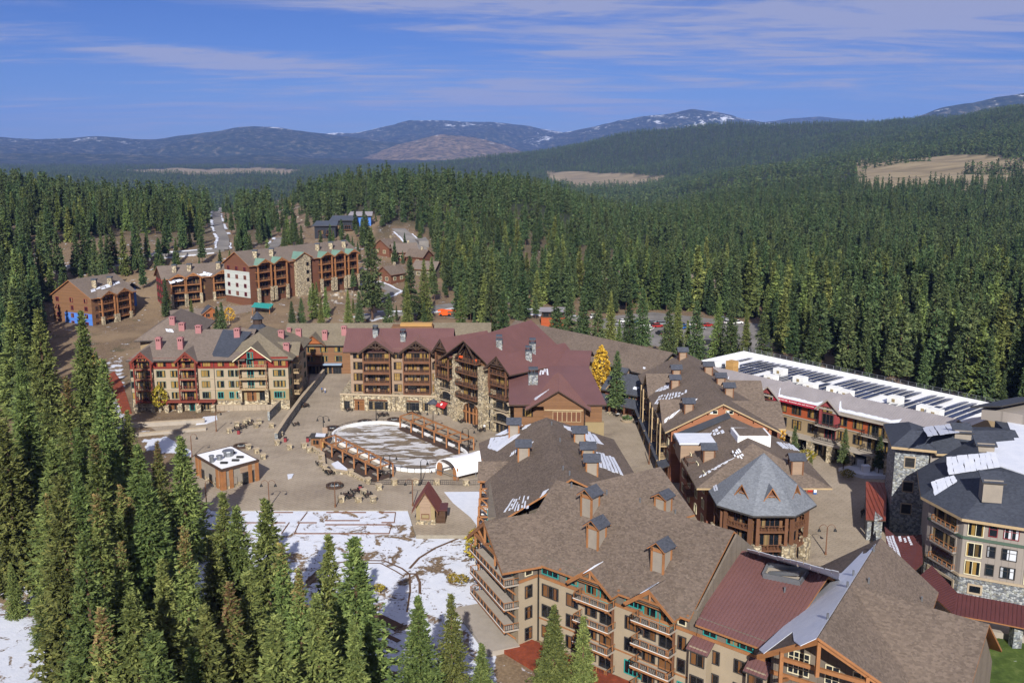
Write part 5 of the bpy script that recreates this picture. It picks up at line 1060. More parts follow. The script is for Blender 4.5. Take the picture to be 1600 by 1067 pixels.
    for uc in (936, 1030):
        x = X(uc, 920); hw = 3.2
        for z in (8.2, 4.6, 1.0, -2.6):
            f.balcony(x - hw, x + hw, z, 2.2, 'concrete', 'rail_metal', top='timber_orange', sp=.3, slabt=.26); f.band(x - hw - .05, x + hw + .05, z - .32, z - .01, 2.23, 'timber_orange', 'beam', 2.0); f.band(x - hw - .1, x + hw + .1, z + .02, z + .12, 2.26, 'trim_white', 'deck_edge', 2.12)
            for e in (-1, 1): f.bracket(x + e * (hw - .5), z - .4, 2.0, 'timber_orange', .3)
            t = z > 8; f.win(x - 1.4, z + .5, 2.0, 2.0, 2, 2, 'trim_teal' if t else 'trim_dark', 'glass_brown'); f.win(x + 1.5, z + .1, 2.2, 2.5, 2, 1, 'trim_teal' if t else 'trim_dark', 'glass_brown')
            if not t: f.post(x + hw - .2, z, z + 3.2, .5, .3, 'timber_brown')
        f.mini_gable(x, 3.5, 11.5, 14.2, 9, 2.0, 'shingle_brown', 'wood_grey', 'timber_orange', ov=.8, og=.7, truss='timber_orange')
    for u in (880, 908, 972, 1058, 1082): f.bracket(X(u, 900), 11.4, .9, 'timber_orange', .3)
    for u, v in ((922, 797), (932, 846), (1033, 882)): b.chimney(u, v, 2.0, 2.0, 3.9, 'orange', math.atan2(n.y, n.x) + R(90))
    for u, v in ((803, 678), (818, 714), (838, 795), (905, 692), (918, 708 + 10), (924, 738)): b.chimney(u, v, 2.0, 2.0, 3.4, 'orange', R(90))
    for u, v in ((1036, 793), (1084, 808)): b.chimney(u, v, 2.0, 2.0, 3.0, 'orange', math.atan2(n.y, n.x) + R(90))
    b.snow([(798, 668), (822, 662), (786, 680), (774, 680)], 4, .1, .2); b.snow([(768, 683), (816, 677), (776, 706), (762, 700)], 6, .03, .1); b.snow([(800, 706), (808, 700), (808, 708), (796, 714)], 3, .3, .4, .3)
    b.snow([(802, 778), (828, 772), (828, 794), (786, 802)], 8, .35, .35, .3); b.snow([(878, 664), (893, 668), (893, 674), (886, 672)], 1); b.snow([(913, 671), (926, 676), (943, 695), (915, 690)], 3, .1); b.snow([(930, 706), (958, 712), (974, 744), (936, 730)], 6, .15, .15)
    for q in ([(822, 663), (832, 661), (824, 668), (815, 672)], [(829, 692), (835, 689), (831, 694), (826, 697)], [(849, 768), (858, 764), (852, 772), (844, 778)]): b.snow(q, 1)
    b.snow([(924, 889), (942, 877), (928, 884), (910, 896)], 3, .02, .05); b.snow([(1015, 920), (1036, 906), (1020, 914), (1000, 928)], 3, .02, .05)
    # left wing side: balconies under the left eaves
    l = Fac(b, (-4.4, 201), (-4.2, 158))
    for x in (8, 20, 30, 39):
        for z in (9.6, 6.3, 3.0): l.balcony(x - 2.6, x + 2.6, z, 1.8, 'trim_white', 'rail_metal', top='timber_orange', sp=.4); l.win(x, z + .1, 3.4, 2.3, 4, 1, 'trim_teal', 'glass_brown')
        for e in (-1, 1): l.post(x + e * 2.5, 0, 12.4, 1.7, .36, 'timber_orange'); l.bracket(x + e * 2.5, 12.6, 1.8, 'timber_orange', .34)
        l.mini_gable(x, 3.0, 13.0, 15.4, 6, 1.8, 'shingle_brown', 'wood_grey', 'timber_orange', ov=.5, og=.5, wall=False) if x in (20,) else None
    # red roofed middle section
    r = Bld('red_roof_section', 'maroon metal roofed middle section of the front lodge with roof pit', 'building', (36, 126, -3)); W2 = W1 + f.d * 10.5; rf = Fac(r, W1 + f.d * .15, W2)
    r.wall([W1 + f.d * .15, W2, W2 - n * 19, W1 + f.d * .15 - n * 19], z0, 8.6, 'stucco_beige'); r.wall([W1 + f.d * .15, W2, W2 - n * 19, W1 + f.d * .15 - n * 19], 8.6, 11.2, 'wood_grey', 'upper_wall')
    ra = Vector((33.2, 135.8)); rb = ra + f.d * 14.5; v = lambda p, z: Vector((p.x, p.y, z)); ea = W1 + n * 1.1 + f.d * .4; eb = ea + f.d * 12
    r.slopes([[v(ra, 17), v(rb, 17), v(eb, 10.6), v(ea, 10.6)], [v(rb, 17), v(ra, 17), v(ra - n * 8, 12.5), v(rb - n * 8, 12.5)]], 'metal_red', ribs=.55, edge='timber_orange', t=.3)
    q = r.hit(1228, 892)
    if q:
        m = MB(); a0 = [r.hit(u, w_)[1] for u, w_ in ((1200, 886), (1262, 896), (1250, 914), (1192, 902))]
        m.slab([p + Vector((0, 0, .14)) for p in a0], .12); r.part(m, 'roof_pit', 'panel_taupe'); e = MB()
        for i in range(4): e.bar(a0[i] + Vector((0, 0, .35)), a0[(i + 1) % 4] + Vector((0, 0, .35)), .25, .8)
        e.bar(a0[3] + Vector((1, .4, .5)), a0[1] + Vector((-1.5, -1, .5)), .5, .5); r.part(e, 'roof_duct', 'steel')
    p0, p1 = r.hit(1110, 907), r.hit(1262, 955)
    if p0 and p1: r.part(MB().bar(p0[1] + Vector((0, 0, .15)), p1[1] + Vector((0, 0, .15)), .3, .2), 'snow_fence', 'steel')
    r.snow([(1166, 857), (1310, 893), (1312, 910), (1168, 866)], 14, .04, .1)
    r.snow([(1290, 920), (1316, 914), (1300, 938), (1268, 948)], 6, .2, .35, .35)
    for x, nx in ((2.0, 2), (6.6, 4)): rf.win(x, 9.0, .95 * nx, 1.7, nx, 2, 'trim_teal', 'glass_dark')
    for x, nx in ((2.6, 2), (7.4, 3), (9.6, 1)):
        for z in (5.2, 1.7, -1.8): rf.win(x, z, .95 * nx, 1.8, nx, 1, 'trim_dark', 'glass_brown')
    rf.band(0, rf.L, 8.3, 8.75, .15, 'timber_orange', 'belt_course')
    for x0, x1 in ((-.6, 2.8), (8.2, 11.6)): r.slopes([[rf.pt(x0, -.1, 8.4), rf.pt(x1, -.1, 8.4), rf.pt(x1, 2.0, 7.0), rf.pt(x0, 2.0, 7.0)]], 'metal_red', 'bay_roof', .15, ribs=.55, store=False); r.wall([rf.pt(x0 + .3, -.1), rf.pt(x1 - .3, -.1), rf.pt(x1 - .3, 1.6), rf.pt(x0 + .3, 1.6)], z0, 7.4, 'stucco_beige', 'bay_wall'); rf.win((x0 + x1) / 2, 4.9, 2.0, 1.7, 2, 1, 'trim_dark', 'glass_brown', out=1.6); rf.win((x0 + x1) / 2, 1.4, 2.0, 1.7, 2, 1, 'trim_dark', 'glass_brown', out=1.6)
    # great hall roof at the right
    h = Bld('great_hall', 'steep brown roofed great hall with orange timber truss gable, bottom right', 'building', (46, 118, -3)); pf, pn = Vector((55.4, 137.3)), Vector((36.7, 107.2)); d = (pn - pf).normalized(); rt = Vector((-d.y, d.x)); zr = 18
    fl, nl = Vector((48.2, 141.8)), Vector((31.6, 115.0)); fr, nr = pf + rt * 8.6, Vector((46.6, 105.0)); cr0, cr1 = Vector((45.6, 121.4)), Vector((58.7, 110.7)); cd = (cr1 - cr0).normalized(); cn = Vector((-cd.y, cd.x))
    h.slopes([[v(pf, zr), v(pn, zr), v(nl, 11.4), v(fl, 11.4)], [v(pn, zr), v(pf, zr), v(fr, 11.4), v(nr, 11.4)]], 'shingle_gable', t=.4, edge='timber_orange')
    h.gable(cr0, cr1, 8.4, 9.6, zr - .02, 9.6, 'shingle_gable', ov=.8, og=.2, edge='timber_orange', zel=11.2)
    h.snow([(1372, 846), (1280, 992), (1192, 1010), (1316, 893)], 1, 0, 0); h.roofs = h.roofs[:1] + h.roofs[1:]
    wl, wr = nl + rt * 1.2 - d * 2.5, nr - rt * 1.2 - d * 2.5; h.wall([wl, wr, fr - rt * 1.2 + d * .8, fl + rt * 1.2 + d * .8], z0, 11.4, 'wood_grey'); cq = [cr0 - cn * 8.5, cr1 - cn * 8.5 - cd * .5, cr1 + cn * 7.5 - cd * .5, cr0 + cn * 7.5]; h.wall(cq, z0, 9.4, 'wood_grey', 'wing_wall'); h.gwall(cq[1], cq[2], 9.4, 17.6, 'wood_grey', frac=.53)
    gf = Fac(h, wl, wr); xm = gf.L / 2; h.gwall(wl, wr, 11.4, 17, 'wood_grey', frac=.47); m = MB(); ap = pn - d * .6
    for e, ft in ((-1, nl), (1, nr)):
        q = ft - d * .5; m.bar((q.x, q.y, 10.8), (ap.x, ap.y, 17.2), .5, .6); w_ = ft + (ap - ft) * .42; m.bar((w_.x, w_.y, 8), (w_.x, w_.y, 13.5), .45, .45); m.bar((w_.x, w_.y, 9.5), (*(w_ - d * 3.5), 8), .35, .4)
    l0, l1 = nl + (ap - nl) * .42, nr + (ap - nr) * .42; m.bar((l0.x, l0.y, 12.6), (l1.x, l1.y, 12.6), .42, .5); m.bar((ap.x, ap.y, 12.6), (ap.x, ap.y, 17.2), .45, .45); h.part(m, 'truss', 'timber_orange')
    gf.band(0, gf.L, 8.0, 8.5, .3, 'timber_orange', 'belt_course')
    for x, w_, hh in ((3.6, 2.6, 3.0), (7.9, 1.6, 2.4), (11.4, 1.8, 2.6), (14.4, 1.8, 2.4)): gf.win(x, 9.0, w_, hh, 4 if w_ > 2 else 2, 4, 'trim_cream', 'glass_pale')
    for x in (3.6, 8, 12): gf.win(x, 4.6, 2.2, 2.4, 2, 2, 'trim_cream', 'glass_dark')
    for u, w_ in ((1365, 861), (1333, 900), (1324, 918), (1293, 968), (1357, 912)):
        q = h.hit(u, w_)
        if q: h.part(MB().cyl(q[1] - Vector((0, 0, .3)), q[1] + Vector((0, 0, .9)), .16, .16, 8), 'vent_pipe', 'steel')
    for u, w_ in ((1485, 955), (1226, 925), (1267, 880), (1440, 940)):
        q = h.hit(u, w_) or r.hit(u, w_)
        if q: (h if h.hit(u, w_) else r).part(MB().cyl(q[1] - Vector((0, 0, .3)), q[1] + Vector((0, 0, .8)), .14, .14, 8), 'vent_pipe', 'steel')
    for u, w_ in ((845, 646), (862, 664), (875, 690), (880, 734), (890, 742), (893, 760), (948, 772), (1000, 784), (1055, 802)):
        q = b.hit(u, w_)
        if q: b.part(MB().cyl(q[1] - Vector((0, 0, .3)), q[1] + Vector((0, 0, .7)), .16, .16, 8), 'vent_pipe', 'steel')
front_lodge()

# ------------------------------------------------------------------ lodges and houses behind
def lodge(name, label, p0, p1, dep, z0, zf, bays, roofm, wallm, stonez, bayroof, end=None, floors=4, extra=None):
    """long gabled lodge, facade p0-p1 seen from the village, with gabled balcony bays at fractions of its length"""
    p0, p1 = Vector(p0), Vector(p1); f0 = (p1 - p0).normalized(); n = Vector((f0.y, -f0.x)); c = (p0 + p1) / 2 - n * dep / 2; b = Bld(name, label, 'building', (c.x, c.y, z0)); ze = z0 + floors * zf
    b.wall([p0, p1, p1 - n * dep, p0 - n * dep], z0 - 4, ze, wallm); b.gable(p0 - n * dep / 2, p1 - n * dep / 2, dep / 2, dep / 2, ze + dep * .30, ze, roofm, ov=.9, og=.9, edge='timber_orange')
    b.gwall(p1, p1 - n * dep, ze, ze + dep * .29, wallm); b.gwall(p0 - n * dep, p0, ze, ze + dep * .29, wallm); f = Fac(b, p0, p1)
    if end: e = Fac(b, p0 - n * dep, p0); e.band(.1 if end != 'house_wrap' else e.L * .3, e.L - .1, z0, ze - zf * (.9 if end != 'house_wrap' else 2.2), .15, end, 'wrapped_wall')
    for k in range(floors):
        z = z0 + k * zf; nb = int(f.L / 4.5)
        for i in range(nb):
            x = (i + .5) * f.L / nb
            if any(abs(x - bx * f.L) < hw + .8 for bx, hw in bays): continue
            f.win(x, z + .7, 1.4, 1.5, 2, 1, 'timber_brown', 'glass_dark')
        e = Fac(b, p1, p1 - n * dep)
        for x in (3, dep / 2, dep - 3): e.win(x, z + .7, 1.4, 1.5, 2, 1, 'timber_brown', 'glass_dark')
        e = Fac(b, p0 - n * dep, p0)
        for x in (3, dep / 2, dep - 3): e.win(x, z + .7, 1.4, 1.5, 2, 1, 'timber_maroon' if False else 'trim_maroon', 'glass_dark', out=.16)
    for bx, hw in bays:
        x = bx * f.L
        for k in range(floors):
            z = z0 + k * zf
            if k: f.balcony(x - hw, x + hw, z, 2.2, 'timber_orange', 'timber_brown', sp=.7)
            f.win(x - hw * .45, z + .15, hw * .75, 2.2, 2, 1, 'timber_dark', 'glass_dark'); f.win(x + hw * .45, z + .15, hw * .75, 2.2, 2, 1, 'timber_dark', 'glass_dark')
        for e in (-1, 1): f.post(x + e * (hw - .1), z0 + stonez, ze + .2, 2.1, .55, 'timber_orange'); f.post(x + e * (hw - .1), z0 - 2, z0 + stonez, 2.1, 1.1, 'stone_warm', 'stone_pier')
        f.mini_gable(x, hw + .3, ze, ze + (hw + .3) * .55, dep * .4, 2.2, bayroof, wallm, 'timber_orange', ov=.7, og=.8, truss='timber_orange')
        hh = f.pt(x, -dep * .22); zc = ze + dep * .17; o = b.wall([hh + Vector((-.9, -.7)), hh + Vector((.9, -.7)), hh + Vector((.9, .7)), hh + Vector((-.9, .7))], zc - 1, zc + 2.2, 'stone_warm', 'chimney'); b.wall([hh + Vector((-1.1, -.9)), hh + Vector((1.1, -.9)), hh + Vector((1.1, .9)), hh + Vector((-1.1, .9))], zc + 2.2, zc + 2.7, 'metal_slate', 'chimney_cap')
    return b, f
def back_lodges():
    p = lambda u, v, z: a2(u, v, z)
    b, f = lodge('timber_lodge', 'red timber lodge with green metal bay roofs and stone tower on the hill', p(392, 466, 11), p(560, 440, 11), 17, 11, 3.6, [(.1, 3.6), (.24, 3.4), (.66, 3.4), (.79, 3.2), (.92, 3.0)], 'shingle_taupe', 'wood_rust', 4.2, 'metal_green', end='house_paper')
    x = f.L * .45; b.wall([f.pt(x - 4.2, 1.6), f.pt(x + 4.2, 1.6), f.pt(x + 4.2, -3), f.pt(x - 4.2, -3)], 8, 26.2, 'stone_warm', 'stone_tower'); f.mini_gable(x, 4.6, 26, 28.4, 7, 1.7, 'metal_green', 'stone_warm', 'timber_orange')
    for z in (15, 18.6, 22.2): f.win(x + 2.2, z, 1.2, 1.4, 1, 1, 'timber_dark', 'glass_dark', out=1.6)
    b, f = lodge('dark_lodge', 'brown timber lodge with snowy roof edge, between red lodge and blue wrapped one', p(258, 482, 6), p(362, 470, 7), 15, 6, 3.3, [(.2, 3.0), (.42, 3.2), (.86, 4.0)], 'shingle_taupe', 'wood_dark', 6, 'shingle_taupe')
    b.snow([(262, 437), (318, 425), (322, 430), (266, 444)], 6, .1, .4, .1); b.snow([(318, 424), (335, 428), (330, 432), (316, 430)], 3)
    b, f = lodge('wrapped_lodge', 'unfinished timber lodge partly in blue house wrap behind the condominium', p(146, 513, 2), p(212, 499, 2), 22, 2, 3.2, [(.30, 3.4), (.66, 3.6)], 'shingle_taupe', 'wood_brown', 4.5, 'shingle_taupe', end='house_wrap')
    b.wall([f.pt(f.L - .2, -6), f.pt(f.L + 7, -6), f.pt(f.L + 7, -16), f.pt(f.L - .2, -16)], 0, 12.5, 'stone_warm', 'annex_base'); b.wall([f.pt(f.L, -5.9), f.pt(f.L + 7.1, -5.9), f.pt(f.L + 7.1, -16.1), f.pt(f.L, -16.1)], 6.5, 14.6, 'house_wrap', 'annex_wall'); b.gable(f.pt(f.L + 3.5, -5), f.pt(f.L + 3.5, -17), 4, 4, 17.4, 14.6, 'shingle_taupe')
    g = Fac(b, f.pt(f.L, -5.9), f.pt(f.L + 7.1, -5.9))
    for x in (1.8, 5): 
        for z in (8, 11.4): g.win(x, z, 1.2, 1.4, 1, 1, 'trim_maroon', 'glass_dark')
    b.snow([(140, 450), (185, 438), (188, 444), (143, 458)], 6, .1, .4, .15)
    # clubhouse with pool
    c = Bld('clubhouse', 'low clubhouse with taupe roofs and orange gabled entrance by the pool', 'building', (-135, 372, 0)); q0, q1 = p(272, 512, 2), p(405, 502, 2); f = Fac(c, q0, q1); c.wall([q0, q1, f.pt(f.L, -9), f.pt(0, -9)], -2, 5.4, 'stone_warm'); c.gable(f.pt(0, -4.5), f.pt(f.L, -4.5), 4.8, 4.8, 8.6, 5.4, 'shingle_taupe')
    x = f.su(330, 500); f.mini_gable(x, 3.2, 7.4, 9.8, 5, 1.2, 'shingle_slate', 'wood_orange', 'timber_orange'); c.wall([f.pt(x - 3, 1.2), f.pt(x + 3, 1.2), f.pt(x + 3, -3), f.pt(x - 3, -3)], -1, 7.4, 'wood_orange', 'entrance_bay')
    for dx in (-1.4, 1.4): f.win(x + dx, 5.6, 1.5, 1.4, 2, 1, 'timber_orange', 'glass_dark', out=1.2)
    f.mini_gable(x, 2.6, 3.6, 5.4, 2, 3.0, 'shingle_taupe', 'stone_warm', 'timber_orange'); f.door(x, .4 + 1, 1.6, 2.2, 'trim_maroon', 'glass_brown', out=3.0)
    for xx in (4, 9, 14, 27, 31): f.win(xx, 2.2, 1.8, 1.6, 2, 1, 'timber_orange', 'glass_dark')
    q = at(410, 478, 9); t = Bld('pool_canopy', 'turquoise canopy roof beside the pool terrace', 'canopy', (q.x, q.y, 6)); t.slopes([[Vector((q.x - 4, q.y - 3, 9)), Vector((q.x + 4, q.y - 3.6, 8.4)), Vector((q.x + 4, q.y + 3, 9.4)), Vector((q.x - 4, q.y + 3, 10))]], 'trim_teal', t=.15)
    for a in (-3.6, 3.6):
        for e in (-2.6, 2.6): t.wall([(q.x + a - .15, q.y + e - .15), (q.x + a + .15, q.y + e - .15), (q.x + a + .15, q.y + e + .15), (q.x + a - .15, q.y + e + .15)], 3, 8.8, 'timber_orange', 'post')
    # black modern houses
    def modern(u, v, z, w, d, h, lab, mat='black_clad', blue=False):
        q = at(u, v, z); b = Bld('modern_house', lab, 'house', (q.x, q.y, z)); b.wall([(q.x - w / 2, q.y), (q.x + w / 2, q.y + 2), (q.x + w / 2 - 1, q.y + d), (q.x - w / 2, q.y + d - 1)], z - 3, z + h, mat)
        b.slopes([[Vector((q.x - w / 2 - 1, q.y - 1.4, z + h + .2)), Vector((q.x + w / 2 + 1, q.y + .8, z + h + .2)), Vector((q.x + w / 2, q.y + d + 1, z + h + 2.2)), Vector((q.x - w / 2 - 1, q.y + d, z + h + 2.2))]], 'metal_slate' if not blue else 'metal_grey', t=.4)
        f = Fac(b, (q.x - w / 2, q.y), (q.x + w / 2, q.y + 2))
        for k in range(int(h / 3.2)):
            for x in (w * .3, w * .7): f.win(x, z + .5 + k * 3.3, w * .24, 2.0, 3, 1, 'timber_brown', 'glass_dark')
            f.balcony(w * .52, w * .92, z + .1 + k * 3.3, 1.6, 'timber_brown', 'rail_metal', sp=.8)
    modern(508, 376, 20, 12, 12, 8.5, 'black clad modern house with snow dusted roof on the hill, left'); modern(536, 368, 21, 14, 12, 9, 'black clad modern house with balconies on the hill, middle'); modern(563, 362, 22, 13, 11, 9.5, 'modern house still in blue wrap at the hill edge', 'house_wrap', True)
    def cottage(u, v, w, d, lab, rz, roofm='shingle_taupe', wallm='wood_rust', h=4.6):
        q = ground(u, v); dd = Vector((math.cos(rz), math.sin(rz))); n = Vector((dd.y, -dd.x)); c = Vector((q.x, q.y)); b = Bld('cottage', lab, 'house', tuple(q)); s = lambda a, e: c + dd * a + n * e
        b.wall([s(-w / 2, d / 2), s(w / 2, d / 2), s(w / 2, -d / 2), s(-w / 2, -d / 2)], q.z - 3, q.z + h, wallm); b.gable(s(-w / 2, 0), s(w / 2, 0), d / 2, d / 2, q.z + h + d * .36, q.z + h, roofm, edge='timber_brown')
        b.gwall(s(w / 2, d / 2), s(w / 2, -d / 2), q.z + h, q.z + h + d * .34, wallm); b.gwall(s(-w / 2, -d / 2), s(-w / 2, d / 2), q.z + h, q.z + h + d * .34, wallm)
        for f in (Fac(b, s(-w / 2, d / 2), s(w / 2, d / 2)), Fac(b, s(-w / 2, -d / 2), s(-w / 2, d / 2))):
            for x in (f.L * .25, f.L * .7): f.win(x, q.z + 1, 1.6, 1.6, 2, 1, 'trim_cream', 'glass_dark')
        b.wall([s(w * .2 - .5, -.5), s(w * .2 + .5, -.5), s(w * .2 + .5, .6), s(w * .2 - .5, .6)], q.z + h, q.z + h + d * .36 + 1.4, 'stone_warm', 'chimney')
    cottage(607, 398, 13, 11, 'brown cottage with steep roof beside the two lane road, rear left', R(60), 'shingle_gable'); cottage(631, 405, 13, 11, 'taupe roofed cottage beside the two lane road, middle', R(20)); cottage(655, 412, 11, 9, 'brown cottage at the end of the two lane road', R(-30), 'shingle_gable'); cottage(612, 440, 11, 9, 'rust red cottage with yellow trees beside the driveway', R(55), 'shingle_gable'); cottage(668, 432, 12, 9, 'grey roofed cottage half hidden by firs', R(-20), 'shingle_taupe', 'wood_grey')
    s_ = at(864, 512, 0); b = Bld('red_pavilion', 'small red building with glazed upper storey in the snowy lot behind', 'hut', tuple(s_)); b.wall([(s_.x - 5, s_.y), (s_.x + 5, s_.y - 1), (s_.x + 5, s_.y + 6), (s_.x - 5, s_.y + 6)], -1, 4.2, 'clad_orange'); b.wall([(s_.x - 4.6, s_.y + .3), (s_.x + 4.6, s_.y - .6), (s_.x + 4.6, s_.y + 5.6), (s_.x - 4.6, s_.y + 5.6)], 4.2, 7.0, 'wood_dark', 'upper_wall'); b.slopes([[Vector((s_.x - 5.5, s_.y - 1, 7)), Vector((s_.x + 5.5, s_.y - 2, 7)), Vector((s_.x + 5.5, s_.y + 7, 7.6)), Vector((s_.x - 5.5, s_.y + 7, 7.6))]], 'metal_grey', t=.25)
    f = Fac(b, (s_.x - 4.6, s_.y + .3), (s_.x + 4.6, s_.y - .6))
    for x in (1.6, 4.6, 7.6): f.win(x, 4.8, 2.2, 1.7, 2, 1, 'trim_dark', 'glass_dark')
    for u, v, w_ in ((1040, 470, 12), (1075, 468, 10), (952, 462, 9), (1110, 478, 8)):
        q = ground(u, v); lab = {1040: 'house in bright blue wrap glimpsed among the pines, left part', 1075: 'house in bright blue wrap glimpsed among the pines, right part', 952: 'blue wrapped house among firs above the long hall', 1110: 'small blue wrapped annex among the pines'}[u]; b = Bld('wrapped_house', lab, 'house', tuple(q)); b.wall([(q.x - w_ / 2, q.y), (q.x + w_ / 2, q.y), (q.x + w_ / 2, q.y + 8), (q.x - w_ / 2, q.y + 8)], q.z - 1, q.z + 9, 'house_wrap'); b.gable((q.x - w_ / 2, q.y + 4), (q.x + w_ / 2, q.y + 4), 4.4, 4.4, q.z + 12, q.z + 9, 'shingle_taupe')
        f = Fac(b, (q.x - w_ / 2, q.y), (q.x + w_ / 2, q.y))
        for x in (w_ * .3, w_ * .7): f.win(x, q.z + 5, 1.4, 1.6, 1, 1, 'trim_dark', 'glass_dark')
back_lodges()

# ------------------------------------------------------------------ trees
def foliage(name, cols, tr=0.0):
    t = NT(name); oi = t.node('ShaderNodeObjectInfo'); p = t.pos(obj=True); g = t.node('ShaderNodeNewGeometry')
    f = t.math('ADD', t.math('MULTIPLY', t.noise(p, 0.55, 3), 0.6), t.math('MULTIPLY', g.outputs['Random Per Island'], 0.4))
    c = t.ramp(f, [(0.25, cols[0]), (0.5, cols[1]), (0.78, cols[2])])
    hs = t.node('ShaderNodeHueSaturation'); t.l.new(c, hs.inputs['Color']); t.l.new(t.mr(oi.outputs['Random'], 0, 1, 0.475, 0.525), hs.inputs['Hue'])
    t.l.new(t.mr(t.math('FRACT', t.math('MULTIPLY', oi.outputs['Random'], 7.31)), 0, 1, 0.72, 1.25), hs.inputs['Value'])
    return t.fin(hs.outputs[0], 0.75, 0, 0.15)
m_fir = foliage('fir_needles', ['434f29', '636f3d', '888f4f'])
m_dark = foliage('pine_needles', ['33422a', '4b5b38', '6b774a'])
m_brown = foliage('dead_needles', ['54482e', '766440', '92804e'])
m_gold = foliage('aspen_leaves', ['8f6420', 'b88a2c', 'd0ab4c'])
m_shrub = foliage('shrub_leaves', ['5a5220', '8a7a2a', 'b09838'])
m_bark = plain('bark', '5b4636', 0.35, 0.9, 0.95, 5.0); m_pale = plain('pale_bark', 'b8b0a0', 0.25, 1.2, 0.9)
def conifer(name, H, Rm, nb, tufts, ts, z0=0.06, seed=0, taper=1.0, mats=None, brown=None, gap=0.15, sparse=0.0, lean=0.0):
    """trunk mesh and crown mesh of one conifer; crown = sprays of needles on whorled branches"""
    r = np.random.default_rng(seed); V = []; MI = []
    nl = max(8, nb // 6); lob = r.uniform(0.72, 1.15, (nl + 1, 7))
    for i in range(nb):
        t = r.uniform(0, 1) ** 1.35; lev = int(t * nl)
        az = r.uniform(0, 2 * math.pi); lb = lob[lev, int(az / (2 * math.pi) * 7) % 7]
        if r.uniform() < gap * (1 - t): continue
        z = H * (z0 + (1 - z0) * t)
        prof = 1.25 * (1 - t) ** (taper * 1.25) * (0.74 + 0.26 * min(1, t * 5)) + 0.012
        L = Rm * prof * lb * r.uniform(0.75, 1.08); up = (t - 0.42) * 0.9
        d = np.array([math.cos(az), math.sin(az), up * 0.6 - 0.12]); d /= np.linalg.norm(d)
        nt_ = max(2, int(tufts * (0.35 + 0.65 * (1 - t))))
        for k in range(nt_):
            fr = 0.22 + 0.78 * (k + r.uniform(0, 1)) / nt_
            if r.uniform() < sparse: continue
            c = np.array([0, 0, z]) + d * L * fr + np.array([0, 0, -0.10 * L * fr * fr * (1 - t)]) + r.normal(0, ts * 0.28, 3) * np.array([1, 1, 0.6])
            for q in range(2):
                wd_ = 0.27 if ts < 1.1 else 0.36
                fwd = d + r.normal(0, 0.55, 3) + np.array([0, 0, 0.25]); fwd /= np.linalg.norm(fwd)
                sd_ = np.cross(fwd, np.array([0, 0, 1.0]) + r.normal(0, 0.6, 3)); sd_ /= (np.linalg.norm(sd_) + 1e-6)
                s = ts * r.uniform(0.7, 1.3) * (0.62 + 0.38 * (1 - t))
                V += [c - fwd * s * 0.55 + sd_ * s * 0.18, c + sd_ * s * wd_ - np.array([0, 0, s * .10]), c + fwd * s * 0.85, c - sd_ * s * wd_ - np.array([0, 0, s * .10])]
                MI.append(1 if (brown and t > brown + r.normal(0, 0.06) and r.uniform() < 0.6) else 0)
    # leader
    for k in range(10):
        z = H * (0.94 + 0.07 * k / 10); a = r.uniform(0, 6.28); e = np.array([math.cos(a), math.sin(a), 0.7]); s = ts * 0.5
        c = np.array([0, 0, z]); sd_ = np.array([-math.sin(a), math.cos(a), 0])
        V += [c, c + e * s * 0.5 + sd_ * s * 0.25, c + e * s, c + e * s * 0.5 - sd_ * s * 0.25]; MI.append(1 if brown else 0)
    V = np.array(V, np.float32); V[:, 0] += lean * (V[:, 2] / H) ** 2; n = len(V) // 4; me = bpy.data.meshes.new(name + '_crown'); me.vertices.add(len(V)); me.vertices.foreach_set('co', V.ravel())
    me.loops.add(len(V)); me.loops.foreach_set('vertex_index', np.arange(len(V))); me.polygons.add(n); me.polygons.foreach_set('loop_start', np.arange(0, 4 * n, 4))
    me.polygons.foreach_set('material_index', MI); me.update()
    for m in mats or [m_fir, m_brown]: me.materials.append(m)
    tr = MB(); rr = max(0.16, H * 0.014)
    tr.cyl((0, 0, -2.5), (0, 0, H * 0.45), rr * 1.2, rr * 0.75, 7); tr.cyl((0, 0, H * 0.45), (lean * 0.9, 0, H * 0.98), rr * 0.75, 0.04, 6)
    return tr.mesh(name + '_trunk', m_bark), me, H
FIRS = [conifer('fir', 30, 5.0, 1000, 11, 0.72, 0.07, 1, 0.80), conifer('fir', 28, 4.3, 950, 10, 0.70, 0.05, 2, 0.72, gap=0.2),
        conifer('fir', 32, 4.9, 1000, 11, 0.75, 0.10, 3, 0.9), conifer('fir', 26, 4.6, 900, 10, 0.72, 0.06, 4, 0.75, gap=0.25),
        conifer('fir', 30, 4.4, 950, 10, 0.70, 0.08, 5, 0.78, brown=0.88), conifer('fir', 27, 4.0, 850, 10, 0.68, 0.08, 6, 0.8, brown=0.80, sparse=0.12)]
PINES = [conifer('pine', 27, 4.4, 520, 10, 1.0, 0.22, 11, 0.58, [m_dark, m_brown], gap=0.35), conifer('pine', 24, 3.8, 480, 9, 0.95, 0.25, 12, 0.55, [m_dark, m_brown], gap=0.35),
         conifer('pine', 29, 4.2, 520, 9, 1.0, 0.3, 13, 0.62, [m_dark, m_brown], gap=0.3)]
MIDS = [conifer('mid_fir', 27, 3.9, 300, 7, 1.25, 0.10, 21, 0.85, [m_dark, m_brown]), conifer('mid_fir', 25, 3.2, 280, 7, 1.2, 0.16, 22, 0.75, [m_dark, m_brown], gap=0.25),
        conifer('mid_pine', 28, 3.7, 260, 7, 1.3, 0.30, 23, 0.6, [m_dark, m_brown], gap=0.3), conifer('mid_fir', 23, 3.7, 280, 7, 1.2, 0.08, 24, 0.9, [m_fir, m_brown]),
        conifer('mid_fir', 29, 3.4, 300, 7, 1.25, 0.2, 25, 0.8, [m_dark, m_brown])]
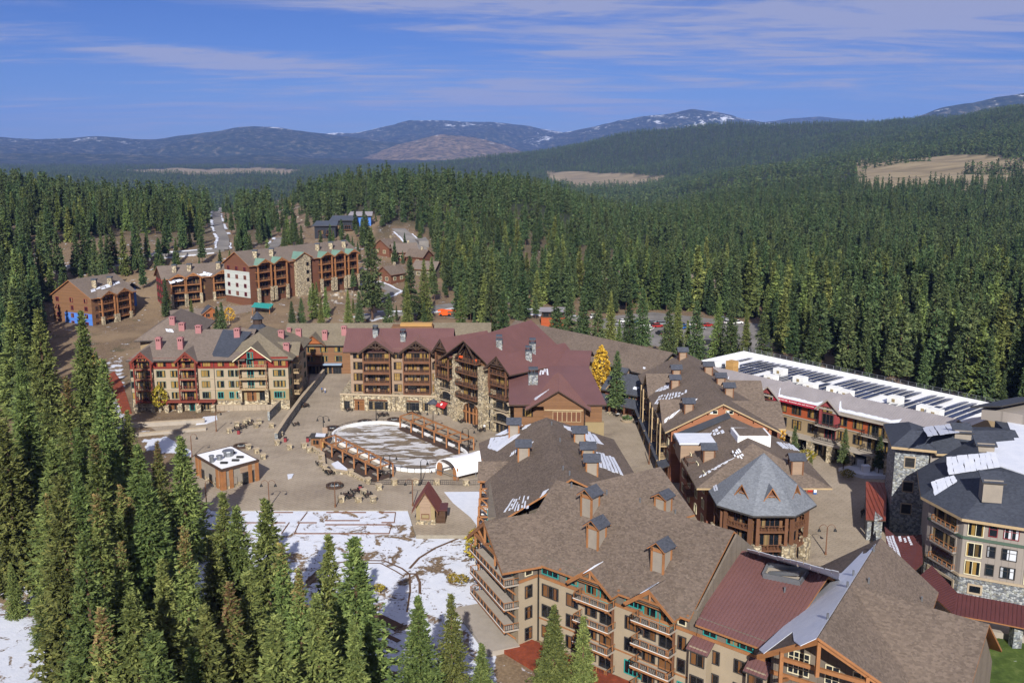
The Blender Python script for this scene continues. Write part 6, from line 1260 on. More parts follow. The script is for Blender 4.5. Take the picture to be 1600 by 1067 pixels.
LOWS = [conifer('low_fir', 24, 3.7, 90, 5, 1.9, 0.06, 31, 0.9, [m_dark, m_brown], gap=0), conifer('low_fir', 27, 3.3, 95, 5, 1.8, 0.1, 32, 0.8, [m_dark, m_brown], gap=0),
        conifer('low_fir', 22, 3.3, 85, 5, 1.8, 0.1, 33, 0.95, [m_dark, m_brown], gap=0), conifer('low_fir', 23, 2.9, 85, 4, 1.7, 0.18, 34, 0.8, [m_dark, m_brown], gap=0)]
ROUGH = [conifer('far_fir', 23, 4.3, 18, 3, 4.0, 0.05, 41, 0.9, [m_dark, m_brown], gap=0), conifer('far_fir', 26, 3.8, 18, 3, 3.8, 0.05, 42, 0.85, [m_dark, m_brown], gap=0)]
def tree(proto, x, y, z, h, label, group, name='fir_tree', rz=None, wide=1.0, parts=True):
    tm, cm, H = proto; k = h / H
    e = thing(name, label, 'tree', (x, y, z), group, rng.uniform(0, 6.28) if rz is None else rz)
    e.scale = (k * wide, k * wide, k)
    a = bpy.data.objects.new('trunk', tm); b = bpy.data.objects.new('crown', cm)
    for o in (a, b): COL.objects.link(o); o.parent = e
    return e
NTREE = [0]
def tip_tree(u, v, h, label, proto, group=None, name='fir_tree', gz=None, wide=1.0):
    """tree whose top shows at pixel (u, v); its height fixes how far away it stands"""
    z = -3.0 if gz is None else gz
    for _ in range(6):
        p = at(u, v, z + h)
        z = tz(p.x, p.y) if gz is None else gz
    p = at(u, v, z + h); NTREE[0] += 1
    return tree(proto, p.x, p.y, z - 0.2, h, label, group, name, wide=wide)
FG = [  # foreground firs: tip pixel, height, prototype, label
 (34, 604, 31, 0, 'broad olive fir at the left photo edge, second row'), (4, 655, 28, 3, 'fir cut by the left photo edge in mid height'), (126, 484, 33, 2, 'tallest dark fir rising left of the beige condominium'),
 (58, 482, 31, 1, 'tall dark fir just left of the tallest one'), (16, 470, 30, 3, 'tall dark fir near the left edge beside lodge roofs'), (103, 588, 27, 5, 'fir with bare brown top between two tall dark firs'),
 (157, 610, 25, 1, 'slim fir in front of the red mulch bank'), (82, 686, 27, 3, 'bushy olive fir in the second row from the left'), (146, 678, 27, 4, 'fir with reddish brown dead top left of the snow clearing'),
 (198, 640, 19, 1, 'narrow fir standing at the snowy edge below the condominium'), (245, 688, 18, 5, 'thin sparse fir before the low retaining wall'), (281, 680, 22, 3, 'dark fir left of the flat roofed kiosk'),
 (214, 694, 24, 0, 'fir behind the thin sparse one near the retaining wall'), (120, 735, 26, 2, 'fir in the thick of the left foreground stand'), (150, 772, 26, 4, 'fir with rusty top in the middle of the left stand'),
 (226, 742, 25, 0, 'broad olive fir in front of the kiosk, left of it'), (187, 845, 23, 4, 'short fir with orange dead tip in the left stand'),
 (286, 822, 24, 5, 'fir with rusty orange tip below the kiosk'), (347, 768, 22, 1, 'dark fir at the plaza corner below the kiosk'), (369, 790, 21, 3, 'small fir touching the one at the plaza corner'),
 (414, 778, 24, 3, 'sparse fir standing alone before the snowy terraces'), (129, 832, 27, 1, 'yellow green fir with thinning crown in the left stand'), (204, 924, 26, 0, 'light olive fir lowest in the left stand'),
 (157, 948, 25, 5, 'thin topped fir at the bottom left of the stand'), (358, 908, 25, 5, 'fir with grey brown dead top half in the bottom row'), (385, 893, 24, 1, 'round shouldered green fir in the bottom row'),
 (438, 848, 24, 4, 'fir with brown upper crown beside the snow field'), (466, 888, 22, 5, 'sparse fir with brown twigs beside the snow field'), (494, 926, 24, 0, 'wide bright fir bottom centre of the stand'),
 (513, 834, 22, 1, 'slim pointed fir inside the snow field arc'), (553, 838, 26, 3, 'dense dark green fir with tufted top on the snow field'), (653, 930, 18, 0, 'full conical fir alone on the lower snow field'),
 (705, 926, 17, 1, 'full conical fir right of the lone conical one'), (752, 1003, 12, 3, 'small fir beside the timber terrace at the bottom'), (866, 944, 15, 0, 'bright fir hiding the front lodge windows, left of two'),
 (912, 960, 14, 1, 'narrow fir hiding the front lodge windows, right of two'), (16, 878, 9, 1, 'small young fir on snow at the left edge'), (62, 917, 9, 3, 'young fir on the snow bank by the dark road'),
 (90, 742, 30, 1, 'dark columnar fir in the left stand'), (253, 870, 26, 2, 'olive fir between the rusty tipped ones'), (318, 945, 24, 0, 'fir in the bottom row left of the dead topped one'),
 (430, 960, 24, 3, 'green fir in the bottom row right of the dead topped one'), (240, 985, 26, 3, 'fir lowest in the photo bottom left'), (552, 965, 21, 2, 'dark fir under the tufted one at the photo bottom'),  (300, 1010, 20, 1, 'fir tip at the very bottom of the stand'), (160, 560, 27, 1, 'dark fir right behind the tallest one'), (30, 560, 27, 2, 'dark fir behind the broad left edge one')]
for u, v, h, k, lab in FG:
    w_ = {0: 1.35, 3: 1.28}.get(k, 1.15)
    tip_tree(u, v, h * 1.1, lab, FIRS[k], 'foreground firs on the snowy slope', wide=w_)
def fill_stand():
    pts = [(u, v) for u, v, *_ in FG]; r = random.Random(11); n = 0
    for _ in range(900):
        u = r.uniform(70, 330); v = r.uniform(600, 880); lim = 330 if v > 800 else 120 + (v - 600) * 0.75
        if u > lim or any(abs(u - a) < 15 and abs(v - c) < 34 for a, c in pts): continue
        pts.append((u, v)); n += 1; k = r.choice((0, 1, 2, 3, 3, 1, 4)); tip_tree(u, v, r.uniform(19, 27), 'fir deep in the crowded left foreground stand', FIRS[k], 'crowd of the left foreground stand', wide=r.uniform(1.05, 1.3))
        if n >= 12: break
fill_stand()
MIDT = [  # pines and firs that stand free among the village buildings: tip pixel, height, ground z, label
 (965, 548, 19, 0.0, 'green fir beside the golden aspen behind the shops'), (298, 466, 15, None, 'slim fir in front of the clubhouse, left of two'), (345, 472, 16, None, 'slim fir in front of the clubhouse, right of two'),
 (935, 466, 24, 0, 'fir at the left edge of the car park'), (968, 500, 21, 0, 'fir right behind the long brown roof'), (1047, 470, 24, 0, 'tall fir in the middle of the car park'), (1090, 470, 26, 0, 'pine right of the tall car park fir'),
 (1075, 500, 19, 0, 'lower fir in the car park between cars'), (912, 455, 26, 0, 'dense fir behind the long brown roof, left'), (890, 450, 25, 0, 'dense fir left of the car park entrance'),
 (1168, 480, 24, 0, 'fir at the right end of the car park'), (1322, 668, 11, 0, 'leafy pine in the planter before the orange facade'), (1243, 664, 9, 0, 'young pine before the orange facade arcade'),
 (1268, 708, 7, 0, 'bushy young pine beside the turret'), (1377, 680, 10, 0, 'pine squeezed between orange facade and stone tower'), (578, 360, 38, None, 'tall ponderosa standing alone beside the red lodge'),
 (543, 452, 17, None, 'fir below the boulder bank, left of two'), (560, 455, 16, None, 'fir below the boulder bank, right of two'), (640, 400, 28, None, 'dark fir right of the brown cottages'), (662, 405, 26, None, 'fir by the two lane road end'),
 (455, 470, 14, None, 'low pine near the pool terrace'), (470, 465, 13, None, 'low pine next to the pool terrace pine'), (500, 460, 14, None, 'small pine on the bank beside the pool'), (247, 374, 30, None, 'tall pine between the two dark lodges'),
 (607, 458, 20, None, 'fir behind the red metal roofs, left'), (635, 440, 24, None, 'fir behind the red metal roofs, second from left'), (786, 455, 24, 0, 'fir behind the red roof ridge'), (812, 462, 22, 0, 'fir over the red roof corner'),
 (955, 455, 24, 0, 'fir screening the car park, first right of the entrance'), (985, 462, 24, 0, 'fir screening the car park before the white cars'), (1005, 450, 25, 0, 'tall fir behind the parked white cars'), (1125, 462, 25, 0, 'fir right of the car park island'), (1145, 470, 25, 0, 'pine right of the car park, nearer the forest'), (1195, 486, 25, 0, 'fir at the forest corner by the solar roof'), (1060, 455, 26, 0, 'tall pine behind the car park'), (870, 458, 25, 0, 'fir behind the small red building'),
 (767, 440, 26, None, 'tall pine by the service yard'), (720, 440, 27, None, 'pine behind the orange boom lift'), (443, 352, 15, None, 'young fir beside the construction road'), (470, 352, 15, None, 'young fir before the black modern house'),
 (487, 356, 14, None, 'young fir left of the black modern house wall'), (450, 380, 13, None, 'young fir above the red lodge roof'), (338, 478, 12, None, 'small conifer between clubhouse and condominium'), (150, 548, 13, None, 'small pine by the garage entrance')]
for i, (u, v, h, gz, lab) in enumerate(MIDT):
    tip_tree(u, v, h, lab, PINES[i % 3] if i % 3 != 1 else FIRS[(i % 4)], 'trees among the village buildings', 'pine_tree' if 'pine' in lab or 'ponderosa' in lab else 'fir_tree', gz, 0.85)

def aspen(name, u, v, h, label, w=0.32, cat='tree', gz=None, mat=None, group=None):
    z = 0.0 if gz is None else gz
    for _ in range(6):
        p = at(u, v, z + h); z = tz(p.x, p.y) if gz is None else gz
    p = at(u, v, z + h); e = thing(name, label, cat, (p.x, p.y, z - 0.1), group)
    r = np.random.default_rng(int(u * 7 + v)); tr = MB(); tr.cyl((0, 0, -0.5), (0, 0, h * 0.85), 0.13, 0.03, 6); V = []
    for k in range(9):
        a = r.uniform(0, 6.28); zz = h * r.uniform(0.25, 0.7); L = h * w * 0.7; tr.cyl((0, 0, zz), (math.cos(a) * L, math.sin(a) * L, zz + L * 1.1), 0.05, 0.015, 4)
    for k in range(int(200 + 38 * h)):
        t = r.uniform(0.12, 1); rad = h * w * math.sin(min(1, t * 1.02) * math.pi) ** 0.6 * r.uniform(0.3, 1.05) ** 0.6; a = r.uniform(0, 6.28)
        c = np.array([math.cos(a) * rad, math.sin(a) * rad, h * (0.15 + 0.86 * t)]); f = r.normal(0, 1, 3); f /= np.linalg.norm(f); s_ = np.cross(f, r.normal(0, 1, 3)); s_ /= np.linalg.norm(s_); s = 0.16 + 0.03 * h * r.uniform(0.5, 1)
        V += [c - f * s, c + s_ * s * 0.6, c + f * s, c - s_ * s * 0.6]
    me = bpy.data.meshes.new(name + '_crown'); me.from_pydata([tuple(q) for q in V], [], [(4 * i, 4 * i + 1, 4 * i + 2, 4 * i + 3) for i in range(len(V) // 4)]); me.materials.append(mat or m_gold)
    for nm, d in (('trunk', tr.mesh(name + '_trunk', m_pale)), ('crown', me)):
        o = bpy.data.objects.new(nm, d); COL.objects.link(o); o.parent = e
aspen('aspen_tree', 940, 541, 18, 'golden aspen blazing yellow behind the red roofs', 0.15, gz=0)
aspen('aspen_tree', 1213, 655, 9, 'yellow aspen in front of the orange facade', 0.3, gz=0)
for u, v, h, lab in [(607, 393, 7, 'yellow aspen beside the brown cottages, left'), (630, 398, 8, 'bright yellow aspen in front of the brown cottages'), (600, 428, 6, 'orange aspen by the cottage driveway'), (480, 436, 5, 'yellow shrub tree under the red lodge balconies, left'),
                     (508, 432, 5, 'yellow shrub tree under the red lodge, middle'), (437, 446, 6, 'yellow tree beside the red lodge stone bay'), (398, 452, 5, 'yellow green tree below the red lodge left end'), (543, 430, 4, 'small yellow tree at the right lodge corner'),
                     (357, 480, 7, 'orange tree beside the clubhouse'), (612, 415, 6, 'yellow tree left of the cottage car'), (146, 555, 6, 'orange aspen by the garage ramp')]:
    aspen('aspen_tree', u, v, h, lab, 0.36)
aspen('aspen_tree', 247, 602, 8, 'half bare yellowing tree before the condominium arcade', 0.3, gz=0, mat=m_shrub)
aspen('birch_tree', 742, 826, 7, 'thin bare pale tree beside the front lodge balconies', 0.3, gz=-1, mat=m_shrub)
for u, v, h, lab in [(1262, 702, 3, 'low shrub in the planter left'), (1325, 733, 2.2, 'golden grass clump in the stone planter'), (708, 896, 1.6, 'yellow shrubs on the snow before the front lodge, left'), (722, 897, 1.7, 'yellow shrubs on the snow before the front lodge, right'),
                     (592, 912, 1.4, 'brown shrub poking from the snow field')]:
    aspen('shrub', u, v, h, lab, 0.8, 'shrub', mat=m_shrub, gz=-1.5 if v > 850 else 0)

# forest: jittered grid over the whole land, thinned by clearings and bare patches
def scatter(y0, y1, sp, dens, pad):
    xs, ys = [], []; X = y1 * pad; gx = np.arange(-X, X, sp); gy = np.arange(y0, y1, sp)
    x, y = np.meshgrid(gx, gy); x = (x + rng.uniform(-0.48, 0.48, x.shape) * sp).ravel(); y = (y + rng.uniform(-0.48, 0.48, y.shape) * sp).ravel()
    k = (np.abs(x / y) < pad); x, y = x[k], y[k]
    k = rng.uniform(0, 1, len(x)) < dens
    return x[k], y[k]
def forest_points():
    out = []
    for y0, y1, sp, dens, pad in ((262, 520, 5.6, 0.6, 0.66), (520, 1000, 6.6, 0.52, 0.64), (1000, 1700, 9.0, 0.6, 0.63), (1700, 3000, 12.0, 0.74, 0.62), (3000, 6200, 16.0, 0.9, 0.62)):
        x, y = scatter(y0, y1, sp, dens, pad); bad = np.zeros(len(x), bool)
        for ci, c in enumerate(CLEARW):
            k_ = inside(c, x, y)
            if ci == 2: k_ &= (np.sin(y / 45 + x / 300) + 0.7 * np.sin(x / 60 + y / 90) < 0.8)      # rows of firs left between the quarry terraces
            if ci == 0:      # scattered young trees on the hillside between the back lodges
                hill = k_ & (y > 398) & (x < 30) & (rng.uniform(0, 1, len(x)) < 0.25); HILL.append(np.stack([x[hill], y[hill]], 1))
            bad |= k_
        for ln, w in ROADW: bad |= near_line(x, y, ln, w / 2 + 4)
        t = x / y; u = 800 + t * F / 0.985
        nz = np.sin(x / 37 + 1) * np.sin(y / 41 + 2) + 0.6 * np.sin(x / 17 - y / 29) + 0.5 * np.sin(x / 71 + y / 57)
        bare = (u > 420) & (u < 900) & (y > 560) & (y < 1000) & (nz > 0.75)          # rocky openings on the middle ridge
        bare |= (u > 1040) & (u < 1330) & (y > 1500) & (y < 2600) & (nz > 0.15)
        bare |= (u > 950) & (y > 2400) & (y < 5200) & (nz > 1.0)
        bare |= (u < 480) & (y > 400) & (y < 640) & (nz > 0.6)
        bare |= (y < 330) & (u < 1180) & (u > 40); bare |= (y < 402) & (u > 40) & (u < 260)                                              # village edge on the left is planted by hand
        bare |= (y > 1500) & (u < 780) & (y < 6200) & (nz > -0.1)
        out.append(np.stack([x[~bad & ~bare], y[~bad & ~bare]], 1))
    p = np.concatenate(out); return p, terr(p[:, 0], p[:, 1])
HILL = []
FP, FZ = forest_points()
HP = np.concatenate(HILL); hb = np.zeros(len(HP), bool)
for ft in FOOT:
    for ox in (-4, 0, 4):
        for oy in (-7, 0, 4): hb |= inside(ft, HP[:, 0] + ox, HP[:, 1] + oy)
for ln, w in ROADW: hb |= near_line(HP[:, 0], HP[:, 1], ln, w / 2 + 2.5)
HP = HP[~hb]; rng.shuffle(HP); HX = HP[60:]; HP = HP[:60]      # the smaller part of the young growth joins the forest mass below
for x, y in HP:
    k = rng.integers(0, 5); tree(MIDS[k], x, y, tz(x, y) - .2, rng.uniform(6, 19), 'young conifer scattered on the hillside among the back lodges', 'young conifers on the lodge hillside', 'fir_tree', wide=rng.uniform(.95, 1.3)); NTREE[0] += 1
FH = np.where(FP[:, 1] < 470, 10 + 21 * rng.beta(2.0, 1.6, len(FP)), 8 + 16 * rng.beta(1.8, 1.6, len(FP)))
FP = np.concatenate([FP, HX]); FZ = np.concatenate([FZ, terr(HX[:, 0], HX[:, 1])]); FH = np.concatenate([FH, rng.uniform(6, 18, len(HX))]); NF = len(FP) - len(HX)
fu = 800 + F * FP[:, 0] / (FP[:, 1] * math.cos(PITCH) - (FZ - CAMZ) * math.sin(PITCH))
order = np.argsort(np.where((fu > -10) & (fu < 1610) & (np.arange(len(FP)) < NF), FP[:, 1] / FH * 22, 1e9)); NI = max(0, 300 - NTREE[0]); solo = order[:NI]
GL = [('conifer in the forest edge right behind the solar roof', 'forest edge trees on the right'), ('conifer at the forest edge behind the car park', 'forest edge trees behind the car park'),
      ('conifer in the woods behind the left lodges and road', 'woods behind the left lodges'), ('conifer in the woods behind the red roofs', 'woods behind the red roofs')]
for i in solo:
    x, y = FP[i]; u = fu[i]; lab, grp = GL[0] if u > 1180 else GL[1] if u > 830 else GL[3] if u > 560 else GL[2]
    k = rng.integers(0, 5); tree(MIDS[k], x, y, FZ[i] - 0.3, FH[i], lab, grp, 'pine_tree' if k == 2 else 'fir_tree', wide=rng.uniform(0.85, 1.15))
def forest_rest():
    keep = np.ones(len(FP), bool); keep[solo] = False
    def pts(sel, protos, nm):
        cl = bpy.data.collections.new(nm)
        for tm, cm, H in protos:
            m = MB(); rr = 0.3; bm = bmesh.new(); bm.from_mesh(cm); o = bpy.data.objects.new(nm + '_tree', None)
            vs = [(-.3, 0, -2), (.15, .26, -2), (.15, -.26, -2), (0, 0, H * .8)]; bv = [bm.verts.new(p) for p in vs]
            for f in ((0, 2, 3), (2, 1, 3), (1, 0, 3)):
                ff = bm.faces.new([bv[j] for j in f]); ff.material_index = 2
            me = bpy.data.meshes.new(nm + '_tree'); bm.to_mesh(me); bm.free()
            for mm in list(cm.materials) + [m_bark]: me.materials.append(mm)
            me.transform(Matrix.Scale(1 / H, 4)); cl.objects.link(bpy.data.objects.new(nm + '_tree', me))
        return sel, cl
    near = keep & (FP[:, 1] < 620); mid = keep & (FP[:, 1] >= 620) & (FP[:, 1] < 1500); far = keep & (FP[:, 1] >= 1500)
    groups = [pts(near, MIDS, 'forest_near'), pts(mid, LOWS, 'forest_mid'), pts(far, ROUGH, 'forest_far')]
    idx = np.concatenate([np.nonzero(s)[0] for s, _ in groups]); gi = np.concatenate([np.full(int(s.sum()), k) for k, (s, _) in enumerate(groups)])
    me = bpy.data.meshes.new('forest'); me.vertices.add(len(idx)); me.vertices.foreach_set('co', np.stack([FP[idx, 0], FP[idx, 1], FZ[idx] - 0.3], 1).astype(np.float32).ravel())
    for nm, ty, arr in (('h', 'FLOAT', FH[idx].astype(np.float32)), ('rot', 'FLOAT', rng.uniform(0, 6.28, len(idx)).astype(np.float32)), ('lod', 'INT', gi.astype(np.int32)), ('w', 'FLOAT', rng.uniform(0.8, 1.15, len(idx)).astype(np.float32))):
        a = me.attributes.new(nm, ty, 'POINT'); a.data.foreach_set('value', arr)
    o = link('forest', me); tag(o, 'dense conifer forest covering the hills behind the village', 'forest', kind='stuff')
    ng = bpy.data.node_groups.new('forest_scatter', 'GeometryNodeTree'); ng.interface.new_socket('Geometry', in_out='INPUT', socket_type='NodeSocketGeometry'); ng.interface.new_socket('Geometry', in_out='OUTPUT', socket_type='NodeSocketGeometry')
    n = ng.nodes; l = ng.links; gin = n.new('NodeGroupInput'); gout = n.new('NodeGroupOutput'); join = n.new('GeometryNodeJoinGeometry')
    def attr(nm, ty):
        a = n.new('GeometryNodeInputNamedAttribute'); a.data_type = ty; a.inputs[0].default_value = nm; return a.outputs[0]
    h, rot, w, lod = attr('h', 'FLOAT'), attr('rot', 'FLOAT'), attr('w', 'FLOAT'), attr('lod', 'INT')
    hw = n.new('ShaderNodeMath'); hw.operation = 'MULTIPLY'; l.new(h, hw.inputs[0]); l.new(w, hw.inputs[1])
    sc = n.new('ShaderNodeCombineXYZ'); l.new(hw.outputs[0], sc.inputs[0]); l.new(hw.outputs[0], sc.inputs[1]); l.new(h, sc.inputs[2])
    ro = n.new('ShaderNodeCombineXYZ'); l.new(rot, ro.inputs[2])
    for k, (s, cl) in enumerate(groups):
        ci = n.new('GeometryNodeCollectionInfo'); ci.inputs['Collection'].default_value = cl; ci.inputs['Separate Children'].default_value = True
        cmp = n.new('FunctionNodeCompare'); cmp.data_type = 'INT'; cmp.operation = 'EQUAL'; l.new(lod, cmp.inputs[2]); cmp.inputs[3].default_value = k
        ip = n.new('GeometryNodeInstanceOnPoints'); ip.inputs['Pick Instance'].default_value = True
        l.new(gin.outputs[0], ip.inputs['Points']); l.new(cmp.outputs[0], ip.inputs['Selection']); l.new(ci.outputs[0], ip.inputs['Instance'])
        l.new(ro.outputs[0], ip.inputs['Rotation']); l.new(sc.outputs[0], ip.inputs['Scale']); l.new(ip.outputs[0], join.inputs[0])
    l.new(join.outputs[0], gout.inputs[0]); md = o.modifiers.new('scatter', 'NODES'); md.node_group = ng
    return len(idx)
print('forest instances', forest_rest(), 'solo', len(solo), 'hand', NTREE[0])

# ------------------------------------------------------------------ ice rink, pergolas, tent
def rink():
    c = Vector((-29.3, 239.0)); d = Vector((.62, -.78)).normalized(); n = Vector((.78, .62)).normalized(); hl, r = 12.2, 10.4
    def stad(rr, k=14):
        pts = []
        for i in range(k + 1): a = math.pi * i / k; pts.append(c + d * hl + n * (rr * math.cos(a)) + d * (rr * math.sin(a)))
        for i in range(k + 1): a = math.pi * i / k; pts.append(c - d * hl - n * (rr * math.cos(a)) - d * (rr * math.sin(a)))
        return pts
    tag(MB().prism(stad(r), -.4, .10).build('ice_surface', mt['ice_rink']), kind='structure')
    o = thing('rink_board', 'low white board ringing the half melted ice rink', 'barrier', (c.x, c.y, 0)); a, b = stad(r + .02), stad(r + .55); m = MB(); k = len(a)
    for i in range(k):
        j = (i + 1) % k; p, q, s, t = a[i], a[j], b[j], b[i]
        m.add([(p.x, p.y, 0), (q.x, q.y, 0), (s.x, s.y, 0), (t.x, t.y, 0), (p.x, p.y, .8), (q.x, q.y, .8), (s.x, s.y, .8), (t.x, t.y, .8)], [(4, 5, 6, 7), (0, 1, 5, 4), (2, 3, 7, 6)])
    m.build('board', mt['paint_white'], o); e = stad(r + .7, 20); m = MB()
    for i in range(len(e)):
        p, q = e[i], e[(i + 1) % len(e)]; m.bar((p.x, p.y, 1.25), (q.x, q.y, 1.25), .08, .08); m.bar((p.x, p.y, 0), (p.x, p.y, 1.25), .08, .08)
    m.build('railing', mt['black_iron'], o)
    # pergolas with sofas
    for cor, lab, grp in (([(-47.9, 234.3), (-44.9, 238.1), (-27.7, 215.9), (-30.8, 212.7)], 'left', 0), ([(-30.5, 255.3), (-27.4, 259.1), (-9.7, 235.9), (-13.2, 232.7)], 'right', 1)):
        A, B, C_, D = [Vector(p) for p in cor]; q = (A + B + C_ + D) / 4; g = thing('pergola', f'open orange timber pergola over seating on the {"near left" if not grp else "far right"} side of the rink', 'pergola', (q.x, q.y, 0), 'rink side pergolas')
        w = (D - A).normalized(); MB().prism([A - (B - A) * .25, B + (B - A) * .1, C_ + (C_ - D) * .1, D - (C_ - D) * .25], -.3, .14).build('deck', mt['timber_dark'], g)
        for s0, s1 in ((A, D), (B, C_)):
            MB().bar((*s0, 3.1), (*s1, 3.1), .3, .38).build('beam', mt['timber_orange'], g)
            for i in range(6): p = s0.lerp(s1, i / 5); MB().box(p.x - .17, p.y - .17, 0, p.x + .17, p.y + .17, 3).build('post', mt['timber_orange'], g)
        for i in range(6):
            p, s = A.lerp(D, i / 5), B.lerp(C_, i / 5)
            if i in (0, 1, 2, 3, 4, 5): MB().bar((*p, 3.3), (*s, 3.3), .24, .3).build('cross_beam', mt['timber_orange'], g)
        for i in range(5):
            for e in (.25, .78):
                p = A.lerp(D, (i + .5) / 5).lerp(B.lerp(C_, (i + .5) / 5), e); so = thing('sofa', f'dark grey outdoor sofa under the {lab} pergola of the rink', 'sofa', (p.x, p.y, .14), f'sofas under the {lab} pergola', math.atan2(w.y, w.x))
                link('seat', MB().box(-1.1, -.4, .1, 1.1, .4, .45).mesh('seat', mt['trim_dark']), so); link('backrest', MB().box(-1.1, .3 if e < .5 else -.45, .45, 1.1, .45 if e < .5 else -.3, .9).mesh('backrest', mt['trim_dark']), so)
                for a in (-.5, .5): link('cushion', MB().box(a - .48, -.36, .45, a + .48, .28, .58).mesh('cushion', mt['panel_taupe']), so)
            p = A.lerp(D, (i + .5) / 5).lerp(B.lerp(C_, (i + .5) / 5), .52); tb = thing('coffee_table', f'low pale table between sofas under the {lab} pergola', 'table', (p.x, p.y, .14), f'tables under the {lab} pergola'); link('top', MB().box(-.5, -.35, .38, .5, .35, .46).mesh('top', mt['cap_stone']), tb); link('base', MB().box(-.35, -.2, 0, .35, .2, .38).mesh('base', mt['trim_dark']), tb)
    # barrel-vault tent
    p0, p1 = Vector((-17.9, 217.4)), Vector((-12.6, 212.2)); ax = Vector((.80, .60)).normalized(); L = 10.5; t = thing('barrel_tent', 'white barrel vaulted tent at the near end of the rink', 'tent', (-11, 218, 0)); m = MB(); k = 14; wv = p1 - p0; vs = []
    for j, s in enumerate((0, L * .25, L * .5, L * .75, L)):
        for rr in (0, .12):
            for i in range(k + 1):
                a = math.pi * i / k; x = .5 - .5 * math.cos(a) * (1 - rr / 4); q = p0 + wv * x + ax * s; vs.append((q.x, q.y, 1.2 + (3.3 - rr - (.12 if j in (1, 3) else 0)) * math.sin(a) ** .8))
    N = 2 * (k + 1); fs = []
    for j in range(4):
        for i in range(k): o1 = j * N + i; fs += [(o1, o1 + 1, o1 + N + 1, o1 + N), (o1 + k + 1, o1 + k + 1 + N, o1 + k + 2 + N, o1 + k + 2)]
    for j in (0, 4):
        for i in range(k): o1 = j * N + i; fs.append((o1, o1 + k + 1, o1 + k + 2, o1 + 1))
    m.add(vs, fs); m.build('canopy', mt['fabric_white'], t, True); fr = MB()
    for s in (0, L / 2, L):
        for q in (p0, p1): e = q + ax * s; fr.bar((e.x, e.y, 0), (e.x, e.y, 1.3), .16, .16)
        e = p0 + ax * s; h = p1 + ax * s; fr.bar((e.x, e.y, 1.3), (h.x, h.y, 1.3), .12, .12)
    fr.build('frame', mt['steel'], t)
    for s, q in ((.2, p0 + wv * .12), (.2, p0 + wv * .88)): e = q + ax * s; MB().prism([e - wv * .10, e + wv * .10, e + wv * .10 + ax * .3, e - wv * .10 + ax * .3], 0, 3.0).build('curtain', mt['timber_orange'], t)
rink()

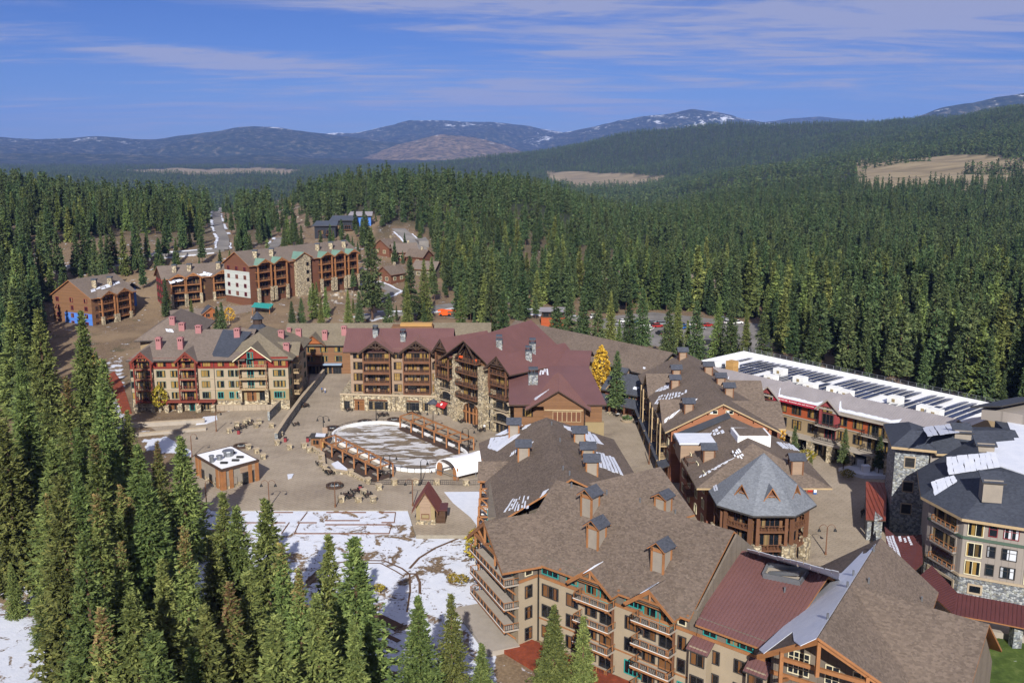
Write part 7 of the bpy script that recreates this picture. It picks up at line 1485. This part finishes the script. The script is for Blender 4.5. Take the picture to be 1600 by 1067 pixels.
# ------------------------------------------------------------------ kiosks
def kiosks():
    Q = [Vector(p) for p in ((-73.6, 216.9), (-64.7, 206.6), (-58.4, 213.3), (-67.3, 223.5))]; b = Bld('flat_roof_kiosk', 'square brown kiosk with white flat roof and vents at the plaza edge', 'kiosk', (-66, 215, 0)); b.wall(Q, -2, 1.0, 'stone_warm', 'stone_base'); b.wall(Q, 1.0, 4.5, 'panel_taupe'); c = sum(Q, Vector((0, 0))) / 4
    b.wall([c + (p - c) * 1.06 for p in Q], 4.5, 4.95, 'timber_dark', 'roof_edge'); b.wall([c + (p - c) * .97 for p in Q], 4.95, 5.0, 'roof_white', 'roof')
    for f in (Fac(b, Q[0], Q[1]), Fac(b, Q[1], Q[2])):
        for x in (.4, 2.2, f.L - 2.2, f.L - .4): f.band(x - .45, x + .45, -.6, 4.5, .3, 'timber_orange', 'timber_panel')
    f = Fac(b, Q[1], Q[2]); f.band(4.6, 8.4, 2.9, 4.4, .2, 'wood_tan', 'sign_board'); f.door(6.5, .05, 2.6, 2.6, 'trim_dark', 'glass_dark', out=.1); f.win(2.4, .9, 2.2, 1.4, 1, 1, 'panel_taupe', 'panel_taupe', out=.05); g = Fac(b, Q[0], Q[1])
    for x in (3.4, 7.6, 11.0): g.door(x, -.2, 1.2, 2.3, 'trim_dark', 'glass_dark')
    for u, v, r, h in ((331, 722, .5, 1.4), (343, 718, .6, .8), (357, 712, 1.1, 1.1)): q = at(u, v, 5); b.part(MB().cyl((q.x, q.y, 4.9), (q.x, q.y, 5 + h), r, r, 10).cyl((q.x, q.y, 5 + h), (q.x, q.y, 5.25 + h), r * 1.3, r * 1.2, 10), 'roof_vent', 'steel')
    for u, v in ((350, 724), (368, 720), (362, 708), (375, 715)): q = at(u, v, 5); b.part(MB().box(q.x - .8, q.y - .3, 4.95, q.x + .8, q.y + .3, 5.4), 'roof_duct', 'black_iron')
    s = Bld('gabled_shed', 'small tan shed with steep maroon gable roof on the plaza', 'shed', (-17.7, 189, 0)); s.wall([(-19.6, 186.8), (-15.6, 186.6), (-15.4, 191.6), (-19.4, 191.8)], -1.4, 1, 'stone_warm', 'stone_base'); s.wall([(-19.5, 186.9), (-15.7, 186.7), (-15.5, 191.5), (-19.3, 191.7)], .6, 4.1, 'olive_wall'); s.gable((-17.6, 186.8), (-17.4, 191.6), 2.0, 2.0, 7.2, 4.0, 'metal_maroon', ov=.7, og=.9, ribs=.5, edge='timber_brown'); s.gwall((-19.5, 186.8), (-15.7, 186.6), 4.1, 6.9, 'wood_tan'); f = Fac(s, (-19.5, 186.9), (-15.7, 186.7)); f.band(.8, 3.0, .9, 4.4, .12, 'wood_tan', 'front_panel'); f.win(1.9, 1.4, 1.4, .8, 1, 1, 'timber_brown', 'olive_wall', out=.12); s.wall([(-15.5, 187.4), (-13.6, 187.3), (-13.5, 191), (-15.4, 191)], -.5, 2.8, 'wood_dark', 'lean_to'); s.wall([(-15.5, 187.1), (-13.2, 187.0), (-13.2, 191.2), (-15.4, 191.2)], 2.8, 3.0, 'metal_maroon', 'lean_to_roof')
    q = at(497, 700); k = Bld('rink_booth', 'tiny ticket booth with snow on its flat roof at the rink corner', 'booth', tuple(q)); k.wall([(q.x - 1.8, q.y), (q.x + 1.8, q.y), (q.x + 1.8, q.y + 2.8), (q.x - 1.8, q.y + 2.8)], -.3, 2.8, 'wood_brown'); k.wall([(q.x - 2.2, q.y - .6), (q.x + 2.2, q.y - .6), (q.x + 2.2, q.y + 3.2), (q.x - 2.2, q.y + 3.2)], 2.8, 3.05, 'trim_dark', 'roof'); k.wall([(q.x - .6, q.y), (q.x + 1.9, q.y - .2), (q.x + 1.7, q.y + 2.4), (q.x - .9, q.y + 2.8)], 3.05, 3.16, 'snow', 'snow_patch'); f = Fac(k, (q.x - 1.8, q.y), (q.x + 1.8, q.y)); f.win(1.3, 1, 1.5, 1.2, 2, 1, 'timber_orange', 'glass_dark'); f.band(2.5, 3.5, .2, 2.5, .2, 'plywood', 'panel'); k.wall([(q.x + .7, q.y + 2.9), (q.x + 2.0, q.y + 2.9), (q.x + 2.0, q.y + 3.1), (q.x + .7, q.y + 3.1)], 2, 4.6, 'wood_tan', 'sign_board')
kiosks()

# ------------------------------------------------------------------ plaza furniture
PM = {}
def pillar(u, v, lab, grp, w=1.1, h=1.25, z=0.03):
    k = (w, h)
    if k not in PM: PM[k] = (MB().box(-w / 2, -w / 2, -.4, w / 2, w / 2, h).mesh('shaft', mt['stone_warm']), MB().box(-w / 2 - .1, -w / 2 - .1, h, w / 2 + .1, w / 2 + .1, h + .16).mesh('cap', mt['cap_stone']))
    q = at(u, v, z); e = thing('stone_pillar', lab, 'pillar', tuple(q), grp, .5); link('shaft', PM[k][0], e); link('cap', PM[k][1], e); return q
def fence(pts, lab, h=1.1, z=.03, posts=2.0):
    P = [at(u, v, z) for u, v in pts]; e = thing('railing', lab, 'railing', tuple(P[0])); m = MB(); n = MB()
    for a, b in zip(P[:-1], P[1:]):
        k = max(1, round((b - a).length / .45)); m.bar(a + Vector((0, 0, h)), b + Vector((0, 0, h)), .09, .09); m.bar(a + Vector((0, 0, .15)), b + Vector((0, 0, .15)), .06, .06)
        for i in range(k + 1): p = a.lerp(b, i / k); m.bar(p, p + Vector((0, 0, h)), .05, .05)
    m.build('rails', mt['black_iron'], e)
def lowwall(pts, lab, h, w=.6, z=0.0, mat='stone_warm', name='low_wall'):
    P = [a2(u, v, z) for u, v in pts]; e = thing(name, lab, 'wall', (P[0].x, P[0].y, z)); m = MB(); c = MB()
    for a, b in zip(P[:-1], P[1:]): m.bar((*a, z + h / 2 - .2), (*b, z + h / 2 - .2), w, h + .4); c.bar((*a, z + h + .07), (*b, z + h + .07), w + .16, .14)
    m.build('masonry', mt[mat], e); c.build('coping', mt['cap_stone'], e)
PIL = [([(351, 640), (362, 638), (377, 637), (398, 637), (416, 637)], 'stone pillar of the terrace rail before the condominium', 'terrace pillars'),
       ([(358, 676), (370, 666), (383, 663), (400, 668), (388, 660), (405, 662)], 'stone pillar of the small seating corner beside the ramp', 'seating corner pillars'),
       ([(388, 702), (401, 708), (411, 717)], 'stone pillar in the row behind the flat roofed kiosk', 'pillars behind kiosk'),
       ([(424, 668), (438, 682), (433, 695), (452, 702)], 'stone pillar at the foot of the stone ramp', 'ramp foot pillars'),
       ([(475, 700), (483, 706), (502, 718), (503, 728), (508, 735), (548, 742), (575, 755)], 'stone pillar edging the near pergola deck', 'pergola deck pillars'),
       ([(616, 757), (649, 757), (682, 757), (728, 758)], 'stone pillar in the railing along the near rink end', 'rink railing pillars'),
       ([(533, 784), (560, 784), (583, 784), (568, 773), (592, 765)], 'stone pillar of the seating group below the fire pit', 'seating group pillars')]
for pts, lab, grp in PIL:
    for u, v in pts: pillar(u, v, lab, grp)
fence([(578, 757), (616, 757), (649, 757), (682, 757), (728, 758), (762, 757)], 'black iron railing along the near rink end')
fence([(503, 730), (520, 742)], 'short black railing left of the near pergola'); fence([(552, 742), (575, 755)], 'short black railing right of the near pergola deck')
lowwall([(432, 690), (446, 668), (470, 634), (506, 588)], 'long stone ramp wall running beside the condominium', 2.3, .8, 0, 'stone_grey', 'ramp_wall'); lowwall([(420, 655), (446, 628), (480, 596)], 'inner stone wall of the ramp', 2.2, .6, 0.5, 'stone_grey', 'ramp_wall')
lowwall([(338, 641), (425, 639)], 'terrace retaining wall under the condominium entrance', 1.6, .6); lowwall([(204, 668), (320, 661)], 'pale timber retaining wall below the condominium drive', 1.2, .8, 0, 'concrete', 'retaining_wall'); lowwall([(212, 682), (322, 672)], 'lower concrete retaining wall beside the snow', .8, .8, 0, 'concrete', 'retaining_wall')
sheet('terrace', [(a2(u, v, 1.6).x, a2(u, v, 1.6).y) for u, v in ((338, 634), (425, 632), (455, 624), (452, 612), (338, 612))], 'plaza_concrete', -.5, 1.6)
lowwall([(487, 703), (505, 714), (507, 737)], 'stone edge wall left of the near pergola', 1.0); lowwall([(507, 737), (548, 742), (575, 755)], 'stone edge wall in front of the near pergola', .8)
def fire_pit(u, v, lab, r=2.0):
    q = at(u, v, .03); e = thing('fire_pit', lab, 'fire pit', tuple(q), 'plaza fire pits'); k = 16; m = MB()
    for i in range(k):
        a0, a1 = 2 * math.pi * i / k, 2 * math.pi * (i + 1) / k; c = [(r1 * math.cos(a), r1 * math.sin(a)) for a in (a0, a1) for r1 in (r, r * .72)]
        m.add([(x, y, 0) for x, y in c] + [(x, y, .5) for x, y in c], [(4, 6, 7, 5), (0, 2, 6, 4), (1, 5, 7, 3)])
    link('ring', m.mesh('ring', mt['timber_dark']), e); link('hearth', MB().cyl((0, 0, 0), (0, 0, .55), r * .5, r * .42, 12).mesh('hearth', mt['stone_grey']), e); link('bowl', MB().cyl((0, 0, .55), (0, 0, .62), r * .34, r * .34, 12).mesh('bowl', mt['black_iron']), e)
for u, v, lab in ((523, 760, 'large round fire pit beside the near pergola'), (520, 670, 'round fire pit behind the rink booth'), (570, 660, 'round fire pit at the far rink end, left'), (616, 657, 'round fire pit at the far rink end, right'), (470, 634, 'round fire pit by the ramp wall'), (377, 698, 'round fire pit behind the kiosk')): fire_pit(u, v, lab)
LM = {}
def lamp(u, v, lab, h=5.6, arms=2, mat='black_iron', z=.03):
    q = at(u, v, z); e = thing('lamp_post', lab, 'lamp', tuple(q), 'plaza lamp posts')
    if (h, arms, mat) not in LM:
        p = MB().cyl((0, 0, -.3), (0, 0, h), .13, .09, 8).cyl((0, 0, 0), (0, 0, .6), .22, .18, 8).mesh('pole', mt[mat]); am = MB(); sh = MB()
        for i in range(arms):
            s = (-1) ** i; ca, sa = (s, 0) if i < 2 else (.3, -.95); pts = [(ca * .75 * (1 - math.cos(t)), sa * .75 * (1 - math.cos(t)), h - .2 + .8 * math.sin(t)) for t in [k * math.pi / 7 for k in range(8)]]
            for a, b in zip(pts[:-1], pts[1:]): am.bar(a, b, .07, .07)
            x, y, zz = pts[-1]; sh.cyl((x, y, zz - .55), (x, y, zz + .05), .34, .08, 10)
        LM[(h, arms, mat)] = (p, am.mesh('arm', mt[mat]), sh.mesh('lamp_shade', mt['black_iron']))
    for nm, me in zip(('pole', 'arm', 'lamp_shade'), LM[(h, arms, mat)]): link(nm, me, e)
for u, v, lab, ar, mat in ((323, 792, 'lamp post at the lower kiosk corner', 1, 'timber_brown'), (421, 792, 'double lamp post on the plaza edge above the snow', 2, 'timber_brown'), (524, 792, 'slim timber lamp post below the fire pit', 1, 'timber_brown'), (645, 790, 'double lamp post left of the gabled shed', 2, 'timber_brown'),
                           (506, 684, 'three armed lamp post behind the rink booth', 3, 'black_iron'), (588, 658, 'lamp post at the far rink end', 1, 'black_iron'), (658, 756, 'lamp post at the near rink end', 1, 'black_iron'), (677, 674, 'curved lamp over the far pergola, left', 2, 'black_iron'), (732, 704, 'curved lamp over the far pergola, right', 2, 'black_iron'),
                           (338, 674, 'lamp post beside the snow bank under the condominium', 1, 'timber_brown'), (300, 714, 'lamp post at the rear kiosk corner', 1, 'timber_brown'), (610, 748, 'curved lamp at the near pergola end', 2, 'black_iron'), (1014, 725, 'sign post lamp in the shopping passage', 1, 'timber_brown'), (1290, 866, 'lamp post with white banners beside the pavilion', 2, 'timber_brown')): lamp(u, v, lab, 5.4, ar, mat)
TM = {}
def table_set(u, v, lab, grp, z=.03, top='timber_dark'):
    q = at(u, v, z)
    if top not in TM:
        c = [MB().box(-.22, -.22, .42, .22, .22, .47).mesh('seat', mt['black_iron']), MB().box(-.22, .18, .47, .22, .23, .9).mesh('backrest', mt['black_iron']), MB().box(-.02, -.02, 0, .02, .02, .42).mesh('leg', mt['black_iron'])]
        TM[top] = (MB().cyl((0, 0, .7), (0, 0, .76), .6, .6, 10).mesh('table_top', mt[top]), MB().cyl((0, 0, 0), (0, 0, .7), .06, .06, 6).cyl((0, 0, 0), (0, 0, .05), .3, .3, 8).mesh('pedestal', mt['black_iron']), c)
    t = thing('cafe_table', 'round cafe table ' + lab, 'table', tuple(q), 'cafe tables ' + grp); link('table_top', TM[top][0], t); link('pedestal', TM[top][1], t)
    for k in range(4):
        a = k * math.pi / 2 + .4; e = thing('cafe_chair', 'black metal chair at a cafe table ' + lab, 'chair', (q.x + .95 * math.sin(a), q.y + .95 * math.cos(a), q.z), 'cafe chairs ' + grp, -a)
        link('seat', TM[top][2][0], e); link('backrest', TM[top][2][1], e)
        for x in (-.18, .18):
            for y in (-.18, .18): o = link('leg', TM[top][2][2], e); o.location = (x, y, 0)
for i, (u, v) in enumerate(((595, 650), (602, 650), (545, 642), (642, 647), (652, 648))): table_set(u, v, 'along the stone lodge shop front', 'by the shop front')
for u, v in ((745, 668), (752, 674), (758, 668), (722, 660)): table_set(u, v, 'before the great stone arch', 'by the great arch')
for u, v in ((540, 776), (548, 778), (575, 776), (555, 770)): table_set(u, v, 'inside the pillared seating group', 'in the seating group')
for u, v in ((372, 672), (392, 664), (380, 669)): table_set(u, v, 'in the seating corner beside the ramp', 'in the ramp corner')
for u, v in ((500, 726), (512, 738), (516, 741)): table_set(u, v, 'left of the near pergola', 'left of the pergola')
for u, v in ((462, 665), (478, 636)): table_set(u, v, 'in the shade of the ramp wall', 'by the ramp wall')
for u, v in ((965, 650), (985, 656), (996, 662)): table_set(u, v, 'on the slate roofed shop porch', 'on the shop porch', top='paint_white')
def bin_(u, v, lab):
    q = at(u, v, .03); e = thing('litter_bin', lab, 'bin', tuple(q), 'litter bins'); link('body', MB().box(-.35, -.35, 0, .35, .35, 1.1).mesh('body', mt['trim_maroon']), e); link('lid', MB().box(-.4, -.4, 1.1, .4, .4, 1.25).mesh('lid', mt['black_iron']), e)
for u, v, lab in ((373, 678, 'maroon bin beside the seating corner'), (563, 766, 'maroon bin above the seating group'), (481, 690, 'red bin beside the rink booth'), (446, 690, 'red bin at the ramp foot')): bin_(u, v, lab)
def planter(u, v, lab):
    q = at(u, v, .03); e = thing('planter', lab, 'planter', tuple(q)); link('pot', MB().cyl((0, 0, 0), (0, 0, .6), 1.6, 1.9, 14).mesh('pot', mt['cap_stone']), e); m = MB(); r = random.Random(3)
    for k in range(160):
        a = r.uniform(0, 6.28); d = r.uniform(0, 1.5); c = Vector((d * math.cos(a), d * math.sin(a), .6 + r.uniform(0, 1.4 - d * .6))); f = Vector((r.gauss(0, 1), r.gauss(0, 1), r.gauss(.4, 1))).normalized() * .3; s = f.cross(Vector((r.random(), r.random(), .2))).normalized() * .14; m.add([c - f, c + s, c + f, c - s], [(0, 1, 2, 3)])
    link('plants', m.mesh('plants', m_dark), e)

# ------------------------------------------------------------------ snow terraces, cars, lift, people
planter(980, 658, 'round stone planter with a small evergreen in the passage')
def edging(pts, w=.16, h=.22, z=None, mat='timber_brown', name='timber_edging', lab=None):
    P = [ground(u, v) for u, v in pts]; m = MB()
    for a, b in zip(P[:-1], P[1:]): m.bar(a + Vector((0, 0, h * .4)), b + Vector((0, 0, h * .4)), w, h)
    o = m.build(name, mt[mat]); tag(o, lab, 'edging', 'snow covered timber edgings'); return o
for pts, lab in (([(405, 803), (458, 803)], 'timber edging line on the snow terraces, upper left'), ([(510, 803), (572, 803)], 'timber edging line on the snow terraces, upper middle'), ([(592, 803), (618, 802), (616, 817), (596, 817)], 'bent timber edging at the upper right snow terrace'), ([(380, 820), (446, 820)], 'timber edging on the snow terraces, left'), ([(465, 820), (495, 820)], 'short timber edging on the snow terraces, middle'),
                 ([(508, 821), (612, 821), (608, 836), (460, 835), (468, 820)], 'long timber frame around the lower snow terrace'), ([(508, 816), (562, 816)], 'thin timber edging on the snow terraces, centre'), ([(470, 816), (480, 803)], 'slanting timber edging beside the steps, upper'), ([(440, 834), (452, 818)], 'slanting timber edging beside the steps, lower')): edging(pts, lab=lab)
def arc(pts, lab, w=1.0): tag(strip('track_and_shadow_strip', [g2(u, v) for u, v in pts], w, 'bark', .05, 1.0), kind='structure')
arc([(478, 912), (495, 892), (520, 882), (560, 877), (600, 878), (628, 888), (640, 900), (641, 925), (636, 960)], '', .35); arc([(484, 916), (502, 897), (525, 888), (560, 882), (595, 883), (618, 892), (632, 902)], '', .25); arc([(632, 898), (650, 898), (656, 912), (656, 930)], '', .5); arc([(640, 890), (655, 872), (680, 858), (716, 842)], '', .5)
arc([(584, 965), (625, 985)], '', 2.2); arc([(582, 985), (624, 1003)], '', .9); arc([(582, 1002), (622, 1022)], '', .9)  # tree shadow bands across the snow, painted as dark strips
def tracks():
    m = MB(); r = random.Random(5)
    for pts, n in (([(586, 950), (620, 918), (640, 900), (700, 850)], 40), ([(640, 905), (665, 935), (690, 965)], 36), ([(600, 930), (636, 960)], 24), ([(530, 850), (600, 862), (640, 872)], 30), ([(460, 870), (500, 862), (480, 905)], 30), ([(660, 865), (720, 860), (735, 880)], 26)):
        for k in range(n):
            t = r.random() * (len(pts) - 1); i = int(t); u = pts[i][0] + (pts[i + 1][0] - pts[i][0]) * (t - i) + r.gauss(0, 3); v = pts[i][1] + (pts[i + 1][1] - pts[i][1]) * (t - i) + r.gauss(0, 2)
            p = ground(u, v); s = r.uniform(.06, .2); m.add([(p.x + s * math.cos(a) * r.uniform(.7, 1.4), p.y + s * math.sin(a) * r.uniform(.7, 1.4), p.z + .04) for a in (0, 1, 2, 3, 4, 5)], [(0, 1, 2, 3, 4, 5)])
    tag(m.build('trodden_patches', mt['ground_soil'] if False else mt['bark']), 'dark trodden footprints and earth specks across the snow field', 'footprints', kind='stuff')
tracks()
sheet('snow_patch', [a2(u, v) for u, v in [(694, 769), (760, 768), (758, 790), (768, 812), (752, 830), (735, 808), (708, 786)]], 'snow', -1, .10)
sheet('snow_patch', [a2(u, v) for u, v in [(449, 742), (459, 741), (456, 747), (450, 749)]], 'snow', -.2, .2)
sheet('snow_patch', [a2(u, v) for u, v in [(518, 726), (528, 722), (545, 736), (532, 741)]], 'snow', -.2, .35)
sheet('snow_patch', [a2(u, v) for u, v in [(318, 652), (338, 650), (340, 656), (324, 662), (306, 664)]], 'snow', -.2, .18)
sheet('snow_patch', [a2(u, v) for u, v in [(1310, 736), (1335, 731), (1365, 736), (1392, 738), (1392, 749), (1350, 748), (1325, 742)]], 'snow', -.2, .9)
for u, v, lab in ((1352, 737, 'white wrapped utility box on the snowy planter, left'), (1374, 737, 'white wrapped utility box on the snowy planter, right'), (1343, 726, 'small white wrapped box behind the planter')):
    q = at(u, v, .9); e = thing('utility_box', lab, 'box', tuple(q)); link('cabinet', MB().box(-.8, -.7, -.9, .8, .7, 1.5).mesh('cabinet', mt['fabric_white']), e); link('lid', MB().box(-.9, -.8, 1.5, .9, .8, 1.62).mesh('lid', mt['snow']), e)
CM = {}
def car(u, v, rz, paint, lab, z=.12, kind='suv', grp='parked cars'):
    q = at(u, v, z); e = thing('parked_car', lab, 'car', tuple(q), grp, rz)
    if (paint, kind) not in CM:
        hh = 1.75 if kind == 'suv' else 1.45; L = 4.7; prof = [(-2.35, .35), (2.35, .35), (2.38, .8), (2.2, .95), (1.25, 1.02), (-2.3, 1.05), (-2.38, .75)]; cab = [(1.2, 1.0), (.45, hh), (-1.9 if kind == 'suv' else -1.2, hh), (-2.25, 1.02)]; m = MB()
        def ext(pr, w, mb):
            n = len(pr); mb.add([(x, -w, zz) for x, zz in pr] + [(x, w, zz) for x, zz in pr], [tuple(range(n)), tuple(range(n, 2 * n))[::-1]] + [(i, n + i, n + (i + 1) % n, (i + 1) % n) for i in range(n)])
        ext(prof, .92, m); g = MB(); ext(cab, .80, g); rf = MB().box(-1.85 if kind == 'suv' else -1.15, -.76, hh - .02, .42, .76, hh + .05)
        wh = MB().cyl((0, -.12, 0), (0, .12, 0), .36, .36, 12); li = MB().box(2.36, -.18, .66, 2.42, .18, .84); tl = MB().box(-2.42, -.14, .7, -2.36, .14, .95)
        CM[(paint, kind)] = (m.mesh('body', mt[paint]), g.mesh('glasshouse', mt['glass_pale'] if False else mt['black_iron']), rf.mesh('car_roof', mt[paint]), wh.mesh('wheel', mt['rubber']), li.mesh('headlight', mt['paint_white']), tl.mesh('tail_light', mt['paint_red']))
    b, g, rf, wh, li, tl = CM[(paint, kind)]; link('body', b, e); link('glasshouse', g, e); link('car_roof', rf, e)
    for x in (-1.45, 1.45):
        for y in (-.82, .82): link('wheel', wh, e, (x, y, .36))
    for y in (-.65, .65): link('headlight', li, e, (0, y, 0)); link('tail_light', tl, e, (0, y, 0))
for u, v, rz, p, lab, k in ((1011, 521, 1.2, 'paint_white', 'white suv in the car park, nearer of two', 'suv'), (1017, 516, 1.2, 'paint_white', 'white car in the car park, farther of two', 'sedan'), (1031, 523, 1.9, 'paint_black', 'dark van beside the white cars', 'suv'), (955, 516, .4, 'paint_white', 'white car between the car park firs', 'sedan'), (1108, 538, .1, 'paint_black', 'dark green suv at the car park island', 'suv'), (1124, 539, .1, 'paint_red', 'red car at the car park island', 'sedan'),
                            (1020, 509, .1, 'paint_black', 'dark car in the rear parking row, left', 'sedan'), (1034, 508, .1, 'paint_silver', 'silver car in the rear parking row', 'suv'), (1140, 506, .3, 'paint_white', 'white car in the rear parking row, right', 'suv'), (1152, 506, .3, 'paint_white', 'white van in the rear parking row, far right', 'suv'), (1130, 500, .3, 'paint_silver', 'silver car behind the right parking row', 'sedan'), (870, 498, .2, 'paint_blue', 'blue car on the snowy lot', 'sedan'), (853, 497, .2, 'paint_white', 'white car on the snowy lot', 'sedan'), (930, 497, .2, 'paint_white', 'white pickup at the car park entrance', 'suv')): car(u, v, rz, p, lab, kind=k)
for i in range(14):
    car(962 + i * 11 + (i % 3), (503 if i % 2 else 508) + i * .55, .25 + .1 * (i % 3), ('paint_silver', 'paint_white', 'paint_black', 'paint_blue', 'paint_white', 'paint_silver', 'paint_red')[i % 7], 'car in the long parking rows behind the firs', kind=('suv', 'sedan')[i % 2], grp='cars in the long parking rows')
for u, v, rz, p, lab, z in ((618, 431, .2, 'paint_white', 'white car parked by the yellow cottage trees', 7.0), (173, 522, .3, 'paint_white', 'white car at the garage entrance', .4), (416, 334, .3, 'paint_white', 'white pickup on the construction road', 25.5)): car(u, v, rz, p, lab, z)
def boom_lift():
    q = at(695, 494, 2.2); e = thing('boom_lift', 'orange boom lift parked in the yard behind the red roofs', 'machine', tuple(q), rz=.1); link('chassis', MB().box(-2.6, -1.1, .6, 2.6, 1.1, 1.3).mesh('chassis', mt['paint_orange']), e); link('turret', MB().box(-1.8, -1, 1.3, 1.2, 1, 2.4).mesh('turret', mt['paint_orange']), e); link('boom', MB().bar((-1.2, .2, 2.8), (5.4, .2, 2.2), .6, .6).bar((-3, .2, 2.4), (-1.0, .2, 2.9), .6, .7).mesh('boom', mt['paint_orange']), e); link('basket', MB().box(5.2, -.8, 1.5, 6.2, 1.2, 1.7).box(5.2, -.8, 2.5, 6.2, 1.2, 2.58).box(5.2, -.8, 1.5, 5.3, -.7, 2.5).box(6.1, 1.1, 1.5, 6.2, 1.2, 2.5).mesh('basket', mt['steel']), e)
    w = MB().cyl((0, -.25, 0), (0, .25, 0), .6, .6, 12).mesh('wheel', mt['rubber'])
    for x in (-1.8, 1.8):
        for y in (-1.1, 1.1): link('wheel', w, e, (x, y, .6))
boom_lift()
def people():
    def body(name, walk):
        me = bpy.data.meshes.new(name); J = {'pel': (0, 0, .95), 'sp': (0, 0, 1.2), 'ch': (0, .0, 1.42), 'nk': (0, 0, 1.53), 'hd': (0, -.02, 1.66), 'tp': (0, -.01, 1.76)}
        for s, sg in (('l', -1), ('r', 1)):
            k = walk * sg; J.update({'hip' + s: (.1 * sg, 0, .9), 'kn' + s: (.11 * sg, -.16 * k, .5), 'an' + s: (.11 * sg, .10 * -k, .08), 'to' + s: (.12 * sg, .10 * -k - .16, .04), 'sh' + s: (.2 * sg, 0, 1.42), 'el' + s: (.26 * sg, .06 * k, 1.14), 'wr' + s: (.25 * sg, -.12 + .1 * k, .92), 'fi' + s: (.25 * sg, -.17 + .1 * k, .83)})
        ks = list(J); E = [('pel', 'sp'), ('sp', 'ch'), ('ch', 'nk'), ('nk', 'hd'), ('hd', 'tp')] + [x for s in 'lr' for x in (('pel', 'hip' + s), ('hip' + s, 'kn' + s), ('kn' + s, 'an' + s), ('an' + s, 'to' + s), ('ch', 'sh' + s), ('sh' + s, 'el' + s), ('el' + s, 'wr' + s), ('wr' + s, 'fi' + s))]
        me.from_pydata([J[k] for k in ks], [(ks.index(a), ks.index(b)) for a, b in E], []); o = bpy.data.objects.new('tmp', me); COL.objects.link(o); md = o.modifiers.new('s', 'SKIN'); Rr = dict(pel=.15, sp=.145, ch=.15, nk=.06, hd=.10, tp=.07, hip=.1, kn=.075, an=.055, to=.045, sh=.075, el=.05, wr=.038, fi=.03)
        for i, k in enumerate(ks): r = Rr[k if k in Rr else k[:-1]]; me.skin_vertices[0].data[i].radius = (r, r * (.8 if k in ('pel', 'sp', 'ch') else 1))
        me.skin_vertices[0].data[0].use_root = True; sb = o.modifiers.new('d', 'SUBSURF'); sb.levels = sb.render_levels = 1; bpy.context.view_layer.update(); r = bpy.data.meshes.new_from_object(o.evaluated_get(bpy.context.evaluated_depsgraph_get())); bpy.data.objects.remove(o); return r
    t = NT('skin_tone'); t.fin('c09078', .6)
    for i, (u, v, z, rz, coat, trou, lab, wk) in enumerate(((1286, 764, .03, .6, 'paint_black', 'trim_dark', 'person in dark jacket walking past the red signs', 1), (1283, 765, .03, .6, 'trim_maroon', 'paint_blue', 'person in maroon jacket beside the ticket hut', -1), (1346, 808, .03, 2.2, 'paint_black', 'paint_black', 'person in black in the shade of the rust red arcade, left', 1), (1349, 806, .03, 2.4, 'trim_dark', 'paint_black', 'person in dark clothes in the arcade shade, right', -1), (503, 613, .03, 1.0, 'paint_blue', 'trim_dark', 'person in blue jacket standing at the passage shadow edge', 0), (508, 614, .03, -1, 'paint_white', 'paint_blue', 'person in white top at the passage shadow edge', 0), (757, 672, .03, 0, 'paint_white', 'trim_dark', 'person in white top near the great arch tables', 0))):
        e = thing('person', lab, 'person', tuple(at(u, v, z)), 'people on the plaza', rz); me = body('figure', wk); me.materials.clear()
        for m in (mt[coat], mt[trou], MATS['skin_tone'], mt['rubber'], mt['bark']): me.materials.append(m)
        for p in me.polygons:
            c = p.center; p.material_index = 2 if (c.z > 1.55 and not (c.z > 1.72 or c.y > .03)) or (abs(c.x) > .19 and c.z < .96 and c.z > .7) else 4 if c.z > 1.55 else 3 if c.z < .1 else 1 if c.z < .97 else 0
        me.polygons.foreach_set('use_smooth', [True] * len(me.polygons)); link('figure', me, e)
people()
def yellow_lift():
    q = at(356, 620, 2.2); e = thing('work_platform', 'yellow work platform parked by the condominium entrance', 'machine', tuple(q)); link('cabin', MB().box(-.7, -.7, .6, .7, .7, 2.2).mesh('cabin', mt['aspen_paint'] if 'aspen_paint' in mt else mt['safety_yellow']), e); w = MB().cyl((0, -.12, 0), (0, .12, 0), .35, .35, 10).mesh('wheel', mt['rubber'])
    for x in (-.6, .6):
        for y in (-.7, .7): link('wheel', w, e, (x, y, .35))
plain('safety_yellow', 'c8c81e', .08, 1, .4); yellow_lift()

# ------------------------------------------------------------------ air
def haze():
    t = bpy.data.materials.new('haze'); t.use_nodes = True; n = t.node_tree.nodes; n.clear(); l = t.node_tree.links
    o = n.new('ShaderNodeOutputMaterial'); v = n.new('ShaderNodeVolumePrincipled'); v.inputs['Color'].default_value = (0.25, 0.42, 1.0, 1); v.inputs['Density'].default_value = 4.2e-5; v.inputs['Anisotropy'].default_value = 0.0
    l.new(v.outputs[0], o.inputs['Volume'])
    m = MB(); m.box(-33000, -2500, -140, 33000, 21000, 760); tag(m.build('haze', t), 'thin blue haze filling the mountain air', 'haze', kind='stuff')
haze()
